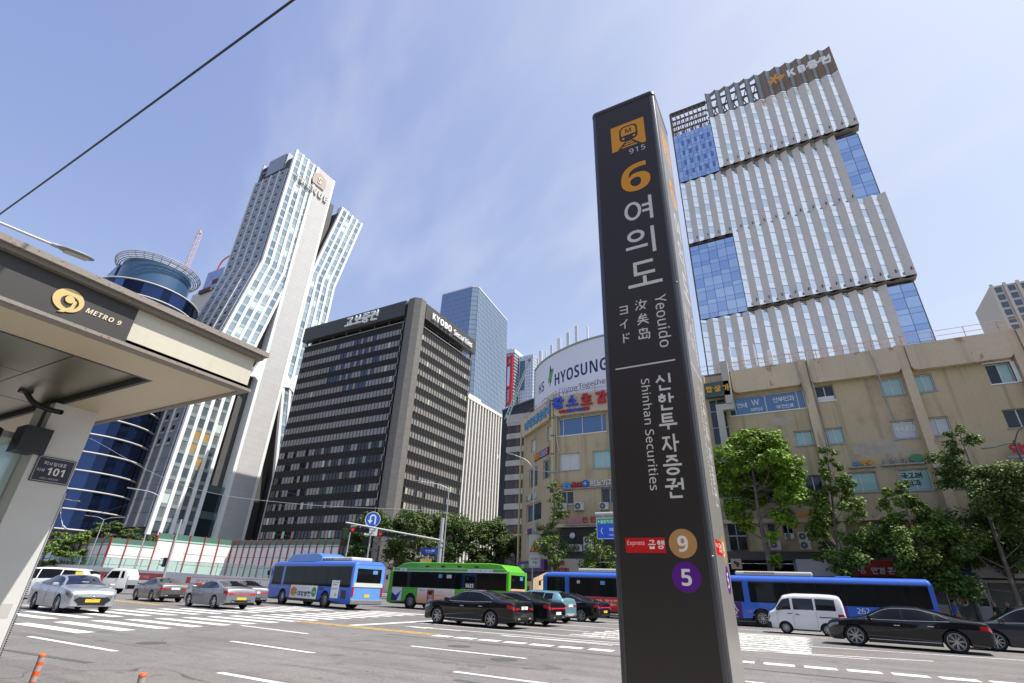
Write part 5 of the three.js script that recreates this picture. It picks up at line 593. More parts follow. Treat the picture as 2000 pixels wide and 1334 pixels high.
// ---------- station entrance canopy at the left ----------
{
  const t = thing('station_canopy', 'station entrance canopy with cream fascia and dark name panel', 'canopy', [-5.225, 0, -3.2]);
  const cream = textured((u, v) => { const n = fbm(u, v, 5, 5, 4, 71), d = fbm(u, v, 40, 6, 4, 72), f = fbm(u, v, 200, 200, 2, 73); let a = 0.5 * (0.93 + 0.1 * n) * (0.97 + 0.05 * f); if (d > 0.64) a *= 1 - 0.35 * (d - 0.64); return [a * 1.03, a * 0.97, a * 0.8]; }, 512, 3, 0.45, 0.001, (u, v) => fbm(u, v, 200, 200, 2, 73));
  const soff = textured((u, v) => { const n = fbm(u, v, 4, 4, 4, 75), d = fbm(u, v, 12, 12, 4, 76); let a = 0.52 * (0.88 + 0.16 * n) * (0.94 + 0.1 * d); return [a * 1.02, a * 0.83, a * 0.58]; }, 512, 3, 0.4);
  const panelGrey = textured((u, v) => { const n = fbm(u, v, 6, 6, 4, 78), f = fbm(u, v, 240, 240, 2, 79); const a = 0.03 * (0.92 + 0.14 * n) * (0.95 + 0.1 * f); return [a * 1.02, a * 0.95, a * 0.93]; }, 512, 2, 0.55), rustEdge = textured((u, v) => { const n = fbm(u, v, 30, 30, 4, 80); const a = 0.22 * (0.8 + 0.4 * fbm(u, v, 80, 80, 3, 81)); return n > 0.72 ? [0.2, 0.075, 0.04] : [a, a * 0.9, a * 0.8]; }, 256, 0.8, 0.7), steelPanel = mat([0.36, 0.32, 0.25], 0.3, 0.7), post = textured((u, v) => { const n = fbm(u, v, 3, 6, 4, 83), f = fbm(u, v, 200, 200, 2, 84); const a = 0.56 * (0.92 + 0.12 * n) * (0.97 + 0.06 * f); return [a, a * 0.99, a * 0.96]; }, 512, 2, 0.5);
  const ys = 3.38, yt = 3.76, zl = 7, xw = -6.5;                       // runs towards the camera and beyond
  obj('fascia', [bx(-0.12, 0, ys + 0.02, yt, 1.275, 0.0).translate(0, 0, 0)], cream, t); obj('fascia', [bx(xw, -0.12, ys + 0.02, yt, 0, 0.1)], cream, t);
  obj('name_panel', bx(-0.12, 0.012, ys + 0.02, yt, 1.275, zl), panelGrey, t);
  obj('roof_lip', [bx(xw, 0.1, yt + 0.045, yt + 0.1, -0.1, zl)], rustEdge, t); obj('roof_lip_under', [bx(xw, 0.07, yt, yt + 0.044, -0.06, zl)], mat([0.16, 0.14, 0.11], 0.6), t); obj('roof_deck', bx(xw, 0, yt + 0.1, yt + 0.14, 0, zl), M.grey, t);
  obj('drip_edge', [bx(-0.1, 0.035, ys - 0.012, ys + 0.018, -0.04, zl)], rustEdge, t); obj('drip_edge', [bx(xw, -0.1, ys - 0.012, ys + 0.018, -0.035, 0.03)], rustEdge, t);
  // soffit ring round a recessed field of steel panels
  obj('soffit', [bx(-0.72, 0, ys, ys + 0.06, 0.0, zl), bx(xw, -0.72, ys, ys + 0.06, 0, 0.62)], soff, t); obj('recess_rim', [bx(-0.76, -0.72, ys - 0.002, ys + 0.1, 0.62, zl), bx(xw, -0.76, ys - 0.002, ys + 0.1, 0.62, 0.66)], M.dark, t);
  const pl = []; for (let i = 0; i < 4; i++) for (let j = 0; j < 5; j++) pl.push(bx(-0.78 - i * 1.3 - 1.285, -0.78 - i * 1.3, ys + 0.07 + 0.002 * ((i + j) % 2), ys + 0.1, 0.67 + j * 0.62, 0.67 + j * 0.62 + 0.608)); pieces(t, 'ceiling_panel', pl, steelPanel);
  obj('roof_core', bx(xw, -0.13, ys + 0.11, yt - 0.01, 0.11, zl), M.grey, t);
  // pillar on the pavement, its bright face towards +x
  const px = -2.725, z0 = 0.23, z1 = 0.7; obj('pillar', bx(px - 0.55, px, 0.14, ys, z0, z1), post, t); obj('pillar_base', bx(px - 0.56, px + 0.008, 0.14, 0.32, z0 - 0.008, z1 + 0.008), M.grey, t);
  obj('edge_strip', bx(px - 0.015, px + 0.01, 0.4, 2.35, z0 - 0.014, z0 - 0.002), M.steel, t); const tt = []; for (let i = 0; i < 90; i++) tt.push(bx(px - 0.03, px + 0.006, 0.42 + i * 0.0215, 0.431 + i * 0.0215, z0 - 0.032, z0 - 0.014)); tag(obj('brush_teeth', tt, M.dark, t), null, null, null, 'stuff');
  obj('pillar_slot', [bx(px, px + 0.012, 1.0, 1.16, z1 - 0.18, z1 - 0.15)], M.dark, t); obj('pillar_patch', bx(px, px + 0.002, 1.0, 1.14, z0 + 0.05, z0 + 0.16), mat([0.42, 0.41, 0.39], 0.9), t);
  // glazed wall behind the pillar
  const gw = mat([0.75, 0.88, 0.86], 0.06, 0, { transmission: 0.6, thickness: 0 }); for (let i = 0; i < 4; i++) { obj('glass_panel', bx(px - 0.32, px - 0.3, 0.2, ys - 0.45, z1 + 0.02 + i * 0.98, z1 + 0.98 + i * 0.98), gw, t); obj('glass_clamp', bx(px - 0.36, px - 0.26, 1.9, 2.0, z1 + 0.96 + i * 0.98, z1 + 1.04 + i * 0.98), M.steel, t); }
  obj('glass_rail', [bx(px - 0.35, px - 0.27, ys - 0.47, ys - 0.4, z1, zl), bx(px - 0.35, px - 0.27, 1.2, 1.24, z1, zl)], M.steel, t); obj('rear_wall', [bx(xw, xw + 0.1, 0.14, ys, 0.4, zl)], mat([0.42, 0.44, 0.42], 0.7), t);
  const sgn = canvas(1024, 256, (x, w, h) => { x.clearRect(0, 0, w, h); });
  const gold = mat([0.62, 0.46, 0.2], 0.35, 0.3), cream2 = mat([0.62, 0.52, 0.38], 0.5);
  // swirl emblem and name on the dark panel
  const sw = new THREE.Shape(); sw.absellipse(0, 0, 0.112, 0.104, 0.0, 2 * Math.PI, false, 0); const h1 = new THREE.Path(); h1.absellipse(0.012, -0.012, 0.066, 0.06, 0, 2 * Math.PI, true, 0); sw.holes.push(h1);
  const em = [new THREE.ExtrudeGeometry(sw, { depth: 0.008, bevelEnabled: false, curveSegments: 20 }), turned(new THREE.CylinderGeometry(0.034, 0.034, 0.0085, 20), Math.PI / 2, 0, 0, 0.006, 0.012, 0.0045)]; const tail = new THREE.Shape([[0.038, 0.02], [0.03, -0.05], [-0.04, -0.125], [0.0, -0.115], [0.055, -0.06], [0.06, 0.01]].map((p) => new THREE.Vector2(...p))); em.push(new THREE.ExtrudeGeometry(tail, { depth: 0.009, bevelEnabled: false }));
  obj('emblem', em.map((g) => flat(g).rotateY(Math.PI / 2).translate(0.013, 3.575, 1.79)), gold, t);
  let cz = 1.655; for (const ch of 'METRO9') { const g = new TextGeometry(ch, { font: fontB, size: 0.045, depth: 0.004, curveSegments: 4, bevelEnabled: false }); g.computeBoundingBox(); const wch = g.boundingBox.max.x; const q = flat(g); q.applyMatrix4(new THREE.Matrix4().makeShear(0, 0, 0.18, 0, 0, 0)); q.rotateY(Math.PI / 2); q.translate(0.013, 3.535, cz); obj('letter', q, cream2, t); cz -= wch + (ch === 'O' ? 0.03 : 0.006); }
  // fittings under the roof
  const sp = thing('loudspeaker_box', 'dark box speaker hung under the canopy beside the pillar', 'speaker', [-7.9, 2.73, -2.45]); obj('cabinet', bx(-0.22, 0.05, 0, 0.3, -0.12, 0.15), M.black, sp); obj('bracket', rod([-0.1, 0.3, 0], [-0.1, 0.64, 0], 0.02), M.dark, sp);
  const rd = thing('round_fitting', 'dark round lamp housing under the canopy left of the speaker', 'lamp', [-8.35, 2.82, -1.95]); obj('housing', turned(new THREE.CylinderGeometry(0.3, 0.3, 0.14, 28), 0, 0, 0, 0, 0.1, 0), M.black, rd); obj('stem', rod([0, 0.15, 0], [0, 0.6, 0], 0.03), M.dark, rd);
  const ar = thing('cable_arm', 'dark curved cable arm under the canopy ceiling', 'cable', [-7.6, 3.28, -2.5]); obj('arm', tube([[-0.45, 0.16, 0.3], [-0.3, 0.02, 0.22], [-0.1, -0.06, 0.1], [0.0, -0.08, 0.02]], 0.03, 6), M.dark, ar); obj('arm_plate', bx(-0.5, -0.4, 0.14, 0.17, 0.24, 0.36), M.dark, ar);
  // address plate
  const ap = thing('address_plate', 'navy address plate numbered 101 on the canopy pillar', 'sign', [-7.942, 2.585, -2.755], Math.PI / 2);
  const at = canvas(800, 600, (x, w, h) => { x.fillStyle = '#1c1d33'; x.fillRect(0, 0, w, h); x.strokeStyle = '#cfcbc6'; x.lineWidth = 9; x.strokeRect(22, 22, w - 44, h - 44); print(x, '의사당대로', 150, 190, 96, 0.1, '#d4d0cb'); print(x, '지하', 62, 360, 88, 0.1, '#d4d0cb'); x.fillStyle = '#d8d4cf'; x.font = 'bold 250px sans-serif'; x.fillText('101', 262, 420); print(x, '(9호선 여의도역)', 190, 530, 50, 0.1, '#c9c5c0', false); for (let i = 0; i < 40; i++) { x.fillStyle = `rgba(20,20,34,${0.25})`; x.fillRect(560 + 200 * hash2(i, 1, 3), 300 + 240 * hash2(i, 2, 3), 10 * hash2(i, 3, 3), 4); } });
  obj('plate', turned(rbox(0.392, 0.296, 0.012, 0.006, 1), 0, 0, 0, 0, 0, 0.006), mat([0.012, 0.012, 0.03], 0.5), ap); decal(ap, 0.388, 0.292, 0.0125, at, 0, 0, 'print', 0.45);
}
// ---------- vehicles ----------
const paint = (c, metal = 0.0, rough = 0.35) => mat(c, rough, metal, { clearcoat: 0.9, clearcoatRoughness: 0.03, specularIntensity: 0.15 });
const tint = mat([0.004, 0.0045, 0.0055], 0.03, 0, { specularIntensity: 0.6 }), tintGrey = mat([0.012, 0.013, 0.016], 0.03, 0), rubber = mat([0.012, 0.012, 0.012], 0.85), chrome = mat([0.7, 0.7, 0.7], 0.12, 1), alloy = mat([0.5, 0.5, 0.51], 0.3, 0.8), alloyDark = mat([0.06, 0.06, 0.065], 0.4, 0.6), trimBlack = mat([0.01, 0.01, 0.011], 0.45), lens = mat([0.2, 0.21, 0.22], 0.08, 0.4, { clearcoat: 1 }), tail = mat([0.42, 0.008, 0.012], 0.12, 0, { clearcoat: 1 }), brakeLit = new THREE.MeshStandardMaterial({ color: lin(0.5, 0.01, 0.01), emissive: lin(1, 0.02, 0.03), emissiveIntensity: 0.35, roughness: 0.2 }), amber = mat([0.6, 0.2, 0.02], 0.2, 0, { clearcoat: 1 }), plateWhite = mat([0.75, 0.75, 0.72], 0.5), plateYellow = mat([0.75, 0.45, 0.02], 0.5);
function curve(pts) { // smooth monotone interpolation through [x,y] points
  const n = pts.length, m = []; for (let i = 0; i < n; i++) { const a = pts[Math.max(i - 1, 0)], b = pts[Math.min(i + 1, n - 1)]; m.push((b[1] - a[1]) / (b[0] - a[0])); }
  for (let i = 0; i < n - 1; i++) { const s = (pts[i + 1][1] - pts[i][1]) / (pts[i + 1][0] - pts[i][0]); if (Math.abs(s) < 1e-6) m[i] = m[i + 1] = 0; else { const a = m[i] / s, b = m[i + 1] / s; if (a < 0) m[i] = 0; if (b < 0) m[i + 1] = 0; const q = a * a + b * b; if (q > 9) { const t = 3 / Math.sqrt(q); m[i] = t * a * s; m[i + 1] = t * b * s; } } }
  return (x) => { if (x <= pts[0][0]) return pts[0][1]; if (x >= pts[n - 1][0]) return pts[n - 1][1]; let i = 0; while (x > pts[i + 1][0]) i++; const h = pts[i + 1][0] - pts[i][0], t = (x - pts[i][0]) / h, t2 = t * t, t3 = t2 * t; return (2 * t3 - 3 * t2 + 1) * pts[i][1] + (t3 - 2 * t2 + t) * h * m[i] + (-2 * t3 + 3 * t2) * pts[i + 1][1] + (t3 - t2) * h * m[i + 1]; };
}
function gridGeo(rows) { // rows of equal length, smooth normals
  const pos = [], idx = [], c = rows[0].length; for (const r of rows) for (const p of r) pos.push(...p);
  for (let i = 0; i < rows.length - 1; i++) for (let j = 0; j < c - 1; j++) { const a = i * c + j, b = a + 1, d = a + c, e = d + 1; idx.push(a, d, b, b, d, e); }
  const g = new THREE.BufferGeometry(); g.setAttribute('position', new THREE.Float32BufferAttribute(pos, 3)); g.setAttribute('uv', new THREE.Float32BufferAttribute(new Float32Array(pos.length / 3 * 2), 2)); g.setIndex(idx); g.computeVertexNormals(); return g;
}
const wheelCache = new Map();
function wheel(t, x, y, z, r, w, style, side, rimR) {
  const key = [r, w, style, rimR].join(); if (!wheelCache.has(key)) {
    const tyre = turned(lathe([[rimR, -w / 2 + 0.01], [r - 0.03, -w / 2], [r - 0.006, -w / 2 + 0.03], [r, -w / 4], [r, w / 4], [r - 0.006, w / 2 - 0.03], [r - 0.03, w / 2], [rimR, w / 2 - 0.01]], 32), Math.PI / 2, 0, 0), disc = turned(lathe([[0.0, 0.02], [rimR * 0.9, 0.0], [rimR, w / 2 - 0.012], [rimR + 0.006, w / 2 - 0.004], [rimR - 0.02, w / 2 - 0.002], [rimR - 0.025, 0.03]], 32), Math.PI / 2, 0, 0);
    const sp = [], n = { multi: 15, five: 5, ten: 10, blade: 8, steel: 8 }[style]; for (let i = 0; i < n; i++) { const wd = { multi: 0.022, five: 0.085, ten: 0.035, blade: 0.05, steel: 0.05 }[style], g = new THREE.BoxGeometry(wd, rimR * 0.96, 0.022); g.translate(0, rimR * 0.5, 0); if (style === 'multi') g.rotateZ((i % 2 ? 0.1 : -0.1)); g.rotateX(-0.06); g.translate(0, 0, w / 2 - 0.03); g.rotateZ(i / n * Math.PI * 2); sp.push(g); if (style === 'five') { const h = g.clone(); h.rotateZ(0.2); sp.push(h); } } sp.push(turned(new THREE.CylinderGeometry(rimR * 0.2, rimR * 0.24, 0.03, 16), Math.PI / 2, 0, 0, 0, 0, w / 2 - 0.022), turned(new THREE.TorusGeometry(rimR - 0.008, 0.012, 6, 32), 0, 0, 0, 0, 0, w / 2 - 0.012));
    wheelCache.set(key, { tyre: flat(tyre), disc: flat(disc), sp: mergeGeometries(sp.map(flat)) });
  }
  const c = wheelCache.get(key), g = new THREE.Group(); g.name = 'wheel'; g.position.set(x, y, z); if (side < 0) g.rotation.y = Math.PI; t.add(g);
  obj('tyre', c.tyre, rubber, g); obj('rim_well', c.disc, alloyDark, g); obj('rim', c.sp, style === 'steel' ? mat([0.45, 0.45, 0.46], 0.5, 0.4) : alloy, g); return g;
}
// P: L, W, top [[x,y]..] rear to front, sh (shoulder) likewise, xf, xr, r (wheel), color, glass list [[x0,x1,lo,hi],..], ws [x0,x1] windscreen, rw [x0,x1] rear window ...
function car(name, label, category, P, pos, turn, group) {
  const t = thing(name, label, category, pos, turn, group), { L, W } = P, top = curve(P.top), sh = curve(P.sh), h2 = L / 2, rA = P.arch || P.r + 0.055, low = curve(P.low || [[-h2, 0.34], [-h2 + 0.25, 0.24], [P.xr - 0.5, 0.2], [P.xf + 0.5, 0.2], [h2 - 0.2, 0.2], [h2, 0.26]]);
  const arch = (x) => { let y = low(x); for (const a of [P.xf, P.xr]) { const d = Math.abs(x - a); if (d < rA) y = Math.max(y, P.r - 0.02 + Math.sqrt(rA * rA - d * d)); } return y; };
  const wid = (x) => { const e = h2 - Math.abs(x), f = x > 0 ? P.tf || 0.7 : P.tr || 0.55, k = Math.max(0, 1 - e / f); let w = W / 2 * (1 - (x > 0 ? P.nf || 0.16 : P.nr || 0.1) * Math.pow(k, 2.2)); if (e < 0.12) w *= 0.9 + 0.1 * Math.sqrt(Math.max(0, 1 - Math.pow(1 - e / 0.12, 2))); return w; };
  const bulge = (y, ys) => { const q = Math.min(1, Math.max(0, (y - 0.2) / (ys - 0.2))); return 0.93 + 0.07 * Math.sin(Math.PI * (0.16 + 0.56 * q)) + 0.008 * st(0.62, 0.7, q) * (1 - st(0.72, 0.95, q)); };
  const nl = 10, nu = 7, nt = 7, tilt = P.tilt || 0.64;
  const lowPt = (x, v) => { const yl = arch(x), ys = sh(x), y = yl + (ys - yl) * v; return [x, y, wid(x) * bulge(y, ys)]; };
  const zr = (x) => { const hh = Math.max(0, top(x) - sh(x)), k = st(0.1, 0.4, hh); return wid(x) * (0.86 * (1 - k) + tilt * k); }, yr = (x) => { const ys = sh(x), hh = Math.max(0.004, top(x) - ys), k = st(0.1, 0.4, hh); return top(x) - (hh * 0.35 * (1 - k) + (P.crown || 0.055) * k); };
  const upPt = (x, u) => { const ys = sh(x), z0 = wid(x) * bulge(ys, ys), z1 = Math.min(zr(x), z0), y1 = Math.max(yr(x), ys), b = 0.02 * Math.sin(Math.PI * u) * st(0.1, 0.35, top(x) - ys); return [x, ys + (y1 - ys) * u, z0 + (z1 - z0) * u + b]; };
  const topPt = (x, q) => { const y1 = Math.max(yr(x), sh(x)), y2 = Math.max(top(x), y1); return [x, y1 + (y2 - y1) * Math.sin(q * Math.PI / 2), Math.min(zr(x), wid(x) * bulge(sh(x), sh(x))) * (1 - q)]; };
  const xs = new Set(); for (let i = 0; i <= 70; i++) xs.add(+(-h2 + L * i / 70).toFixed(4)); for (const a of [P.xf, P.xr]) for (let i = -9; i <= 9; i++) xs.add(+(a + rA * Math.sin(i / 9 * Math.PI / 2)).toFixed(4)); for (const d of [0.01, 0.025, 0.05, 0.08, 0.12]) { xs.add(+(-h2 + d).toFixed(4)); xs.add(+(h2 - d).toFixed(4)); }
  const X = [...xs].sort((a, b) => a - b).filter((x) => Math.abs(x) <= h2 + 1e-6);
  const half = (x) => { const r = []; for (let i = 0; i <= nl; i++) r.push(lowPt(x, i / nl)); for (let i = 1; i <= nu; i++) r.push(upPt(x, i / nu)); for (let i = 1; i <= nt; i++) r.push(topPt(x, i / nt)); return r; };
  const rows = X.map((x) => { const r = half(x); return [...r, ...r.slice(0, -1).reverse().map(([a, b, c]) => [a, b, -c])]; });
  const caps = [rows[0], rows[rows.length - 1]].map((r, k) => { const pos = [], m = r[Math.floor(r.length / 2)], c = [m[0] + (k ? 0.012 : -0.012), (r[0][1] + m[1]) / 2, 0]; for (let i = 0; i < r.length; i++) { const a = r[i], b = r[(i + 1) % r.length]; k ? pos.push(...c, ...b, ...a) : pos.push(...c, ...a, ...b); } return geo(pos); });
  const body = obj('body', [gridGeo(rows), ...caps], P.color, t);
  const mid = (P.xf + P.xr) / 2; obj('underbody', [bx(-h2 + 0.25, P.xr - rA + 0.02, 0.24, 0.62, -W * 0.42, W * 0.42), bx(P.xr + rA - 0.02, P.xf - rA + 0.02, 0.17, 0.62, -W * 0.455, W * 0.455), bx(P.xf + rA - 0.02, h2 - 0.3, 0.22, 0.55, -W * 0.4, W * 0.4), bx(P.xr - rA, P.xr + rA, 0.3, 0.75, -W * 0.3, W * 0.3), bx(P.xf - rA, P.xf + rA, 0.3, 0.72, -W * 0.3, W * 0.3)], trimBlack, t);
  const off = 0.006, patch = (fn, x0, x1, a, b, nx = 12, ny = 5) => { const rs = []; for (let i = 0; i <= nx; i++) { const x = x0 + (x1 - x0) * i / nx, r = []; const lo = typeof a === 'function' ? a(x) : a, hi = typeof b === 'function' ? b(x) : b; for (let j = 0; j <= ny; j++) r.push(fn(x, lo + (hi - lo) * j / ny)); rs.push(r); } return rs; };
  const mirror = (rs) => rs.map((r) => r.map(([x, y, z]) => [x, y, -z]).reverse());
  const lift = (rs, dy = 0, dz = off) => rs.map((r) => r.map(([x, y, z]) => [x, y + dy, z + (z >= 0 ? dz : -dz)]));
  const sidePatch = (nm, fn, x0, x1, a, b, m, dz, parent = t) => { const rs = lift(patch(fn, x0, x1, a, b), 0, dz); for (const q of [rs, mirror(rs)]) obj(nm, gridGeo(q), m, parent); };
  const topPatch = (nm, x0, x1, a, m, dx = 0) => { const rs = []; for (let i = 0; i <= 12; i++) { const x = x0 + (x1 - x0) * i / 12, r = []; for (let j = 0; j <= 12; j++) { const q = Math.abs(1 - j / 6), s = j < 6 ? 1 : -1, p = topPt(x, 1 - q * (1 - a)); r.push([p[0] + dx, p[1] + 0.007, p[2] * s]); } rs.push(r); } return obj(nm, gridGeo(rs), m, t); };
  const G = P.glass || tint; for (const [x0, x1, lo, hi] of P.side) sidePatch('side_window', upPt, x0, x1, lo, hi, G, 0.007);
  topPatch('windscreen', ...P.ws, 0.06, P.front || G, 0.006); topPatch('rear_window', ...P.rw, 0.08, G, -0.006);
  if (P.chromeLine) { const [x0, x1] = P.chromeLine, lo = P.side[0][2], pts = []; for (let i = 0; i <= 16; i++) pts.push(upPt(x0 + (x1 - x0) * i / 16, (typeof lo === 'function' ? lo(x0 + (x1 - x0) * i / 16) : lo) - 0.02)); const pt2 = []; for (let i = 0; i <= 18; i++) { const x = x0 + (x1 - x0) * i / 18; const s = P.side.find((q) => x >= q[0] - 0.08 && x <= q[1] + 0.08) || P.side[0], hi = s[3]; pt2.push(upPt(x, (typeof hi === 'function' ? hi(x) : hi) + 0.02)); } for (const s of [1, -1]) obj('chrome_trim', [tube(pts.map(([x, y, z]) => [x, y, s * (z + 0.01)]), 0.011, 5), tube(pt2.map(([x, y, z]) => [x, y, s * (z + 0.01)]), 0.011, 5)], P.trim || chrome, t); }
  if (P.sill) { const pts = []; for (let i = 0; i <= 8; i++) { const x = P.xr + 0.45 + (P.xf - P.xr - 0.9) * i / 8; pts.push(lowPt(x, 0.12)); } for (const s of [1, -1]) obj('sill_trim', tube(pts.map(([x, y, z]) => [x, y, s * (z + 0.008)]), 0.014, 5), P.sill, t); }
  for (const x of P.seams) for (const s of [1, -1]) obj('door_seam', tube([0.1, 0.4, 0.7, 0.97].map((v) => { const p = lowPt(x, v); return [p[0], p[1], s * (p[2] + 0.001)]; }), 0.004, 4), trimBlack, t);
  for (const x of P.handles) for (const s of [1, -1]) { const p = lowPt(x, 0.8); obj('door_handle', turned(rbox(0.2, 0.03, 0.03, 0.012, 1), 0, 0, 0, p[0], p[1], s * (p[2] + 0.015)), P.handleMat || P.color, t); }
  if (P.mirror) for (const s of [1, -1]) { const p = upPt(P.mirror, 0.12); obj('wing_mirror', [turned(rbox(0.12, 0.14, 0.22, 0.04, 2), 0, 0.15 * s, 0, p[0] + 0.02, p[1] + 0.07, s * (p[2] + 0.14)), beam([p[0], p[1], s * p[2]], [p[0], p[1] + 0.05, s * (p[2] + 0.1)], 0.04, 0.03)], P.mirrorMat || P.color, t); }
  // lights: wrap on the flank and on the end face
  const fx = h2 + 0.014, rx = -h2 - 0.014;
  const headM = lens; sidePatch('headlight', lowPt, h2 - (P.hl || 0.42), h2 - 0.012, (x) => 0.66 + 0.1 * (h2 - x) / 0.42, 0.9, headM, 0.009); sidePatch('tail_light', lowPt, -h2 + 0.012, -h2 + (P.tl || 0.32), P.tv ? P.tv[0] : 0.7, P.tv ? P.tv[1] : 0.9, P.tailMat || tail, 0.009);
  const endPlate = (nm, x, pts, m, both) => { for (const s of both ? [1, -1] : [1]) obj(nm, plate(pts, (a, b) => [x, b, s * a], [x > 0 ? -0.02 : 0.02, 0, 0]), m, t); };
  const fy = sh(h2 - 0.02), we = wid(h2) * 0.96; endPlate('headlight', fx, [[we, fy - 0.16], [we, fy - 0.04], [we * 0.62, fy - 0.08], [we * 0.66, fy - 0.17]], headM, true);
  endPlate('grille', fx + 0.004, P.grille || [[-we * 0.58, fy - 0.1], [-we * 0.4, fy - 0.34], [we * 0.4, fy - 0.34], [we * 0.58, fy - 0.1]], P.grilleMat || trimBlack); endPlate('front_plate', fx + 0.012, [[-0.26, fy - 0.3], [0.26, fy - 0.3], [0.26, fy - 0.18], [-0.26, fy - 0.18]], P.plate || plateWhite); endPlate('intake', fx + 0.002, [[-we * 0.75, 0.3], [-we * 0.6, 0.42], [we * 0.6, 0.42], [we * 0.75, 0.3]], trimBlack);
  const ry = sh(-h2 + 0.02), wr = wid(-h2) * 0.97, tv = P.tv || [0.7, 0.9], yl = low(-h2), ty0 = yl + (ry - yl) * tv[0], ty1 = yl + (ry - yl) * tv[1]; endPlate('tail_light', rx, [[wr, ty0], [wr, ty1], [wr * (P.tin || 0.5), ty1 - 0.02], [wr * (P.tin || 0.5), ty0 + 0.04]], P.tailMat || tail, true); if (P.bar) endPlate('light_bar', rx - 0.004, [[-wr * 0.95, ty1 - 0.06], [wr * 0.95, ty1 - 0.06], [wr * 0.95, ty1 - 0.025], [-wr * 0.95, ty1 - 0.025]], brakeLit);
  const py = P.plateY || 0.62; endPlate('rear_plate', rx - 0.008, [[-0.26, py], [0.26, py], [0.26, py + 0.12], [-0.26, py + 0.12]], P.plate || plateWhite); endPlate('rear_valance', rx - 0.002, [[-wr * 0.8, yl + 0.02], [wr * 0.8, yl + 0.02], [wr * 0.72, yl + 0.13], [-wr * 0.72, yl + 0.13]], P.valance || trimBlack); for (const s of [1, -1]) obj('exhaust_trim', bx(rx - 0.012, rx + 0.02, yl + 0.03, yl + 0.09, s * wr * 0.62 - 0.09, s * wr * 0.62 + 0.09), chrome, t);
  if (P.emblem) obj('emblem', turned(new THREE.TorusGeometry(0.05, 0.012, 5, 16), 0, Math.PI / 2, 0, P.emblem > 0 ? fx + 0.016 : rx - 0.01, P.emblem > 0 ? fy - 0.13 : ry - 0.07, 0), chrome, t);
  for (const [x, s] of [[P.xf, 1], [P.xf, -1], [P.xr, 1], [P.xr, -1]]) wheel(t, x, P.r, s * (W / 2 - 0.12), P.r, 0.22, P.style, s, P.rim || P.r * 0.72);
  return { t, upPt, topPt, lowPt, endPlate, sidePatch, topPatch, h2, top, sh, wid };
}
const BLACK = paint([0.006, 0.006, 0.008]), SILVER = paint([0.36, 0.385, 0.42], 0.55, 0.35), GREY = paint([0.2, 0.2, 0.21], 0.6, 0.35), DGREY = paint([0.035, 0.04, 0.048], 0.4, 0.35), WHITE = paint([0.72, 0.72, 0.71]), PALEBLUE = paint([0.16, 0.3, 0.36], 0.4, 0.35), CHAMP = paint([0.14, 0.132, 0.13], 0.55, 0.35);
const sedan = (o = {}) => { const L = o.L || 4.9, k = o.h || 1.45, h2 = L / 2, s = (o.L || 4.9) / 4.9; return { L, W: 1.86, r: 0.335, xf: h2 - 0.9, xr: -h2 + 1.14, color: SILVER, style: 'ten',
  top: [[-h2, 0.86], [-h2 + 0.05, 1.0], [-h2 + 0.2, 1.06], [-h2 + 0.55, 1.1], [-h2 + 0.95, 1.2], [-0.62 * s, k - 0.03], [-0.1, k], [0.42 * s, k - 0.04], [1.22 * s, 1.07], [1.35 * s, 1.03], [h2 - 0.6, 0.97], [h2 - 0.22, 0.9], [h2 - 0.06, 0.83], [h2, 0.74]],
  sh: [[-h2, 0.84], [-h2 + 0.1, 0.96], [-h2 + 0.6, 1.0], [0, 0.94], [1.2 * s, 0.94], [h2 - 0.6, 0.89], [h2 - 0.18, 0.82], [h2, 0.7]],
  side: [[0.0, 1.16 * s, (x) => 0.08 + 0.2 * st(0.7 * s, 1.16 * s, x), (x) => 0.9 - 0.1 * st(0.4, 1.16 * s, x)], [-0.95 * s, -0.05, 0.08, (x) => 0.9 - 0.1 * st(-0.5, -0.95 * s, x)], [-1.38 * s, -1.0 * s, (x) => 0.1 + 0.3 * st(-1.1 * s, -1.38 * s, x), (x) => 0.8 - 0.25 * st(-1.05 * s, -1.38 * s, x)]],
  ws: [0.46 * s, 1.24 * s], rw: [-h2 + 0.72, -0.62 * s], chromeLine: [-1.36 * s, 1.14 * s], seams: [-0.02, 1.12 * s, -1.05 * s], handles: [0.2, -0.8 * s], handleMat: chrome, mirror: 0.98 * s, ...o }; };
// far side carriageway, facing left
car('black_sedan', 'black sedan with multi spoke wheels in front of the green bus', 'car', sedan({ L: 4.97, color: BLACK, style: 'multi', sill: chrome, rim: 0.25, r: 0.345, emblem: -1, tin: 0.55, plateY: 0.74 }), [-13.75, 0, -22.05], Math.PI - 0.06, 'sedans waiting on the far lanes');
car('black_sedan', 'black limousine with chrome window line and multi spoke wheels at the right', 'car', sedan({ L: 5.12, h: 1.46, color: BLACK, style: 'multi', sill: chrome, rim: 0.27, r: 0.365, emblem: -1, xf: 1.64, xr: -1.465, tin: 0.6 }), [2.75, 0, -27.3], Math.PI - 0.12);
car('black_sedan', 'black sedan with slim red light bar behind the first black sedan', 'car', sedan({ L: 4.99, color: BLACK, style: 'five', bar: true, rim: 0.25, xf: 1.55, plateY: 0.5 }), [-13.6, 0, -25.3], Math.PI - 0.05, 'sedans waiting on the far lanes');
car('black_sedan', 'black sedan with yellow plate beside the red bus advertisement', 'car', sedan({ L: 4.93, color: BLACK, style: 'multi', bar: true, rim: 0.25, plate: plateYellow, plateY: 0.5 }), [-13.4, 0, -31.6], Math.PI - 0.05, 'sedans waiting on the far lanes');
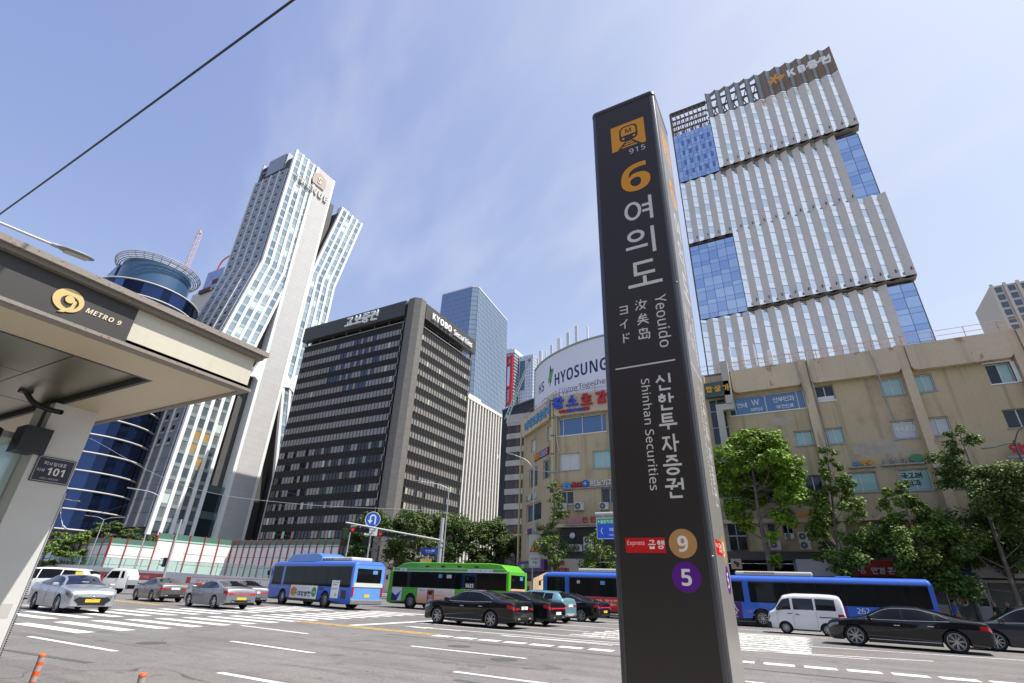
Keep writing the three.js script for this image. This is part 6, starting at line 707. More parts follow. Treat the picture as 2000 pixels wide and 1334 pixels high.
{ // small crossover
  const L = 4.17, h2 = L / 2; car('crossover', 'pale blue crossover with dark roof between the black sedans', 'car', { L, W: 1.8, r: 0.335, xf: 1.22, xr: -1.38, color: PALEBLUE, style: 'five', rim: 0.22,
    top: [[-h2, 0.9], [-h2 + 0.05, 1.1], [-h2 + 0.12, 1.2], [-h2 + 0.5, 1.5], [-1.0, 1.54], [0, 1.56], [0.4, 1.5], [1.15, 1.12], [1.3, 1.06], [h2 - 0.35, 0.95], [h2 - 0.06, 0.82], [h2, 0.68]], sh: [[-h2, 0.88], [-h2 + 0.12, 1.08], [-1, 1.08], [0.2, 1.0], [1.1, 0.96], [h2 - 0.3, 0.86], [h2, 0.65]], side: [[0.0, 1.05, 0.08, 0.9], [-0.85, -0.05, 0.08, 0.9], [-1.4, -0.9, 0.14, 0.85]], ws: [0.45, 1.16], rw: [-h2 + 0.14, -h2 + 0.48], seams: [-0.02, 1.0, -0.95], handles: [0.2, -0.7], mirror: 0.9, tv: [0.78, 0.92], tin: 0.55, plateY: 0.78, valance: mat([0.4, 0.4, 0.4], 0.5) }, [-13.9, 0, -28.5], Math.PI - 0.05);
}
{ // dark grey hatchback cut by the right edge
  const L = 4.6, h2 = L / 2; car('dark_hatchback', 'dark grey estate car at the right edge behind the limousine', 'car', { L, W: 1.86, r: 0.36, xf: 1.36, xr: -1.35, color: DGREY, style: 'ten', rim: 0.26,
    top: [[-h2, 0.9], [-h2 + 0.08, 1.2], [-h2 + 0.5, 1.55], [-0.8, 1.62], [0, 1.64], [0.35, 1.58], [1.2, 1.14], [1.4, 1.06], [h2 - 0.35, 0.96], [h2 - 0.06, 0.84], [h2, 0.68]], sh: [[-h2, 0.88], [-h2 + 0.15, 1.08], [-1, 1.06], [0.2, 1.0], [1.1, 0.98], [h2 - 0.3, 0.88], [h2, 0.65]], side: [[0.0, 1.1, 0.08, 0.9], [-0.9, -0.05, 0.08, 0.9], [-1.6, -0.95, 0.14, 0.85]], ws: [0.42, 1.24], rw: [-h2 + 0.14, -h2 + 0.48], seams: [-0.02, 1.05, -1.0], handles: [0.2, -0.75], handleMat: chrome, mirror: 0.95, chromeLine: [-1.5, 1.05] }, [7.3, 0, -30.2], Math.PI - 0.1);
}
{ // small white van
  const L = 3.5, h2 = L / 2, o = car('small_white_van', 'small white minibus van beside the blue bus on the right', 'van', { L, W: 1.4, r: 0.27, xf: 0.98, xr: -0.86, arch: 0.33, color: WHITE, style: 'steel', rim: 0.17, tilt: 0.8, crown: 0.09, nf: 0.12, nr: 0.06, low: [[-h2, 0.3], [-h2 + 0.2, 0.24], [h2 - 0.2, 0.24], [h2, 0.3]],
    top: [[-h2, 1.0], [-h2 + 0.03, 1.5], [-h2 + 0.1, 1.72], [-h2 + 0.3, 1.82], [-0.6, 1.86], [0.3, 1.86], [0.75, 1.8], [1.0, 1.7], [1.42, 1.15], [1.5, 1.06], [1.68, 0.96], [h2 - 0.02, 0.86], [h2, 0.72]], sh: [[-h2, 0.95], [-h2 + 0.1, 1.06], [-0.5, 1.06], [0.8, 1.04], [1.3, 1.0], [h2 - 0.1, 0.9], [h2, 0.7]],
    side: [[0.62, 1.28, (x) => 0.08 + 0.06 * st(1.1, 1.28, x), (x) => 0.84 - 0.1 * st(0.9, 1.28, x)], [-0.42, 0.5, 0.08, 0.8], [-1.38, -0.52, 0.08, 0.8]], ws: [0.98, 1.45], rw: [-h2 + 0.05, -h2 + 0.11], seams: [0.56, 1.3, -0.48], handles: [0.7, 0.36], handleMat: trimBlack, mirror: 1.2, mirrorMat: trimBlack, tv: [0.6, 0.9], tin: 0.85, hl: 0.12, glass: tintGrey, grille: [[-0.4, 0.4], [-0.4, 0.46], [0.4, 0.46], [0.4, 0.4]] }, [-0.72, 0, -33.1], Math.PI - 0.02);
  for (const s of [1, -1]) obj('rub_strip', bx(-1.6, -0.6, 0.79, 0.83, s * 0.7 - 0.012, s * 0.7 + 0.012), trimBlack, o.t); obj('front_bumper', turned(rbox(1.36, 0.26, 0.2, 0.05, 2), 0, Math.PI / 2, 0, h2 - 0.02, 0.38, 0), trimBlack, o.t);
}
// near side and junction
const taxi = car('silver_taxi', 'silver taxi with yellow plate turning towards the camera beside the canopy pillar', 'car', sedan({ L: 4.86, h: 1.44, color: SILVER, style: 'ten', plate: plateYellow, emblem: 1, glass: mat([0.006, 0.01, 0.03], 0.03, 0, { specularIntensity: 0.7 }), handleMat: SILVER, grille: [[-0.52, 0.6], [-0.66, 0.5], [-0.44, 0.32], [0.44, 0.32], [0.66, 0.5], [0.52, 0.6]] }), [-28.9, 0, -12.55], -0.1);
{ const r = taxi; obj('roof_sign', [bx(-0.22, -0.08, r.top(-0.15) - 0.01, r.top(-0.15) + 0.1, -0.14, 0.14)], plateYellow, r.t); obj('roof_sign_lens', bx(-0.2, -0.1, r.top(-0.15) + 0.02, r.top(-0.15) + 0.085, -0.145, 0.145), trimBlack, r.t); obj('fog_trim', [bx(r.h2 - 0.02, r.h2 + 0.02, 0.27, 0.29, 0.45, 0.72), bx(r.h2 - 0.02, r.h2 + 0.02, 0.27, 0.29, -0.72, -0.45)], chrome, r.t); obj('dash_paper', [bx(1.02, 1.06, 1.1, 1.16, -0.1, 0.15)], M.white, r.t); }
car('grey_sedan', 'bronze grey compact sedan with red tail lights crossing the junction', 'car', sedan({ L: 4.56, h: 1.43, color: CHAMP, style: 'ten', chromeLine: null, handleMat: CHAMP, tin: 0.5, plateY: 0.74 }), [-38.9, 0, -21.9], Math.PI - 0.14);
car('silver_sedan', 'silver fastback taxi with yellow plate and red light bar on the zebra crossing', 'car', sedan({ L: 4.91, h: 1.42, color: paint([0.23, 0.24, 0.265], 0.55, 0.35), style: 'five', rim: 0.25, bar: true, plate: plateYellow, plateY: 0.48, handleMat: SILVER, tin: 0.55 }), [-30.15, 0, -20.35], Math.PI - 0.12);
car('silver_sedan', 'white silver sedan half hidden between the grey and silver sedans', 'car', sedan({ L: 4.8, h: 1.46, color: paint([0.5, 0.53, 0.56], 0.4, 0.35), chromeLine: null, handleMat: SILVER }), [-40.5, 0, -29.3], Math.PI - 0.3);
car('grey_sedan', 'grey sedan with full width red tail lamp behind the silver fastback', 'car', sedan({ L: 4.85, h: 1.45, color: paint([0.2, 0.2, 0.23], 0.55, 0.35), bar: true, tv: [0.72, 0.86], tin: 0.3, chromeLine: null, plateY: 0.7 }), [-34.6, 0, -24.9], Math.PI - 0.25);
{ // white people carrier cut by the pillar
  const L = 5.1, h2 = L / 2; car('white_people_carrier', 'white people carrier facing the camera behind the silver taxi', 'van', { L, W: 1.98, r: 0.36, xf: 1.6, xr: -1.45, color: WHITE, style: 'five', rim: 0.24, tilt: 0.74,
    top: [[-h2, 0.95], [-h2 + 0.05, 1.4], [-h2 + 0.25, 1.66], [-1.4, 1.76], [0, 1.78], [0.6, 1.7], [1.55, 1.22], [1.75, 1.12], [h2 - 0.3, 1.0], [h2 - 0.05, 0.88], [h2, 0.7]], sh: [[-h2, 0.9], [-h2 + 0.15, 1.12], [-1, 1.12], [0.5, 1.06], [1.4, 1.02], [h2 - 0.3, 0.92], [h2, 0.66]], side: [[0.15, 1.3, 0.08, 0.9], [-1.0, 0.08, 0.08, 0.9], [-2.1, -1.07, 0.08, 0.88]], ws: [0.65, 1.58], rw: [-h2 + 0.08, -h2 + 0.24], seams: [0.1, 1.2, -1.05], handles: [0.35, -0.1], handleMat: chrome, mirror: 1.15, emblem: 1 }, [-41.5, 0, -16.4], Math.PI + 0.75);
}
{ // white light truck
  const t = thing('white_truck', 'white light truck with flat bed in front of the red postered hoarding', 'truck', [-53.2, 0, -27.8], Math.PI + 0.62), cab = [[0.55, 0.45], [0.55, 1.2], [0.62, 1.62], [0.8, 1.92], [1.1, 1.97], [1.9, 1.95], [2.05, 1.86], [2.42, 1.18], [2.5, 0.95], [2.52, 0.45]];
  const ext = (pts, w, b = 0.05) => { const g = new THREE.ExtrudeGeometry(new THREE.Shape(pts.map((p) => new THREE.Vector2(...p))), { depth: w - 2 * b, bevelEnabled: true, bevelSize: b * 0.6, bevelThickness: b, bevelSegments: 3 }); g.translate(0, 0, -w / 2 + b); return g; };
  obj('cab', toCreasedNormals(flat(ext(cab, 1.72)), 0.5), WHITE, t); obj('windscreen', slab([[2.1, 1.83, -0.72], [2.1, 1.83, 0.72], [2.44, 1.2, 0.76], [2.44, 1.2, -0.76]], [0.03, 0.01, 0]).translate(0.02, 0.015, 0), tint, t); for (const s of [1, -1]) { obj('side_window', plate([[1.28, 1.22], [2.28, 1.22], [1.98, 1.78], [1.28, 1.8]], (a, b) => [a, b, s * 0.868], [0, 0, -s * 0.02]), tint, t); obj('quarter_window', plate([[0.85, 1.25], [1.1, 1.25], [1.1, 1.8], [0.9, 1.8]], (a, b) => [a, b, s * 0.868], [0, 0, -s * 0.02]), tint, t); obj('wing_mirror', turned(rbox(0.1, 0.26, 0.18, 0.03, 1), 0, 0, 0, 2.32, 1.4, s * 1.02), trimBlack, t); obj('headlight', turned(rbox(0.28, 0.2, 0.06, 0.03, 1), 0, Math.PI / 2, 0, 2.53, 0.72, s * 0.62), lens, t); obj('door_handle', bx(1.3, 1.45, 1.08, 1.11, s * 0.87, s * 0.89), trimBlack, t); }
  obj('grille', [bx(2.5, 2.535, 0.82, 0.9, -0.6, 0.6)], trimBlack, t); obj('front_bumper', turned(rbox(1.7, 0.3, 0.18, 0.04, 2), 0, Math.PI / 2, 0, 2.5, 0.48, 0), mat([0.5, 0.5, 0.5], 0.6), t); obj('bumper_slot', bx(2.59, 2.6, 0.42, 0.5, -0.5, 0.5), trimBlack, t); obj('bed', [bx(-2.4, 0.5, 0.72, 0.82, -0.86, 0.86), bx(-2.4, 0.5, 0.82, 1.12, 0.82, 0.86), bx(-2.4, 0.5, 0.82, 1.12, -0.86, -0.82), bx(-2.42, -2.38, 0.72, 1.12, -0.86, 0.86), bx(0.46, 0.5, 0.82, 1.5, -0.86, 0.86)], mat([0.5, 0.52, 0.53], 0.6), t); obj('chassis', bx(-2.3, 2.3, 0.4, 0.7, -0.45, 0.45), trimBlack, t); for (const [x, s] of [[1.75, 1], [1.75, -1], [-1.3, 1], [-1.3, -1]]) wheel(t, x, 0.31, s * 0.72, 0.31, 0.2, 'steel', s, 0.19);
}
// ---------- buses: hollow bodies with real panes, seats and riders ----------
const busGlass = mat([0.12, 0.13, 0.135], 0.03, 0, { transmission: 0.9, thickness: 0, specularIntensity: 0.35 }), busDark = mat([0.006, 0.0065, 0.007], 0.05, 0);
// local x forwards, left side of the vehicle (towards the camera when it drives left) is z < 0 after the turn; both sides are built
function bus(name, label, P, pos, turn) {
  const t = thing(name, label, 'bus', pos, turn), L = P.L || 10.9, W = 2.48, h2 = L / 2, fl = 0.34, y0 = P.belt || 1.32, y1 = 2.52, H = P.H || 2.92, R = 0.5, xf = h2 - 2.35, xr = -h2 + 2.9;
  const C = P.color, doors = [];
  const ar = (x, r = 0.56) => { const o = []; for (let i = 0; i <= 14; i++) { const a = Math.PI - Math.PI * i / 14; o.push([x + r * Math.cos(a), Math.max(fl, 0.48 + r * Math.sin(a))]); } return o; };
  const lower = [[-h2 + 0.06, fl + 0.1], [-h2 + 0.2, fl], ...ar(xr), ...ar(xf), [h2 - 0.12, fl], [h2, fl + 0.15], [h2 - 0.01, y0], [-h2, y0]];
  for (const s of [1, -1]) obj('side_panel', plate(lower, (a, b) => [a, b, s * W / 2], [0, 0, -s * 0.05]), C, t);
  // roof: rounded extrusion
  const prof = []; for (let i = 0; i <= 8; i++) { const a = i / 8 * Math.PI / 2; prof.push([W / 2 - 0.34 + 0.34 * Math.cos(a), H - 0.34 + 0.34 * Math.sin(a)]); } const full = [[W / 2, y1], ...prof, ...prof.slice().reverse().map(([a, b]) => [-a, b]), [-W / 2, y1]];
  const rows = []; const ex = [[-h2 + 0.0, 0.9, 0.2], [-h2 + 0.06, 0.97, 0.08], [-h2 + 0.2, 1, 0], [h2 - 0.7, 1, 0], [h2 - 0.25, 0.985, 0.06], [h2 - 0.04, 0.95, 0.2]]; for (const [x, k, d] of ex) rows.push(full.map(([z, y]) => [x, y - (y > y1 ? d * (y - y1) / (H - y1) : 0), z * k])); const cr = rows.map((r) => r); obj('roof', gridGeo(rows), C, t);
  for (const k of [0, rows.length - 1]) { const r = rows[k], pos = []; for (let i = 1; i < r.length - 1; i++) k ? pos.push(...r[0], ...r[i + 1], ...r[i]) : pos.push(...r[0], ...r[i], ...r[i + 1]); obj('roof_end', geo(pos), C, t); }
  obj('ceiling', bx(-h2 + 0.1, h2 - 0.1, y1 - 0.02, y1 + 0.02, -W / 2 + 0.06, W / 2 - 0.06), M.pvc, t); obj('floor', bx(-h2 + 0.1, h2 - 0.1, 0.62, 0.68, -W / 2 + 0.05, W / 2 - 0.05), M.grey, t);
  // side glazing
  const cuts = P.cuts || [-0.97, -0.72, -0.46, -0.18, 0.1, 0.36, 0.6, 0.66, 0.93]; for (const s of [1, -1]) for (let i = 0; i < cuts.length - 1; i++) { const a = cuts[i] * h2, b = cuts[i + 1] * h2; if (b - a < 0.4) { obj('pillar', bx(a, b, y0, y1, s * (W / 2 - 0.05), s * W / 2), P.pillar || C, t); continue; } obj('side_window', bx(a + 0.012, b - 0.012, y0 + 0.01, y1 + 0.0, s * (W / 2 - 0.012), s * (W / 2 + 0.004)), i < (P.blackTail || 0) ? busDark : busGlass, t); obj('window_post', bx(a - 0.03, a + 0.03, y0, y1, s * (W / 2 - 0.05), s * (W / 2 - 0.012)), trimBlack, t); obj('window_rail', bx(a, b, y1 - 0.5, y1 - 0.46, s * (W / 2 - 0.03), s * (W / 2 - 0.013)), trimBlack, t); obj('window_band', [bx(a, b, y1 - 0.06, y1, s * (W / 2 - 0.03), s * (W / 2 + 0.006))], trimBlack, t); }
  for (const s of [1, -1]) obj('corner_post', [bx(-h2, cuts[0] * h2, y0, y1 + 0.01, s * (W / 2 - 0.06), s * W / 2), bx(cuts[cuts.length - 1] * h2, h2 - 0.05, y0, y1 + 0.01, s * (W / 2 - 0.06), s * (W / 2 - 0.01))], C, t);
  // front and back
  obj('windscreen', slab([[h2 - 0.03, 1.0, -W / 2 + 0.1], [h2 - 0.03, 1.0, W / 2 - 0.1], [h2 - 0.14, y1 + 0.05, W / 2 - 0.14], [h2 - 0.14, y1 + 0.05, -W / 2 + 0.14]], [-0.03, 0, 0]), busGlass, t); obj('front_panel', [bx(h2 - 0.06, h2, fl + 0.05, 1.02, -W / 2 + 0.03, W / 2 - 0.03)], C, t); for (const s of [1, -1]) obj('headlight', turned(rbox(0.34, 0.2, 0.05, 0.04, 1), 0, Math.PI / 2, 0, h2 + 0.01, 0.72, s * 0.95), lens, t); obj('destination_box', bx(h2 - 0.2, h2 - 0.13, y1 - 0.05, y1 + 0.24, -0.9, 0.9), trimBlack, t);
  obj('rear_panel', [bx(-h2 - 0.02, -h2 + 0.05, fl + 0.16, 1.52, -W / 2 + 0.05, W / 2 - 0.05), bx(-h2 - 0.02, -h2 + 0.05, 2.4, y1 + 0.1, -W / 2 + 0.05, W / 2 - 0.05), bx(-h2 - 0.019, -h2 + 0.05, 1.52, 2.4, -W / 2 + 0.05, -W / 2 + 0.3), bx(-h2 - 0.019, -h2 + 0.05, 1.52, 2.4, W / 2 - 0.3, W / 2 - 0.05)], P.rearColor || C, t); obj('rear_window', bx(-h2 - 0.026, -h2 - 0.018, 1.54, 2.4, -W / 2 + 0.3, W / 2 - 0.3), busDark, t); obj('rear_bumper', turned(rbox(W - 0.06, 0.28, 0.16, 0.05, 2), 0, Math.PI / 2, 0, -h2 - 0.02, fl + 0.12, 0), P.bumper || C, t);
  for (const s of [1, -1]) { obj('tail_light', turned(rbox(0.14, 0.55, 0.06, 0.03, 1), 0, Math.PI / 2, 0, -h2 - 0.03, 1.05, s * (W / 2 - 0.13)), tail, t); obj('wing_mirror', [turned(rbox(0.12, 0.34, 0.2, 0.04, 1), 0, 0, 0, h2 + 0.16, 2.05, s * (W / 2 + 0.1)), beam([h2 - 0.05, 2.3, s * (W / 2 - 0.05)], [h2 + 0.16, 2.2, s * (W / 2 + 0.1)], 0.04, 0.04)], trimBlack, t); }
  obj('rear_plate', bx(-h2 - 0.035, -h2 - 0.02, 0.72, 0.9, -0.2, 0.2), plateYellow, t); obj('rear_number', bx(-h2 - 0.034, -h2 - 0.026, 2.1, 2.32, 0.25, 0.62), M.cyan, t);
  for (const [x, s] of [[xf, 1], [xf, -1], [xr, 1], [xr, -1]]) { wheel(t, x, 0.48, s * (W / 2 - 0.16), 0.48, 0.26, 'ten', s, 0.29); obj('wheel_arch', (() => { const g = new THREE.CylinderGeometry(0.56, 0.56, 0.4, 24, 1, true, 0, Math.PI); g.rotateX(Math.PI / 2); g.rotateZ(0); g.translate(x, 0.48, s * (W / 2 - 0.25)); return g; })(), trimBlack, t); }
  obj('underbody', [bx(-h2 + 0.2, xr - 0.6, 0.3, 0.62, -W / 2 + 0.1, W / 2 - 0.1), bx(xr + 0.6, xf - 0.6, 0.3, 0.62, -W / 2 + 0.08, W / 2 - 0.08), bx(xf + 0.6, h2 - 0.2, 0.3, 0.62, -W / 2 + 0.1, W / 2 - 0.1), bx(-h2 + 0.2, h2 - 0.2, 0.5, 0.62, -0.7, 0.7)], trimBlack, t);
  // seats and rails inside
  const seats = []; for (let i = 0; i < 9; i++) for (const s of [1, -1]) if ((i + (s > 0 ? 0 : 1)) % 4) { const x = -h2 + 1.2 + i * 0.95; seats.push(bx(x - 0.2, x + 0.22, 1.02, 1.12, s * 0.62, s * 1.12), bx(x - 0.26, x - 0.18, 1.05, 1.72, s * 0.62, s * 1.12)); } obj('seats', seats, mat([0.04, 0.07, 0.14], 0.8), t); const rails = []; for (let i = 0; i < 5; i++) for (const s of [1, -1]) rails.push(rod([-h2 + 1.8 + i * 1.7, 0.66, s * 0.5], [-h2 + 1.8 + i * 1.7, y1, s * 0.5], 0.018, 0.018, 5)); obj('grab_rails', rails, M.galv, t);
  const riders = P.riders || []; for (const [x, s, c] of riders) obj('rider_silhouette', [turned(new THREE.SphereGeometry(0.12, 12, 10), 0, 0, 0, x, 1.86, s * 0.86), turned((() => { const g = new THREE.SphereGeometry(0.25, 14, 10); g.scale(0.75, 1.35, 1); return g; })(), 0, 0, 0, x, 1.42, s * 0.86)], mat(c, 0.8), t);
  return { t, h2, W, y0, y1, H, xf, xr, fl, ad(nm, x0, x1, ya, yb, s, tex, m) { const g = new THREE.PlaneGeometry(x1 - x0, yb - ya); if (s < 0) g.rotateY(Math.PI); g.translate((x0 + x1) / 2, (ya + yb) / 2, s * (W / 2 + 0.006)); return obj(nm, g, m || new THREE.MeshStandardMaterial({ map: tex, roughness: 0.4 }), t); } };
}
const busBlue = paint([0.045, 0.13, 0.52], 0, 0.4), busBlueLight = paint([0.09, 0.22, 0.62], 0, 0.4), busGreen = paint([0.11, 0.42, 0.035], 0, 0.4), acCream = mat([0.55, 0.52, 0.47], 0.6), shirt = [0.5, 0.55, 0.62];
const S = -1; // flank seen by the camera once the bus is turned to face left: local z = -1 side faces +z
{ // blue bus with hospital poster
  const b = bus('blue_bus', 'blue bus with white hospital poster crossing the junction', { color: busBlue, rearColor: paint([0.12, 0.28, 0.62], 0, 0.4), bumper: mat([0.16, 0.17, 0.19], 0.6), H: 2.86, belt: 1.28, riders: [[3.2, -1, shirt], [2.2, -1, [0.1, 0.1, 0.12]], [-1.4, -1, [0.12, 0.1, 0.1]]] }, [-31.0, 0, -28.6], Math.PI - 0.2);
  obj('gas_tank_cover', (() => { const pts = [[3.9, 2.8], [3.4, 3.2], [3.0, 3.3], [-0.3, 3.34], [-0.8, 3.2], [-0.9, 2.8]], g = new THREE.ExtrudeGeometry(new THREE.Shape(pts.map((p) => new THREE.Vector2(...p))), { depth: 1.7, bevelEnabled: true, bevelSize: 0.06, bevelThickness: 0.1, bevelSegments: 2 }); g.translate(0, 0, -0.85); return g; })(), busBlueLight, b.t); obj('roof_air_conditioner', turned(rbox(3.6, 0.24, 1.7, 0.08, 2), 0, 0, 0, -2.6, 2.98, 0), acCream, b.t); const sl = []; for (let i = 0; i < 6; i++) sl.push(bx(-1.6 + i * 0.36 - 0.6, -1.42 + i * 0.36 - 0.6, 2.94, 3.02, -0.87, -0.85)); obj('vent_slot', sl, trimBlack, b.t);
  const ad = canvas(900, 300, (x, w, h) => { x.fillStyle = '#e6e6ea'; x.fillRect(0, 0, w, h); x.strokeStyle = '#d9a24a'; x.lineWidth = 8; x.strokeRect(4, 4, w - 8, h - 8); x.fillStyle = '#d99a2b'; x.beginPath(); x.arc(125, 150, 105, 0, 7); x.fill(); print(x, '탈장·항문', 50, 130, 44, 0.13, '#503000'); print(x, '대장·복강경', 40, 195, 40, 0.13, '#503000'); print(x, '보건복지부 지정', 400, 80, 34, 0.1, '#7a9a86'); print(x, '대항병원', 265, 230, 112, 0.17, '#141414'); x.fillStyle = '#2c8a4e'; x.beginPath(); x.ellipse(800, 140, 75, 105, 0, 0, 7); x.fill(); print(x, '사당', 760, 165, 48, 0.14, '#e8f0ea'); });
  b.ad('poster', -1.55, 2.05, 0.46, 1.3, -1, ad); const ad2 = canvas(240, 380, (x, w, h) => { x.fillStyle = '#e4e6e2'; x.fillRect(0, 0, w, h); print(x, '보건복지부', 20, 60, 40, 0.13, '#333'); print(x, '전문병원', 20, 110, 40, 0.13, '#333'); print(x, '대항병원', 20, 200, 44, 0.14, '#2f8a4c'); x.fillStyle = '#b7c27a'; x.beginPath(); x.arc(160, 310, 40, 0, 7); x.fill(); }); b.ad('poster', -4.1, -3.2, 0.62, 1.66, -1, ad2); const num = canvas(200, 100, (x, w, h) => { x.fillStyle = '#274a9e'; x.fillRect(0, 0, w, h); x.fillStyle = '#0b0c14'; x.font = 'bold 78px sans-serif'; x.fillText('461', 22, 78); }); b.ad('route_number', -2.35, -1.72, 1.0, 1.27, -1, num); obj('engine_grille', bx(-4.95, -4.4, 0.62, 1.1, -1.25, -1.235), trimBlack, b.t); obj('roof_banner', bx(-5.5, -5.46, 1.32, 1.56, -1.1, 1.1), mat([0.55, 0.56, 0.5], 0.6), b.t);
}
{ // green electric bus
  const b = bus('green_bus', 'bright green electric bus with orange phone poster in the junction', { color: busGreen, H: 2.75, belt: 1.42, bumper: busGreen, blackTail: 3, pillar: trimBlack, riders: [[2.0, -1, shirt], [0.4, -1, shirt], [3.5, -1, [0.08, 0.08, 0.1]]] }, [-23.5, 0, -34.3], Math.PI - 0.05);
  obj('battery_cover', (() => { const pts = [[5.2, 2.55], [4.2, 3.02], [3.4, 3.1], [-4.0, 3.06], [-4.8, 2.98], [-5.4, 2.55]], g = new THREE.ExtrudeGeometry(new THREE.Shape(pts.map((p) => new THREE.Vector2(...p))), { depth: 2.2, bevelEnabled: true, bevelSize: 0.05, bevelThickness: 0.08, bevelSegments: 2 }); g.translate(0, 0, -1.1); return g; })(), busGreen, b.t); obj('pale_stripe', [bx(-5.3, 5.3, 2.5, 2.54, -1.256, -1.243), bx(-5.2, 5.2, 2.72, 2.745, -1.2, -1.185)], M.white, b.t); const v = []; for (let i = 0; i < 4; i++) v.push(bx(1.6 - i * 1.5, 1.95 - i * 1.5, 2.82, 2.92, -1.2, -1.17)); obj('roof_vent', v, trimBlack, b.t);
  const ev = canvas(200, 80, (x, w, h) => { x.fillStyle = '#d8dcd6'; x.fillRect(0, 0, w, h); x.fillStyle = '#3f8f2c'; x.font = 'italic bold 70px sans-serif'; x.fillText('EV', 45, 66); }); b.ad('emblem_sticker', 3.7, 4.4, 2.5, 2.72, -1, ev); const st2 = canvas(640, 80, (x, w, h) => { x.fillStyle = '#c9d6d6'; x.fillRect(0, 0, w, h); print(x, '전기버스 타고', 20, 62, 50, 0.12, '#5d8fa0'); print(x, '숨 쉬는 서울로', 350, 62, 44, 0.12, '#6f8fd0'); x.fillStyle = '#3a8a3c'; x.beginPath(); x.ellipse(320, 40, 20, 10, -0.7, 0, 7); x.fill(); }); b.ad('slogan_sticker', -4.2, -2.0, 2.53, 2.73, -1, st2);
  const ph = canvas(900, 340, (x, w, h) => { const g = x.createLinearGradient(0, 0, 0, h); g.addColorStop(0, '#e4dcdc'); g.addColorStop(1, '#dd9a72'); x.fillStyle = g; x.fillRect(0, 0, w, h); x.fillStyle = '#2c2c30'; x.font = 'bold 34px sans-serif'; x.fillText('SAMSUNG', 24, 60); x.save(); x.translate(310, 40); x.rotate(-0.05); x.fillStyle = '#23284a'; x.beginPath(); x.roundRect(-70, -10, 170, 300, 18); x.fill(); x.fillStyle = '#d0682c'; x.fillRect(-56, 4, 142, 272); x.fillStyle = '#c9a48e'; x.beginPath(); x.ellipse(20, 110, 44, 62, 0, 0, 7); x.fill(); x.fillStyle = '#1c1a1c'; x.fillRect(-22, 92, 90, 24); x.beginPath(); x.ellipse(12, 55, 60, 34, -0.2, 0, 7); x.fill(); x.fillStyle = '#9dbbe0'; x.beginPath(); x.ellipse(22, 260, 66, 70, 0, 0, 7); x.fill(); x.restore(); print(x, '더 가까이', 470, 90, 34, 0.1, '#666'); x.fillStyle = '#4a4a4a'; x.font = '36px sans-serif'; x.fillText('Galaxy Z Flip7', 450, 160); for (const [a, c] of [[660, '#4a4450'], [775, '#6e4a3c']]) { x.fillStyle = '#d8cdc6'; x.fillRect(a, 150, 96, 130); x.fillStyle = c; x.beginPath(); x.ellipse(a + 48, 215, 26, 48, 0.2, 0, 7); x.fill(); } x.fillStyle = '#30408a'; x.fillRect(620, 300, 90, 16); });
  b.ad('poster', -1.0, 2.45, 0.42, 1.4, -1, ph); const dr = canvas(260, 340, (x, w, h) => { x.fillStyle = '#d8d8de'; x.fillRect(0, 0, w, h); x.fillStyle = '#252c6c'; x.beginPath(); x.moveTo(0, 130); x.lineTo(110, 210); x.lineTo(250, 80); x.lineTo(150, 340); x.lineTo(0, 340); x.fill(); x.fillStyle = '#3d4ba0'; x.beginPath(); x.moveTo(110, 210); x.lineTo(250, 80); x.lineTo(150, 340); x.fill(); }); b.ad('poster', 4.0, 5.0, 0.5, 1.4, -1, dr); const n = canvas(256, 128, (x, w, h) => { x.fillStyle = '#0a0b0c'; x.fillRect(0, 0, w, h); x.fillStyle = '#f2f2f0'; x.font = 'bold 100px sans-serif'; x.scale(0.9, 1); x.fillText('5623', 18, 98); }); b.ad('route_number', -2.75, -1.85, 1.46, 1.86, -1, n); b.ad('window_sticker', 0.25, 0.58, 2.1, 2.35, -1, null, M.cyan); b.ad('window_sticker', -0.62, -0.18, 2.1, 2.33, -1, null, mat([0.4, 0.5, 0.45], 0.6)); obj('rear_poster', bx(-5.495, -5.48, 1.36, 1.56, -0.95, 0.95), mat([0.62, 0.36, 0.24], 0.6), b.t);
}
{ // blue bus with red QR advertisement, half behind the station sign
  const b = bus('blue_bus', 'blue bus with red advertisement left of the station sign', { color: busBlue, H: 2.85, belt: 1.3, riders: [[4.2, -1, [0.06, 0.06, 0.08]]] }, [-12.5, 0, -38.9], Math.PI - 0.03); obj('roof_air_conditioner', turned(rbox(4.2, 0.26, 1.7, 0.08, 2), 0, 0, 0, 0.6, 2.98, 0), acCream, b.t);
  const ad = canvas(700, 280, (x, w, h) => { x.fillStyle = '#c8391c'; x.fillRect(0, 0, w, h); x.fillStyle = '#b03216'; x.fillRect(0, 200, w, 80); print(x, '오늘의 QR, 당신의 매장을', 60, 90, 50, 0.13, '#ecd9d2'); print(x, '바꿀 수 있습니다.', 150, 160, 50, 0.13, '#ecd9d2'); print(x, '지금 바로 상담', 200, 240, 30, 0.12, '#e0c0b6'); x.fillStyle = '#e6e2de'; x.fillRect(610, 60, 90, 130); }); b.ad('poster', -1.8, 2.7, 0.42, 1.28, -1, ad); b.ad('window_sticker', 0.5, 0.85, 2.05, 2.3, -1, null, M.cyan); b.ad('window_sticker', 2.4, 2.65, 2.1, 2.3, -1, null, mat([0.4, 0.45, 0.42], 0.6)); obj('door_line', [bx(3.2, 3.24, 0.4, 2.5, -1.256, -1.242), bx(4.3, 4.34, 0.4, 2.5, -1.256, -1.242)], trimBlack, b.t);
}
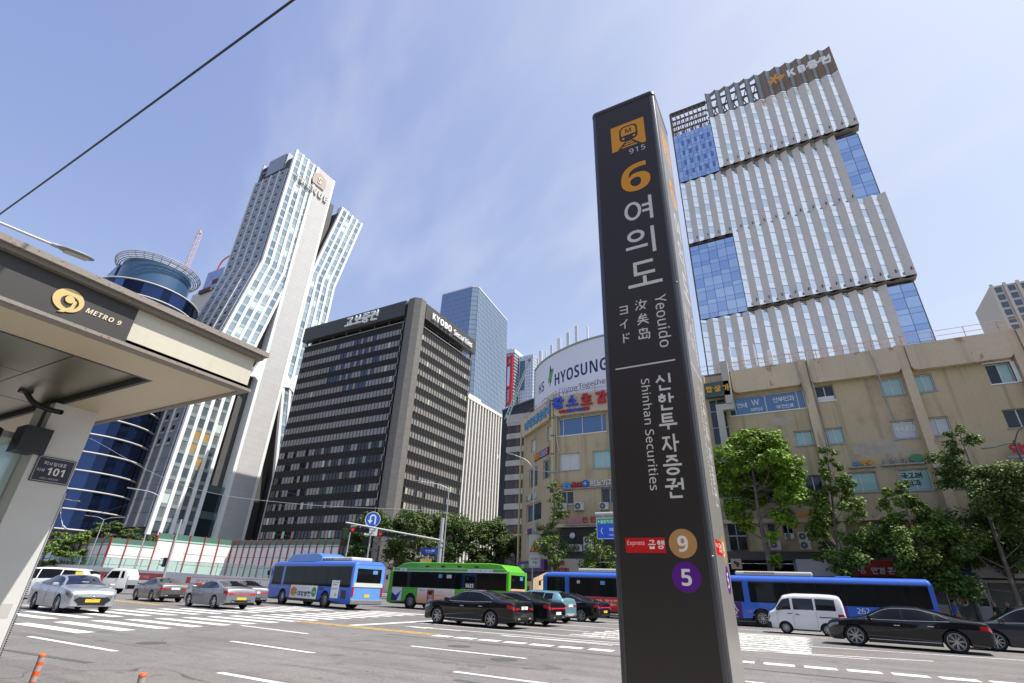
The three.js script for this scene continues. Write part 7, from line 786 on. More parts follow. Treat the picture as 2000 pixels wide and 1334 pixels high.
{ // long blue bus on the right
  const b = bus('blue_bus', 'long blue bus numbered 262 behind the small white van', { L: 11.2, color: busBlue, H: 2.86, belt: 1.34, cuts: [-0.96, -0.75, -0.5, -0.24, 0.02, 0.28, 0.52, 0.68, 0.74, 0.95], blackTail: 1, riders: [[-0.9, -1, [0.4, 0.45, 0.5]], [-1.9, -1, [0.05, 0.05, 0.06]], [4.4, -1, [0.07, 0.06, 0.07]]] }, [0.02, 0, -39.35], Math.PI + 0.02); obj('roof_air_conditioner', turned(rbox(4.4, 0.26, 1.8, 0.1, 2), 0, 0, 0, 2.3, 2.99, 0), acCream, b.t); const v = []; for (let i = 0; i < 18; i++) v.push(bx(2.2 + i * 0.1, 2.25 + i * 0.1, 3.0, 3.08, -0.93, -0.905)); obj('vent_slot', v, trimBlack, b.t); obj('roof_hatch', turned(rbox(0.8, 0.08, 0.8, 0.03, 1), 0, 0, 0, -1.5, 2.9, 0), busBlue, b.t);
  const n = canvas(256, 128, (x, w, h) => { x.fillStyle = '#4068c8'; x.fillRect(0, 0, w, h); x.fillStyle = '#eef0f4'; x.font = 'bold 104px sans-serif'; x.fillText('262', 24, 102); }); const nm = (txt, x0, x1, ya, yb, tx) => b.ad('route_number', x0, x1, ya, yb, -1, tx);
  let cx = -1.75; for (const ch of '262') { const { g, w } = letter(ch, 0.3, 0.1, 0.006, false); obj('route_digit', g.map((q) => q.rotateY(Math.PI).translate(cx, 0.98, -1.246)), M.white, b.t); cx -= w * 0.95; } cx = -4.6; for (const ch of '북부운수') { obj('operator_letter', raised(ch, 0.13, 0.14, 0.004).map((q) => q.rotateY(Math.PI).translate(cx, 1.1, -1.246)), M.white, b.t); cx -= 0.15; }
  const ad = canvas(420, 420, (x, w, h) => { x.fillStyle = '#4b1e5c'; x.fillRect(0, 0, w, h); x.strokeStyle = x.fillStyle = '#d6cdda'; x.lineWidth = 26; x.beginPath(); x.moveTo(60, 130); x.lineTo(250, 80); x.lineTo(330, 230); x.stroke(); x.beginPath(); x.arc(250, 80, 34, 0, 7); x.fill(); x.beginPath(); x.roundRect(70, 230, 220, 80, 40); x.stroke(); x.fillStyle = '#4b1e5c'; x.beginPath(); x.arc(250, 80, 16, 0, 7); x.fill(); x.fillStyle = '#e0d8e4'; x.font = 'bold 46px sans-serif'; x.fillText('GUN MADE', 70, 385); }); b.ad('poster', 4.35, 5.45, 0.42, 1.3, -1, ad); const ad2 = canvas(420, 300, (x, w, h) => { x.fillStyle = '#5a2470'; x.fillRect(0, 0, w, h); x.strokeStyle = '#b9b4c0'; x.lineWidth = 34; x.beginPath(); x.arc(190, 150, 115, 0, 7); x.stroke(); x.strokeStyle = '#d9d4e0'; x.lineWidth = 16; for (let i = 0; i < 6; i++) { x.beginPath(); x.moveTo(190, 150); x.lineTo(190 + 110 * Math.cos(i * 1.05), 150 + 110 * Math.sin(i * 1.05)); x.stroke(); } }); b.ad('poster', -1.3, 0.5, 0.42, 1.32, -1, ad2); for (const x of [3.9, -2.4]) obj('side_marker', bx(x - 0.06, x + 0.06, 0.78, 0.83, -1.255, -1.24), amber, b.t);
}
// ---------- trees: tapered trunks and limbs, crowns of separate leaves gathered in clumps ----------
const bark = textured((u, v) => { const n = fbm(u, v, 24, 6, 4, 91), p = fbm(u, v, 8, 8, 3, 92); const a = 0.13 * (0.6 + 0.8 * n); return p > 0.56 ? [a * 1.5, a * 1.45, a * 1.2] : [a, a * 0.88, a * 0.72]; }, 256, 1.2, 0.95, 0.02, (u, v) => fbm(u, v, 24, 6, 4, 91));
const leafGeo = (() => { const g = new THREE.BufferGeometry(); g.setAttribute('position', new THREE.Float32BufferAttribute([0, 0, -0.5, 0.42, 0.1, -0.05, 0, 0, 0.5, -0.42, 0.1, -0.05], 3)); g.setAttribute('uv', new THREE.Float32BufferAttribute([0, 0, 1, 0, 1, 1, 0, 1], 2)); g.setIndex([0, 2, 1, 0, 3, 2]); g.computeVertexNormals(); return g; })();
const leafMat = new THREE.MeshPhysicalMaterial({ color: 0xffffff, roughness: 0.62, vertexColors: true, transmission: 0.4, thickness: 0, side: THREE.DoubleSide, specularIntensity: 0.5 });
// clumps: [x,y,z,r,(ry)] in tree space; n leaves; size; colour range
function tree(name, label, pos, P, group) {
  const t = thing(name, label, P.cat || 'tree', pos, 0, group), r = rng(P.seed), limbs = [];
  const trunkPts = P.trunk, curveT = new THREE.CatmullRomCurve3(trunkPts.map((p) => V3(p[0], p[1], p[2])));
  const seg = 10, rad = (k) => trunkPts[0][3] + (trunkPts[trunkPts.length - 1][3] - trunkPts[0][3]) * Math.pow(k, 0.8); for (let i = 0; i < seg; i++) { const a = curveT.getPoint(i / seg), b = curveT.getPoint((i + 1) / seg); limbs.push(rod(a.toArray(), b.toArray(), rad(i / seg), rad((i + 1) / seg), 9)); }
  obj('trunk', limbs, bark, t);
  const br = []; for (const c of P.clumps) { const k = Math.min(0.95, Math.max(0.22, (c[1] - c[3] * 0.9) / trunkPts[trunkPts.length - 1][1])), a = curveT.getPoint(k), b = V3(c[0], c[1], c[2]), m = a.clone().lerp(b, 0.5).add(V3(0, -0.12 * a.distanceTo(b), 0)), rr = Math.max(0.02, rad(k) * 0.42); br.push(rod(a.toArray(), m.toArray(), rr, rr * 0.7, 6), rod(m.toArray(), b.toArray(), rr * 0.7, rr * 0.25, 5)); for (let i = 0; i < 3; i++) { const d = V3(r() - 0.5, r() * 0.6, r() - 0.5).normalize().multiplyScalar(c[3] * 0.85); br.push(rod(m.clone().lerp(b, 0.6).toArray(), b.clone().add(d).toArray(), rr * 0.35, rr * 0.1, 4)); } } obj('limbs', br, bark, t);
  const tot = P.clumps.reduce((s, c) => s + c[3] * c[3], 0), M4 = new THREE.Matrix4(), q = new THREE.Quaternion(), mats = [], cols = [];
  for (const c of P.clumps) { const n = Math.round(P.n * c[3] * c[3] / tot), sub = []; for (let i = 0; i < 9; i++) { const d = V3(r() - 0.5, r() - 0.5, r() - 0.5).normalize().multiplyScalar(c[3] * (0.45 + 0.45 * r())); sub.push(d); }
    const tone = 0.85 + 0.3 * r(); for (let i = 0; i < n; i++) { const s = sub[Math.floor(r() * 9)], rr = c[3] * (0.2 + 0.3 * r()), d = V3(r() - 0.5, r() - 0.5, r() - 0.5).normalize(); const p = V3(c[0] + s.x + d.x * rr, c[1] + (s.y + d.y * rr) * (c[4] || 0.85), c[2] + s.z + d.z * rr); const nn = d.clone().multiplyScalar(0.6).add(V3(0, 0.75, 0)).add(V3(r() - 0.5, r() - 0.5, r() - 0.5)).normalize(); q.setFromUnitVectors(V3(0, 1, 0), nn); q.multiply(new THREE.Quaternion().setFromAxisAngle(V3(0, 1, 0), r() * 6.28)); const sc = P.leaf * (0.65 + 0.7 * r()); M4.compose(p, q, V3(sc, sc, sc)); mats.push(M4.clone()); const k = tone * (0.75 + 0.5 * r()), hue = r(); cols.push(mix(P.c0, P.c1, hue).map((v) => v * k)); } }
  const P0 = leafGeo.attributes.position, lp = new Float32Array(mats.length * 18), cl = new Float32Array(mats.length * 18), ix = [0, 2, 1, 0, 3, 2], v = V3(0, 0, 0);
  mats.forEach((m, i) => { for (let k = 0; k < 6; k++) { v.fromBufferAttribute(P0, ix[k]).applyMatrix4(m); v.toArray(lp, i * 18 + k * 3); cl.set(cols[i], i * 18 + k * 3); } });
  const g = new THREE.BufferGeometry(); g.setAttribute('position', new THREE.BufferAttribute(lp, 3)); g.setAttribute("color", new THREE.BufferAttribute(cl, 3)); g.setAttribute("uv", new THREE.BufferAttribute(new Float32Array(mats.length * 12), 2)); g.computeVertexNormals(); const im = new THREE.Mesh(g, leafMat); im.name = 'crown'; im.castShadow = im.receiveShadow = true; t.add(im); return t;
}
const PLANE = { c0: [0.15, 0.28, 0.02], c1: [0.26, 0.4, 0.035] }, GINK = { c0: [0.11, 0.19, 0.024], c1: [0.18, 0.27, 0.04] }, DARK = { c0: [0.065, 0.115, 0.02], c1: [0.105, 0.165, 0.03] }, PINE = { c0: [0.07, 0.12, 0.03], c1: [0.12, 0.175, 0.04] };
const scatter = (seed, n, fn) => { const r = rng(seed), o = []; for (let i = 0; i < n; i++) o.push(fn(r, i / n)); return o; };
tree('plane_tree', 'bright green rounded plane tree right of the station sign', [-2.7, 0.14, -43.3], { seed: 5, trunk: [[0, 0, 0, 0.3], [0.1, 3.5, 0, 0.26], [-0.05, 7, 0.1, 0.2], [0.1, 11.5, 0, 0.06]], n: 34000, leaf: 0.24, ...PLANE, clumps: [...scatter(3, 26, (r) => { const a = r() * 6.28, e = r() * 1.5 - 0.35, R = 2.5; return [0.2 + R * Math.cos(a) * Math.cos(e) * 0.95, 9.6 + 3.2 * Math.sin(e), R * Math.sin(a) * Math.cos(e) * 0.8, 1.0 + 0.4 * r()]; }), [1.7, 6.8, 0.6, 0.9], [-1.3, 6.6, 0.4, 0.9], [0.7, 5.4, 0.6, 0.55], [0.5, 3.9, 0.5, 0.5], [0.2, 12.9, 0, 0.9], [-1.6, 7.6, 0.2, 1.0], [2.3, 8.2, 0.3, 0.9]] });
const ginkgo = (label, pos, H, W, n, seed, lean = 0, lo = 0.24, k = GINK) => tree('ginkgo_tree', label, pos, { seed, trunk: [[0, 0, 0, 0.2], [0.05 + lean * 0.3, H * 0.4, 0, 0.15], [lean, H * 0.97, 0, 0.025]], n, leaf: 0.17, ...k, clumps: scatter(seed + 1, 24, (r, q) => { const y = H * (lo + (0.97 - lo) * q), w = W * Math.pow(1 - q, 0.62) * (0.5 + 0.6 * r()) + 0.12, a = r() * 6.28; return [lean * (y / H) + w * 0.72 * Math.cos(a), y, w * 0.6 * Math.sin(a), Math.max(0.36, w * 0.52), 0.8]; }) }, 'ginkgo street trees');
ginkgo('slim ginkgo tree with a pointed top beside the optician sign', [1.4, 0.14, -43.1], 12.2, 2.7, 17000, 21, 1.2, 0.3); ginkgo('shorter sunlit ginkgo tree in front of the pharmacy', [6.1, 0.14, -43.0], 9.3, 2.8, 16000, 33, 0.1, 0.36); ginkgo('tall dark ginkgo tree in front of the exchange shop', [10.1, 0.14, -42.9], 12.9, 4.3, 36000, 47, 0.2, 0.28, { c0: [0.08, 0.145, 0.022], c1: [0.13, 0.2, 0.034] }); ginkgo('ginkgo tree cut by the right edge of the view', [15.6, 0.14, -42.9], 11, 3.4, 14000, 59, 0, 0.3);
ginkgo('thin sparse ginkgo tree on the corner beside the warning sign', [-19.7, 0.14, -43.6], 11.0, 1.8, 4200, 71, 0.1, 0.34); ginkgo('small ginkgo tree behind the blue direction sign', [-15.4, 0.14, -43.4], 6.6, 1.9, 3000, 83, 0, 0.4);
const broad = (label, pos, H, W, n, seed, k = DARK, g = 'trees in front of the black office block') => tree('broadleaf_tree', label, pos, { seed, trunk: [[0, 0, 0, 0.24], [0.1, H * 0.4, 0, 0.18], [0, H * 0.85, 0, 0.05]], n, leaf: 0.26, ...k, clumps: scatter(seed + 2, 22, (r) => { const a = r() * 6.28, e = r() * 1.9 - 0.7, q = 0.6 + 0.4 * r(); return [W * Math.cos(a) * Math.cos(e) * q, H * 0.6 + H * 0.33 * Math.sin(e), W * Math.sin(a) * Math.cos(e) * q, W * (0.26 + 0.14 * r())]; }) }, g);
struct('planted_island', plate([[-54, 66], [-54, 52], [-50, 49.5], [-36, 58], [-34, 66]], (a, b) => [a, 0.14, -b], [0, -0.19, 0]), paving);
[['leftmost broadleaf tree beside the turn sign pole', -50.6, -55.2, 10.6, 4.2], ['second broadleaf tree from the turn sign', -46.4, -57.8, 10.8, 4.2], ['third broadleaf tree behind the street name sign', -44.3, -62.4, 11.6, 4.0], ['fourth broadleaf tree behind the thick signal pole', -40.6, -62.0, 10.2, 3.6], ['fifth broadleaf tree in front of the white fins', -37.9, -64.6, 10.4, 3.6], ['rightmost broadleaf tree beside the tan corner building', -35.2, -65.4, 8.4, 3.2]].forEach(([l, x, z, h, w], i) => broad(l, [x, 0.14, z], h, w, 11000, 101 + i * 7, i === 0 ? { c0: [0.055, 0.11, 0.02], c1: [0.1, 0.16, 0.03] } : DARK));
broad('small pale green tree left of the broadleaf trees', [-42.5, 0.0, -44.8], 3.9, 1.7, 2000, 151, GINK, null);
const pine = (label, pos, H, W, seed, k = PINE) => tree('pine_tree', label, pos, { seed, trunk: [[0, 0, 0, 0.22], [0.2, H * 0.5, 0, 0.16], [0, H * 0.95, 0, 0.04]], n: 5200, leaf: 0.3, ...k, clumps: scatter(seed + 3, 20, (r, q) => { const y = H * (0.35 + 0.6 * q), w = W * (1 - 0.65 * q), a = r() * 6.28; return [w * Math.cos(a) * 0.8, y, w * Math.sin(a) * 0.8, W * 0.3, 0.45]; }) }, 'pines behind the hoarding');
pine('low leftmost tree behind the hoarding', [-99, 0.1, -37.5], 7.0, 3.6, 201, GINK); pine('second bushy tree behind the hoarding', [-97.5, 0.1, -40.8], 7.6, 3.4, 211, GINK); pine('tall middle pine behind the hoarding', [-96.8, 0.1, -43.6], 9.4, 3.2, 221); pine('flat topped pine behind the hoarding', [-95.6, 0.1, -46.6], 8.6, 3.6, 231); pine('rightmost pine behind the hoarding', [-95.2, 0.1, -50.4], 7.6, 3.4, 241);
// ---------- hoarding round the works, barriers, poles, signs ----------
{
  const sheetM = textured((u, v) => { const a = 0.72 * (0.9 + 0.14 * fbm(u, v, 8, 3, 4, 111)), c = Math.sin(u * 2 * Math.PI * 40) * 0.03; return [(a + c) * 1.0, (a + c) * 0.985, (a + c) * 0.975]; }, 512, 8, 0.6, 0.02, (u) => 0.5 + 0.5 * Math.sin(u * 2 * Math.PI * 40)), redP = mat([0.32, 0.035, 0.02], 0.55), greenNet = mat([0.14, 0.3, 0.24], 0.6, 0, { transmission: 0.5, thickness: 0 }), pale = mat([0.35, 0.55, 0.47], 0.6), seam = mat([0.13, 0.12, 0.12], 0.8);
  const segs = [['long white hoarding with red posts facing the junction', [-77, -52], [-54.4, -52], 6.9, 17], ['sunlit white hoarding with red posts facing right', [-77, -40.9], [-77, -51.9], 6.9, 6], ['short sunlit hoarding with red posts behind the white truck', [-89, -41], [-89, -52], 6.4, 6], ['far left hoarding with close red posts beside the pillar', [-122, -41], [-89.1, -41], 6.4, 17]];
  for (const [label, a, b, H, n] of segs) {
    const L = Math.hypot(b[0] - a[0], b[1] - a[1]), ang = Math.atan2(-(b[1] - a[1]), b[0] - a[0]), t = thing('hoarding', label, 'fence', [a[0], 0, a[1]], ang, 'hoardings round the works');
    for (let i = 0; i < n - 1; i++) { const x0 = L * i / (n - 1), x1 = L * (i + 1) / (n - 1); for (let k = 0; k < 4; k++) { const y0 = 0.3 + k * (H - 1.36) / 4, y1 = 0.3 + (k + 1) * (H - 1.36) / 4 - 0.05; obj('sheet_panel', bx(x0 + 0.03, x1 - 0.03, y0, y1, -0.05 - 0.006 * ((i + k) % 3), 0), sheetM, t); } obj('green_net', bx(x0 + 0.05, x1 - 0.05, H - 0.78, H - 0.08, -0.03, -0.01), greenNet, t); obj('pale_band', bx(x0, x1, H - 1.02, H - 0.8, -0.04, 0.012), pale, t); }
    for (let i = 0; i < n; i++) { const x = L * i / (n - 1); obj('red_post', [bx(x - 0.07, x + 0.07, 0, H, 0.004, 0.12)], redP, t); } obj('backing_rail', [1.7, 3.0, 4.3].map((y) => bx(0, L, y - 0.02, y + 0.03, -0.1, -0.065)), seam, t);
  }
  // concrete ramp wall with glass fence and red banner, in front of the hoarding
  const t = thing('ramp_wall', 'white concrete wall with glass fence and red banners before the hoarding', 'wall', [-112, 0, -39.2]); const wallM = textured((u, v) => { const a = 0.68 * (0.88 + 0.2 * fbm(u, v, 6, 6, 4, 115)); return [a, a * 0.97, a * 0.95]; }, 256, 10, 0.85), glassG = mat([0.78, 0.9, 0.86], 0.05, 0, { transmission: 0.95, thickness: 0, specularIntensity: 0.4 });
  const LW = 64, top = (x) => 2.9 - x / LW * 1.3; for (let i = 0; i < 16; i++) { const x0 = i * 4, x1 = x0 + 3.94; obj('wall_segment', slab([[x0, 0, 0], [x1, 0, 0], [x1, top(x1), 0], [x0, top(x0), 0]], [0, 0, -0.35]), wallM, t); for (const [p, q] of [[x0, x0 + 1.96], [x0 + 2, x0 + 3.94]]) obj('fence_glass', slab([[p, top(p), -0.15], [q, top(q), -0.15], [q, top(q) + 1.2, -0.15], [p, top(p) + 1.2, -0.15]], [0, 0, -0.02]), glassG, t); obj('fence_post', bx(x0 - 0.03, x0 + 0.03, top(x0), top(x0) + 1.22, -0.2, -0.12), M.galv, t); } obj('fence_rail', beam([0, top(0) + 1.22, -0.16], [LW, top(LW) + 1.22, -0.16], 0.06, 0.05), M.galv, t);
  const redTex = canvas(1024, 96, (x, w, h) => { x.fillStyle = '#b24a44'; x.fillRect(0, 0, w, h); for (const p of [60, 380, 720]) { print(x, '안전제일', p, 66, 44, 0.12, '#d8a8a2'); } }), whiteTex = canvas(1024, 110, (x, w, h) => { x.fillStyle = '#e2dedc'; x.fillRect(0, 0, w, h); x.strokeStyle = '#c3483c'; x.lineWidth = 14; x.strokeRect(0, 0, w, h); print(x, '여기가 여의도 대심도 터널 공사', 130, 80, 54, 0.12, '#8a8684'); x.fillStyle = '#c3483c'; x.fillRect(0, 0, 60, h); });
  const ban = (x0, x1, y0, y1, tex) => { const g = new THREE.PlaneGeometry(x1 - x0, y1 - y0); g.translate((x0 + x1) / 2, (y0 + y1) / 2, 0.012); obj('banner', g, new THREE.MeshStandardMaterial({ map: tex, roughness: 0.7 }), t); }; ban(20, 42, 1.0, 1.8, redTex); ban(47, 62, 0.9, 1.55, whiteTex);
  const ob = mat([0.75, 0.11, 0.02], 0.5), wb = mat([0.62, 0.62, 0.6], 0.55); function barrier(x, z, m, label) { const b = thing('water_barrier', label, 'barrier', [x, 0, z], 0.1, 'plastic barriers along the works'); obj('shell', plate([[-0.8, 0], [-0.8, 0.25], [-0.62, 0.5], [-0.6, 0.92], [-0.45, 1], [0.45, 1], [0.6, 0.92], [0.62, 0.5], [0.8, 0.25], [0.8, 0]], (a, c) => [a, c, 0.22], [0, 0, -0.44]), m, b); obj('recess', [bx(-0.4, -0.15, 0.4, 0.8, 0.2, 0.225), bx(0.15, 0.4, 0.4, 0.8, 0.2, 0.225)], mat(m === ob ? [0.5, 0.07, 0.015] : [0.4, 0.4, 0.4], 0.6), b); }
  barrier(-79.5, -37.2, ob, 'left orange barrier behind the silver taxi'); barrier(-77.6, -37.3, wb, 'left white barrier beside the orange one'); barrier(-75.4, -37.3, ob, 'orange barrier left of the white truck'); barrier(-73.4, -37.4, wb, 'white barrier just left of the white truck'); barrier(-58.5, -37, ob, 'orange barrier behind the half hidden sedan'); barrier(-44.5, -36.4, ob, 'orange barrier in front of the blue bus');
}
// flexible lane posts
for (const [x, l] of [[-9.62, 'orange banded lane post at the lower left corner'], [-7.1, 'orange tipped lane post at the bottom of the view']]) { const t = thing('lane_post', l, 'bollard', [x, 0, -4.1], 0, 'orange lane posts'); const gr = mat([0.32, 0.3, 0.28], 0.7), orr = mat([0.72, 0.1, 0.015], 0.5); const segs = [[0.0, 0.06, gr], [0.06, 0.13, orr], [0.13, 0.19, gr], [0.19, 0.25, orr], [0.25, 0.31, gr], [0.31, 0.36, orr], [0.36, 0.42, gr]]; for (const [a, b, m] of segs) obj('band', turned(new THREE.CylinderGeometry(0.04, 0.04, b - a, 20), 0, 0, 0, 0, (a + b) / 2, 0), m, t); obj('cap', turned(lathe([[0, 0.035], [0.03, 0.032], [0.044, 0.02], [0.044, 0]], 20), 0, 0, 0, 0, 0.42, 0), orr, t); obj('base', turned(new THREE.CylinderGeometry(0.09, 0.1, 0.03, 20), 0, 0, 0, 0, 0.015, 0), M.dark, t); }
// street lamps: pole, arm(s), heads
function lamp(label, base, H, arms, m = M.galv, r = 0.08) { const t = thing('street_lamp', label, 'street lamp', base, 0, 'street lamps'); obj('pole', rod([0, 0, 0], [0, H, 0], r, r * 0.6, 10), m, t); for (const [dx, dy, dz] of arms) { obj('arm', tube([[0, H - 0.15, 0], [dx * 0.4, H + dy * 0.6, dz * 0.4], [dx, H + dy, dz]], r * 0.45, 6), m, t); const d = V3(dx, dy * 0.3, dz).normalize(); obj('lamp_head', beam([dx, H + dy, dz], [dx + d.x * 0.75, H + dy + d.y * 0.75 + 0.03, dz + d.z * 0.75], 0.28, 0.1), mat([0.3, 0.31, 0.32], 0.5, 0.3), t); } return t; }
{ // lamp over the canopy
  const t = thing('street_lamp', 'grey lamp arm reaching over the station canopy', 'street lamp', [-16.2, 0, -0.6], 0, 'street lamps'); obj('pole', rod([0, 0.14, 0], [0, 8.9, 0], 0.09, 0.06, 10), M.galv, t); obj('arm', tube([[0, 8.6, 0], [0.15, 9.0, -0.8], [0.6, 9.02, -2.9]], 0.035, 6), M.galv, t); const hd = new THREE.SphereGeometry(1, 20, 12); hd.scale(0.17, 0.06, 0.42); hd.rotateX(0.05); hd.rotateY(-0.1); hd.translate(0.66, 9.03, -3.3); obj('lamp_head', hd, mat([0.2, 0.21, 0.21], 0.5, 0.3), t); obj('lamp_lens', turned(new THREE.BoxGeometry(0.2, 0.02, 0.5), 0.05, -0.1, 0, 0.66, 8.975, -3.32), mat([0.35, 0.33, 0.28], 0.3), t); obj('collar', rod([0.58, 9.02, -2.8], [0.62, 9.03, -3.0], 0.05, 0.06, 8), M.grey, t);
  one('overhead_wire', tube([[-60, 6.6, -1.7], [-11.5, 7, -1.66], [-3.77, 7.0, -1.58], [10, 7.3, -1.5]], 0.013, 5, 80), M.black, 'thick black cable crossing the sky at upper left', 'cable');
  one('overhead_wire', tube([[-88, 19, -33], [-60, 10.6, -33.5], [-45, 8.6, -36], [-31, 8.2, -41.6]], 0.02, 4, 40), M.galv, 'thin pale wire strung low before the towers', 'cable'); one('overhead_wire', tube([[-118, 6.5, -36], [-95, 7.6, -36], [-74, 10.2, -36]], 0.025, 4, 30), M.black, 'thin dark wire above the hoarding trees at left', 'cable');
}
lamp('tall lamp post leaning over the hoarding near the white truck', [-62.6, 0, -31.9], 9.7, [[-1.2, 0.3, 2.0]]); lamp('two armed lamp post behind the silver taxi', [-91.6, 0, -40.2], 8.9, [[-1.5, 0.3, 1.2], [1.5, 0.3, -1.2]]); lamp('lamp post beside the canopy pillar at left', [-75, 0, -28], 9.3, [[1.1, -3.0, -0.6], [1.2, -0.3, -0.6]]);
lamp('slim lamp post rising beside the street name sign', [-31.2, 0.0, -43.2], 10.7, [[-2.2, 0.4, 1.9]]); lamp('lamp post on the corner carrying the warning sign', [-22.2, 0.14, -44.6], 12.2, [[-1.7, 1.2, 0.9], [1.4, -0.4, -0.5]]); lamp('dark twin lamp post in front of the right end of the tan building', [12.6, 0.14, -42.2], 10.9, [[-0.9, -0.3, 0], [1.1, 1.0, 0]], mat([0.06, 0.06, 0.065], 0.6), 0.09);
{ // bare poles and signals
  const p = thing('signal_pole', 'bare grey pole with black signal behind the grey sedan', 'signal', [-66.2, 0, -37.2]); obj('pole', rod([0, 0, 0], [0, 7.8, 0], 0.11, 0.09, 10), M.galv, p); obj('signal_housing', [turned(rbox(0.36, 1.0, 0.3, 0.06, 2), 0, 0, 0, -0.45, 3.0, 0.2), beam([-0.4, 2.6, 0.3], [-0.75, 2.75, 0.5], 0.3, 0.05), beam([-0.4, 3.3, 0.3], [-0.75, 3.4, 0.5], 0.3, 0.05)], M.black, p);
  const t = thing('signal_mast', 'grey signal mast with long arm and three black signals over the junction', 'signal', [-30.9, 0, -42.2]); obj('pole', rod([0, 0, 0], [0, 7.6, 0], 0.2, 0.17, 14), M.galv, t); obj('arm', rod([0, 5.55, 0], [-0.3, 5.75, 12.2], 0.09, 0.06, 10), M.galv, t); obj('arm_joint', [turned(new THREE.CylinderGeometry(0.24, 0.24, 0.3, 14), 0, 0, 0, 0, 5.5, 0), turned(new THREE.CylinderGeometry(0.24, 0.24, 0.2, 14), 0, 0, 0, 0, 5.05, 0)], M.galv, t);
  for (const [z, k] of [[4.6, 0], [7.4, 1], [10.6, 1]]) { const g = obj('signal_head', [turned(rbox(1.5, 0.38, 0.24, 0.06, 2), 0, 0.75, 0, -0.28, 5.36, z)], M.black, t); const vis = []; for (let i = 0; i < 4; i++) { const d = (i - 1.5) * 0.36, x = -0.28 + d * Math.cos(0.75), zz = z - d * Math.sin(0.75); const h = new THREE.CylinderGeometry(0.15, 0.15, 0.2, 14, 1, true, 0, Math.PI * 1.2); h.rotateX(Math.PI / 2); h.rotateY(0.75); h.translate(x + 0.14, 5.37, zz + 0.14); vis.push(h); const lm = obj('signal_lens', turned(new THREE.CylinderGeometry(0.13, 0.13, 0.02, 16), Math.PI / 2, 0.75, 0, x + 0.09, 5.36, zz + 0.09), i === 0 && k ? new THREE.MeshStandardMaterial({ color: lin(0.4, 0.01, 0.01), emissive: lin(1, 0.03, 0.02), emissiveIntensity: 0.35, roughness: 0.4 }) : M.black, g); } obj('visor', vis, M.black, g); obj('hanger', rod([-0.26, 5.5, z], [-0.26, 5.7, z], 0.03), M.galv, g); }
  const u = thing('turn_sign', 'round blue sign with white turn arrow above the signal arm', 'sign', [-31.4, 6.35, -33.1], 0.72); obj('disc', turned(new THREE.CylinderGeometry(0.62, 0.62, 0.03, 32), Math.PI / 2, 0, 0), mat([0.02, 0.1, 0.5], 0.5), u); obj('rim', turned(new THREE.TorusGeometry(0.6, 0.02, 6, 32), 0, 0, 0, 0, 0, 0.015), M.white, u); obj('arrow', [bx(0.16, 0.27, -0.36, 0.14, 0.016, 0.024), bx(-0.25, -0.14, -0.08, 0.14, 0.016, 0.024), (() => { const s = new THREE.Shape(); s.absarc(0, 0, 0.26, 0, Math.PI); s.absarc(0, 0, 0.15, Math.PI, 0, true); const g = new THREE.ExtrudeGeometry(s, { depth: 0.008, bevelEnabled: false }); g.translate(0.01, 0.14, 0.016); return flat(g); })(), plate([[-0.4, -0.06], [-0.2, -0.36], [0.0, -0.06]], (a, b) => [a, b, 0.025], [0, 0, -0.009])], M.white, u); obj('mount', rod([0, -0.65, -0.03], [0, 0.5, -0.04], 0.04), M.galv, u);
  const up = thing('turn_notice', 'small white notice with dark text under the round turn sign', 'sign', [-31.4, 5.1, -33.1], 0.72); obj('panel', bx(-0.52, 0.52, 0, 0.56, -0.02, 0.02), M.white, up); decal(up, 1.0, 0.54, 0.022, canvas(256, 140, (x, w, h) => { x.fillStyle = '#d8d8d6'; x.fillRect(0, 0, w, h); print(x, '보행신호시', 24, 60, 40, 0.14, '#222'); print(x, '좌회전시', 40, 122, 40, 0.14, '#222'); }), 0, 0.28);
  const pl = thing('sign_pole', 'thin pale pole standing under the round turn sign', 'pole', [-31.9, 0, -33.6]); obj('pole', rod([0, 0, 0], [0.25, 5.1, 0.2], 0.06, 0.05), M.galv, pl); obj('pole_base', turned(new THREE.CylinderGeometry(0.12, 0.14, 0.1, 12), 0, 0, 0, 0, 0.05, 0), M.galv, pl);
  const pp = thing('sign_pole', 'thin grey pole with short lamp arm left of the turn sign', 'pole', [-36.6, 0, -35.8]); obj('pole', rod([0, 0, 0], [0.15, 6.3, 0], 0.06, 0.05), M.galv, pp); obj('arm', rod([0.15, 6.25, 0], [1.6, 6.4, -0.8], 0.035), M.galv, pp); obj('camera_head', turned(rbox(0.5, 0.14, 0.14, 0.04, 1), 0, 0, 0, 0.5, 2.3, 0), M.galv, pp);
  const n1 = thing('street_name_sign', 'blue street name sign on the thick signal pole', 'sign', [-31.9, 4.55, -42.0], 0.62); obj('plate', plate([[-0.95, 0.02], [-0.78, 0.3], [0.78, 0.3], [0.95, 0.02], [0.78, -0.26], [-0.78, -0.26]], (a, b) => [a, b, 0.02], [0, 0, -0.04]), mat([0.02, 0.06, 0.42], 0.5), n1); decal(n1, 1.5, 0.42, 0.022, canvas(384, 108, (x, w, h) => { x.fillStyle = '#2a45a8'; x.fillRect(0, 0, w, h); print(x, '의사당대로', 70, 62, 46, 0.14, '#e8ecf6'); x.fillStyle = '#d8def0'; x.font = '26px sans-serif'; x.fillText('Uisadang-daero', 90, 96); }), 0, 0.02);
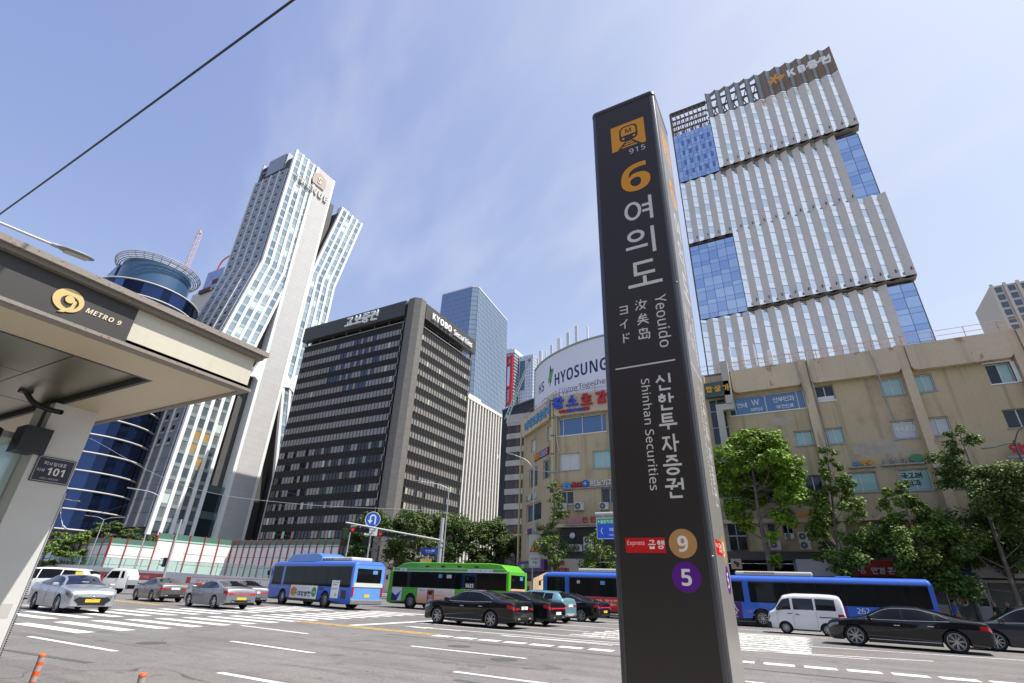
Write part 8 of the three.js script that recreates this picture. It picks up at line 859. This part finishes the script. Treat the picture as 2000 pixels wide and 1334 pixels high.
  const n2 = thing('street_name_sign', 'small yellow sign board below the blue street name sign', 'sign', [-32.6, 3.75, -42.4], 0.62); obj('plate', bx(-0.55, 0.55, -0.16, 0.16, -0.02, 0.02), mat([0.5, 0.36, 0.1], 0.5), n2); obj('bracket', [bx(-1.1, 1.8, 0.34, 0.38, -0.05, -0.01), bx(-1.1, 1.2, -0.3, -0.26, -0.05, -0.01)], M.galv, n2); obj('amber_lamp', turned(new THREE.ConeGeometry(0.16, 0.34, 12), 0, 0, 0, 1.3, 0.15, 0.02), amber, n2);
  const w = thing('warning_sign', 'white panel with orange red warning triangle on the corner lamp post', 'sign', [-21.75, 3.35, -44.1], 0.3); obj('panel', bx(-0.52, 0.52, 0, 2.75, -0.02, 0.02), mat([0.5, 0.49, 0.47], 0.6), w); obj('triangle', plate([[-0.48, 1.3], [0.48, 1.3], [0, 2.35]], (a, b) => [a, b, 0.03], [0, 0, -0.012]), M.red, w); obj('triangle_field', plate([[-0.34, 1.38], [0.34, 1.38], [0, 2.14]], (a, b) => [a, b, 0.036], [0, 0, -0.006]), mat([0.75, 0.3, 0.02], 0.5), w); obj('figure', [bx(-0.1, 0.1, 1.42, 1.62, 0.036, 0.042), bx(-0.04, 0.06, 1.62, 1.8, 0.036, 0.042)], M.dark, w); decal(w, 0.9, 0.9, 0.024, canvas(256, 256, (x, ww, h) => { x.fillStyle = '#cfccc8'; x.fillRect(0, 0, ww, h); print(x, '무단횡단', 24, 110, 52, 0.13, '#333'); print(x, '위험', 70, 200, 60, 0.13, '#333'); }), 0, 0.6); obj('mount', [bx(-0.6, 0.1, 2.3, 2.36, -0.1, -0.02), bx(-0.6, 0.1, 0.5, 0.56, -0.1, -0.02)], M.galv, w);
  const d = thing('direction_sign', 'green and blue road direction sign half behind the station sign', 'sign', [-13.2, 5.45, -41.6]); obj('board', bx(-1.7, 1.7, 0, 1.62, -0.04, 0.0), M.white, d); decal(d, 3.32, 1.54, 0.004, canvas(680, 316, (x, ww, h) => { x.fillStyle = '#2b57c8'; x.fillRect(0, 0, ww, h); x.fillStyle = '#2f9a7c'; x.fillRect(0, 0, ww, 92); print(x, '올림픽대로(공항)', 60, 72, 52, 0.12, '#e6efe9'); x.fillStyle = '#e8edf8'; x.beginPath(); x.moveTo(20, 26); x.lineTo(48, 46); x.lineTo(20, 66); x.fill(); x.strokeStyle = '#e8edf8'; x.lineWidth = 10; x.beginPath(); x.moveTo(90, 150); x.lineTo(66, 195); x.lineTo(90, 245); x.stroke(); print(x, '여의도역', 210, 205, 66, 0.12, '#e8edf8'); x.fillStyle = '#e8edf8'; x.font = '44px sans-serif'; x.fillText('Yeouido Stn', 200, 275); }), 0, 0.81); obj('support_tube', turned(new THREE.CylinderGeometry(0.14, 0.14, 4.6, 12), 0, 0, Math.PI / 2, 0.5, 1.95, -0.15), M.galv, d); obj('pole', rod([2.7, -5.31, -0.15], [2.7, 2.2, -0.15], 0.16, 0.14, 12), M.galv, d); obj('hanger', [bx(-1.2, -1.1, 1.5, 1.9, -0.1, -0.04), bx(1.1, 1.2, 1.5, 1.9, -0.1, -0.04)], M.galv, d);
}
// ---------- people: one continuous surface each, meshed from tapered capsules ----------
function bodyMesh(bones, box, res) { // bones: [ax,ay,az,ra, bx,by,bz,rb]
  const mc = new MarchingCubes(res, new THREE.MeshStandardMaterial(), false, false, 200000); mc.isolation = 0; const [cx, cy, cz, h] = box, f = mc.field;
  for (let k = 0; k < res; k++) for (let j = 0; j < res; j++) for (let i = 0; i < res; i++) { const x = cx + (i / res * 2 - 1) * h, y = cy + (j / res * 2 - 1) * h, z = cz + (k / res * 2 - 1) * h; let acc = 0; const K = 38; for (const b of bones) { const dx = b[4] - b[0], dy = b[5] - b[1], dz = b[6] - b[2], px = x - b[0], py = y - b[1], pz = z - b[2]; const t = Math.min(1, Math.max(0, (px * dx + py * dy + pz * dz) / (dx * dx + dy * dy + dz * dz + 1e-9))); const d = Math.hypot(px - dx * t, py - dy * t, pz - dz * t) - (b[3] + (b[7] - b[3]) * t); acc += Math.exp(-K * d); } f[i + j * res + k * res * res] = Math.log(acc) / K; }
  mc.update(); const n = mc.count, g = new THREE.BufferGeometry(), p = new Float32Array(n * 3); for (let i = 0; i < n; i++) { p[3 * i] = cx + mc.positionArray[3 * i] * h; p[3 * i + 1] = cy + mc.positionArray[3 * i + 1] * h; p[3 * i + 2] = cz + mc.positionArray[3 * i + 2] * h; } g.setAttribute('position', new THREE.BufferAttribute(p, 3)); g.setAttribute('normal', new THREE.BufferAttribute(mc.normalArray.slice(0, n * 3), 3)); g.setAttribute('uv', new THREE.BufferAttribute(new Float32Array(n * 2), 2)); return g;
}
function person(label, pos, turn, C, pose = 'stand') {
  const t = thing('person', label, 'person', pos, turn), sit = pose === 'ride', hipY = sit ? 0.82 : 0.92, sh = hipY + 0.5, sw = pose === 'walk' ? 0.2 : 0.03;
  const knee = sit ? [0.42, 0.78] : [sw, 0.5], foot = sit ? [0.42, 0.3] : [sw * 0.4, 0.08], bones = [[0, hipY, -0.08, 0.13, 0, hipY, 0.08, 0.13], [0, hipY, 0, 0.14, 0.01, sh - 0.1, 0, 0.15], [0.01, sh - 0.04, -0.13, 0.075, 0.01, sh - 0.04, 0.13, 0.075], [0.01, sh - 0.02, 0, 0.06, 0.03, sh + 0.12, 0, 0.052]];
  for (const s of [1, -1]) { const k = pose === 'walk' ? s : 1; bones.push([0, hipY - 0.04, s * 0.09, 0.085, knee[0] * k, knee[1], s * 0.1, 0.06], [knee[0] * k, knee[1], s * 0.1, 0.058, foot[0] * k - (pose === 'walk' && s < 0 ? 0.1 : 0), foot[1], s * 0.1, 0.042], [foot[0] * k, foot[1] - 0.03, s * 0.1, 0.04, foot[0] * k + 0.15, 0.04 + (sit ? 0.22 : 0), s * 0.11, 0.032]); const el = sit ? [0.22, sh - 0.22] : [-0.03 + (pose === 'walk' ? -s * 0.1 : 0), sh - 0.3], hd = sit ? [0.48, sh - 0.2] : [0.06 + (pose === 'walk' ? -s * 0.16 : 0), sh - 0.54]; bones.push([0.01, sh - 0.04, s * 0.18, 0.058, el[0], el[1], s * 0.22, 0.043], [el[0], el[1], s * 0.22, 0.042, hd[0], hd[1], s * 0.21, 0.03], [hd[0], hd[1], s * 0.21, 0.032, hd[0] + 0.03, hd[1] - 0.08, s * 0.21, 0.022]); }
  const g = bodyMesh(bones, [0.1, 0.82, 0, 0.86], 72), col = new Float32Array(g.attributes.position.count * 3); for (let i = 0; i < g.attributes.position.count; i++) { const y = g.attributes.position.getY(i), z = Math.abs(g.attributes.position.getZ(i)); let c = y > hipY + 0.02 ? C.top : C.legs; if (y < 0.11) c = [0.02, 0.02, 0.02]; if (z > 0.165 && y > hipY - 0.2 && y < sh - 0.22) c = C.skin; if (z > 0.165 && y < hipY + 0.03 && y > hipY - 0.3 && !sit) c = C.skin; if (y > sh + 0.05) c = C.skin; col[3 * i] = c[0]; col[3 * i + 1] = c[1]; col[3 * i + 2] = c[2]; } 
  const hb = [[0.04, sh + 0.2, 0, 0.085, 0.03, sh + 0.26, 0, 0.09], [0.06, sh + 0.15, 0, 0.06, 0.04, sh + 0.2, 0, 0.07], [0.12, sh + 0.19, 0, 0.018, 0.145, sh + 0.175, 0, 0.014], [0.02, sh + 0.2, 0.085, 0.02, 0.02, sh + 0.22, 0.088, 0.02], [0.02, sh + 0.2, -0.085, 0.02, 0.02, sh + 0.22, -0.088, 0.02], [0.02, sh + 0.06, 0, 0.05, 0.02, sh + 0.16, 0, 0.05]], hg = bodyMesh(hb, [0.03, sh + 0.2, 0, 0.2], 40), hc = new Float32Array(hg.attributes.position.count * 3); for (let i = 0; i < hc.length / 3; i++) { hc[3 * i] = C.skin[0]; hc[3 * i + 1] = C.skin[1]; hc[3 * i + 2] = C.skin[2]; }
  g.setAttribute('color', new THREE.BufferAttribute(col, 3)); hg.setAttribute('color', new THREE.BufferAttribute(hc, 3)); const m = new THREE.Mesh(mergeGeometries([g, hg]), new THREE.MeshStandardMaterial({ vertexColors: true, roughness: 0.85 })); m.name = 'body'; m.castShadow = m.receiveShadow = true; t.add(m);
  const cap = new THREE.SphereGeometry(0.104, 18, 10, 0, Math.PI * 2, 0, 1.75); cap.rotateZ(C.helmet ? 0.1 : 0.35); cap.translate(0.026, sh + 0.245, 0); obj(C.helmet ? 'helmet' : C.cap ? 'cap' : 'hair', C.cap ? [cap, turned(new THREE.BoxGeometry(0.11, 0.012, 0.14), 0, 0, -0.12, 0.15, sh + 0.25, 0)] : cap, mat(C.hair, C.helmet ? 0.25 : 0.9), t);
  obj('eyes', [turned(new THREE.SphereGeometry(0.011, 6, 5), 0, 0, 0, 0.122, sh + 0.215, 0.033), turned(new THREE.SphereGeometry(0.011, 6, 5), 0, 0, 0, 0.122, sh + 0.215, -0.033)], M.black, t); obj('mouth', bx(0.118, 0.126, sh + 0.135, sh + 0.143, -0.02, 0.02), mat([0.3, 0.1, 0.08], 0.7), t); return t;
}
const skin = [0.4, 0.24, 0.16];
person('man in blue shirt and grey trousers standing before the pharmacy', [7.05, 0.14, -42.6], 0.35, { top: [0.07, 0.16, 0.5], legs: [0.1, 0.1, 0.11], skin, hair: [0.008, 0.007, 0.007] });
person('person in dark clothes with grey cap before the exchange shop', [9.05, 0.14, -43.0], 2.6, { top: [0.015, 0.015, 0.017], legs: [0.02, 0.02, 0.025], skin, hair: [0.12, 0.13, 0.15], cap: true }, 'walk');
person('person in dark clothes beside the exchange shop trunk', [9.75, 0.14, -43.4], 3.4, { top: [0.02, 0.017, 0.02], legs: [0.02, 0.02, 0.02], skin, hair: [0.01, 0.008, 0.008] }, 'walk');
person('person in dark clothes waiting under the maroon awning', [-24.3, 0.14, -47.9], -0.4, { top: [0.014, 0.016, 0.026], legs: [0.02, 0.02, 0.03], skin, hair: [0.008, 0.007, 0.007] });
person('rider with silver helmet on the red scooter at the right edge', [10.62, 0.0, -41.0], Math.PI, { top: [0.03, 0.03, 0.035], legs: [0.03, 0.03, 0.04], skin, hair: [0.3, 0.31, 0.33], helmet: true }, 'ride');
{ const t = thing('scooter', 'red delivery scooter at the right edge beside the pavement', 'scooter', [10.5, 0, -41.0], Math.PI); const rd = paint([0.5, 0.05, 0.02]); obj('body_shell', [turned(rbox(0.9, 0.24, 0.28, 0.08, 2), 0, 0, 0, -0.35, 0.62, 0), turned(rbox(0.5, 0.08, 0.3, 0.03, 1), 0, 0, 0, 0.2, 0.3, 0), turned(rbox(0.16, 0.62, 0.36, 0.06, 2), 0, 0, -0.25, 0.52, 0.66, 0)], rd, t); obj('seat', turned(rbox(0.6, 0.1, 0.26, 0.05, 2), 0, 0, 0, -0.28, 0.79, 0), M.black, t); obj('handlebar', [rod([0.42, 1.02, -0.3], [0.42, 1.02, 0.3], 0.018), rod([0.6, 0.4, 0], [0.44, 1.02, 0], 0.025)], M.galv, t); obj('front_fork', rod([0.72, 0.24, 0], [0.58, 0.6, 0], 0.035), M.galv, t); obj('delivery_box', turned(rbox(0.42, 0.42, 0.44, 0.04, 2), 0, 0, 0, -0.82, 1.02, 0), rd, t); obj('headlight', turned(new THREE.SphereGeometry(0.09, 12, 8), 0, 0, 0, 0.58, 0.92, 0), lens, t); for (const x of [0.74, -0.62]) { const g = new THREE.Group(); g.name = 'wheel'; g.position.set(x, 0.24, 0); t.add(g); obj('tyre', new THREE.TorusGeometry(0.19, 0.05, 10, 24), rubber, g); obj('rim', turned(new THREE.CylinderGeometry(0.14, 0.14, 0.05, 18), Math.PI / 2, 0, 0), alloy, g); } }
// ---------- blocks across the pavement behind the viewpoint: what the glass and the dark paint mirror ----------
{
  const st0 = [['brown brick office block standing behind the viewpoint', -95, -48, 40, 17, [0.16, 0.1, 0.07]], ['grey concrete office block standing behind the viewpoint', -44, -8, 42, 22, [0.2, 0.19, 0.18]], ['dark granite office block standing behind the viewpoint', -4, 32, 40, 24, [0.1, 0.09, 0.085]], ['tan office block right behind the viewpoint', 36, 80, 40, 19, [0.2, 0.16, 0.11]]];
  st0.forEach(([l, x0, x1, z, H, c], k) => { const t = thing('rear_office_block', l, 'building', [x0, 0, z]); const W = x1 - x0; obj('wall', bx(0, W, 0, H, 0, 18), mat(c, 0.85), t); const w = []; for (let y = 4; y < H - 3; y += 3.8) for (let x = 1.5; x < W - 3; x += 4.2) w.push(bx(x, x + 3, y, y + 2.1, -0.12, 0.02)); pieces(t, 'window', w, glassy([0.03, 0.035, 0.045], 0.06, 0.4)); obj('parapet', bx(-0.2, W + 0.2, H, H + 1.2, -0.3, 0.3), mat(tone(c, 1.2), 0.85), t); });
  for (let i = 0; i < 9; i++) broad(['first', 'second', 'third', 'fourth', 'fifth', 'sixth', 'seventh', 'eighth', 'ninth'][i] + ' street tree from the left on the pavement behind the viewpoint', [-62 + i * 13.5, 0.14, 24], 9, 3.6, 1800, 301 + i, DARK, 'street trees behind the viewpoint');
}
renderer.render(scene, camera);
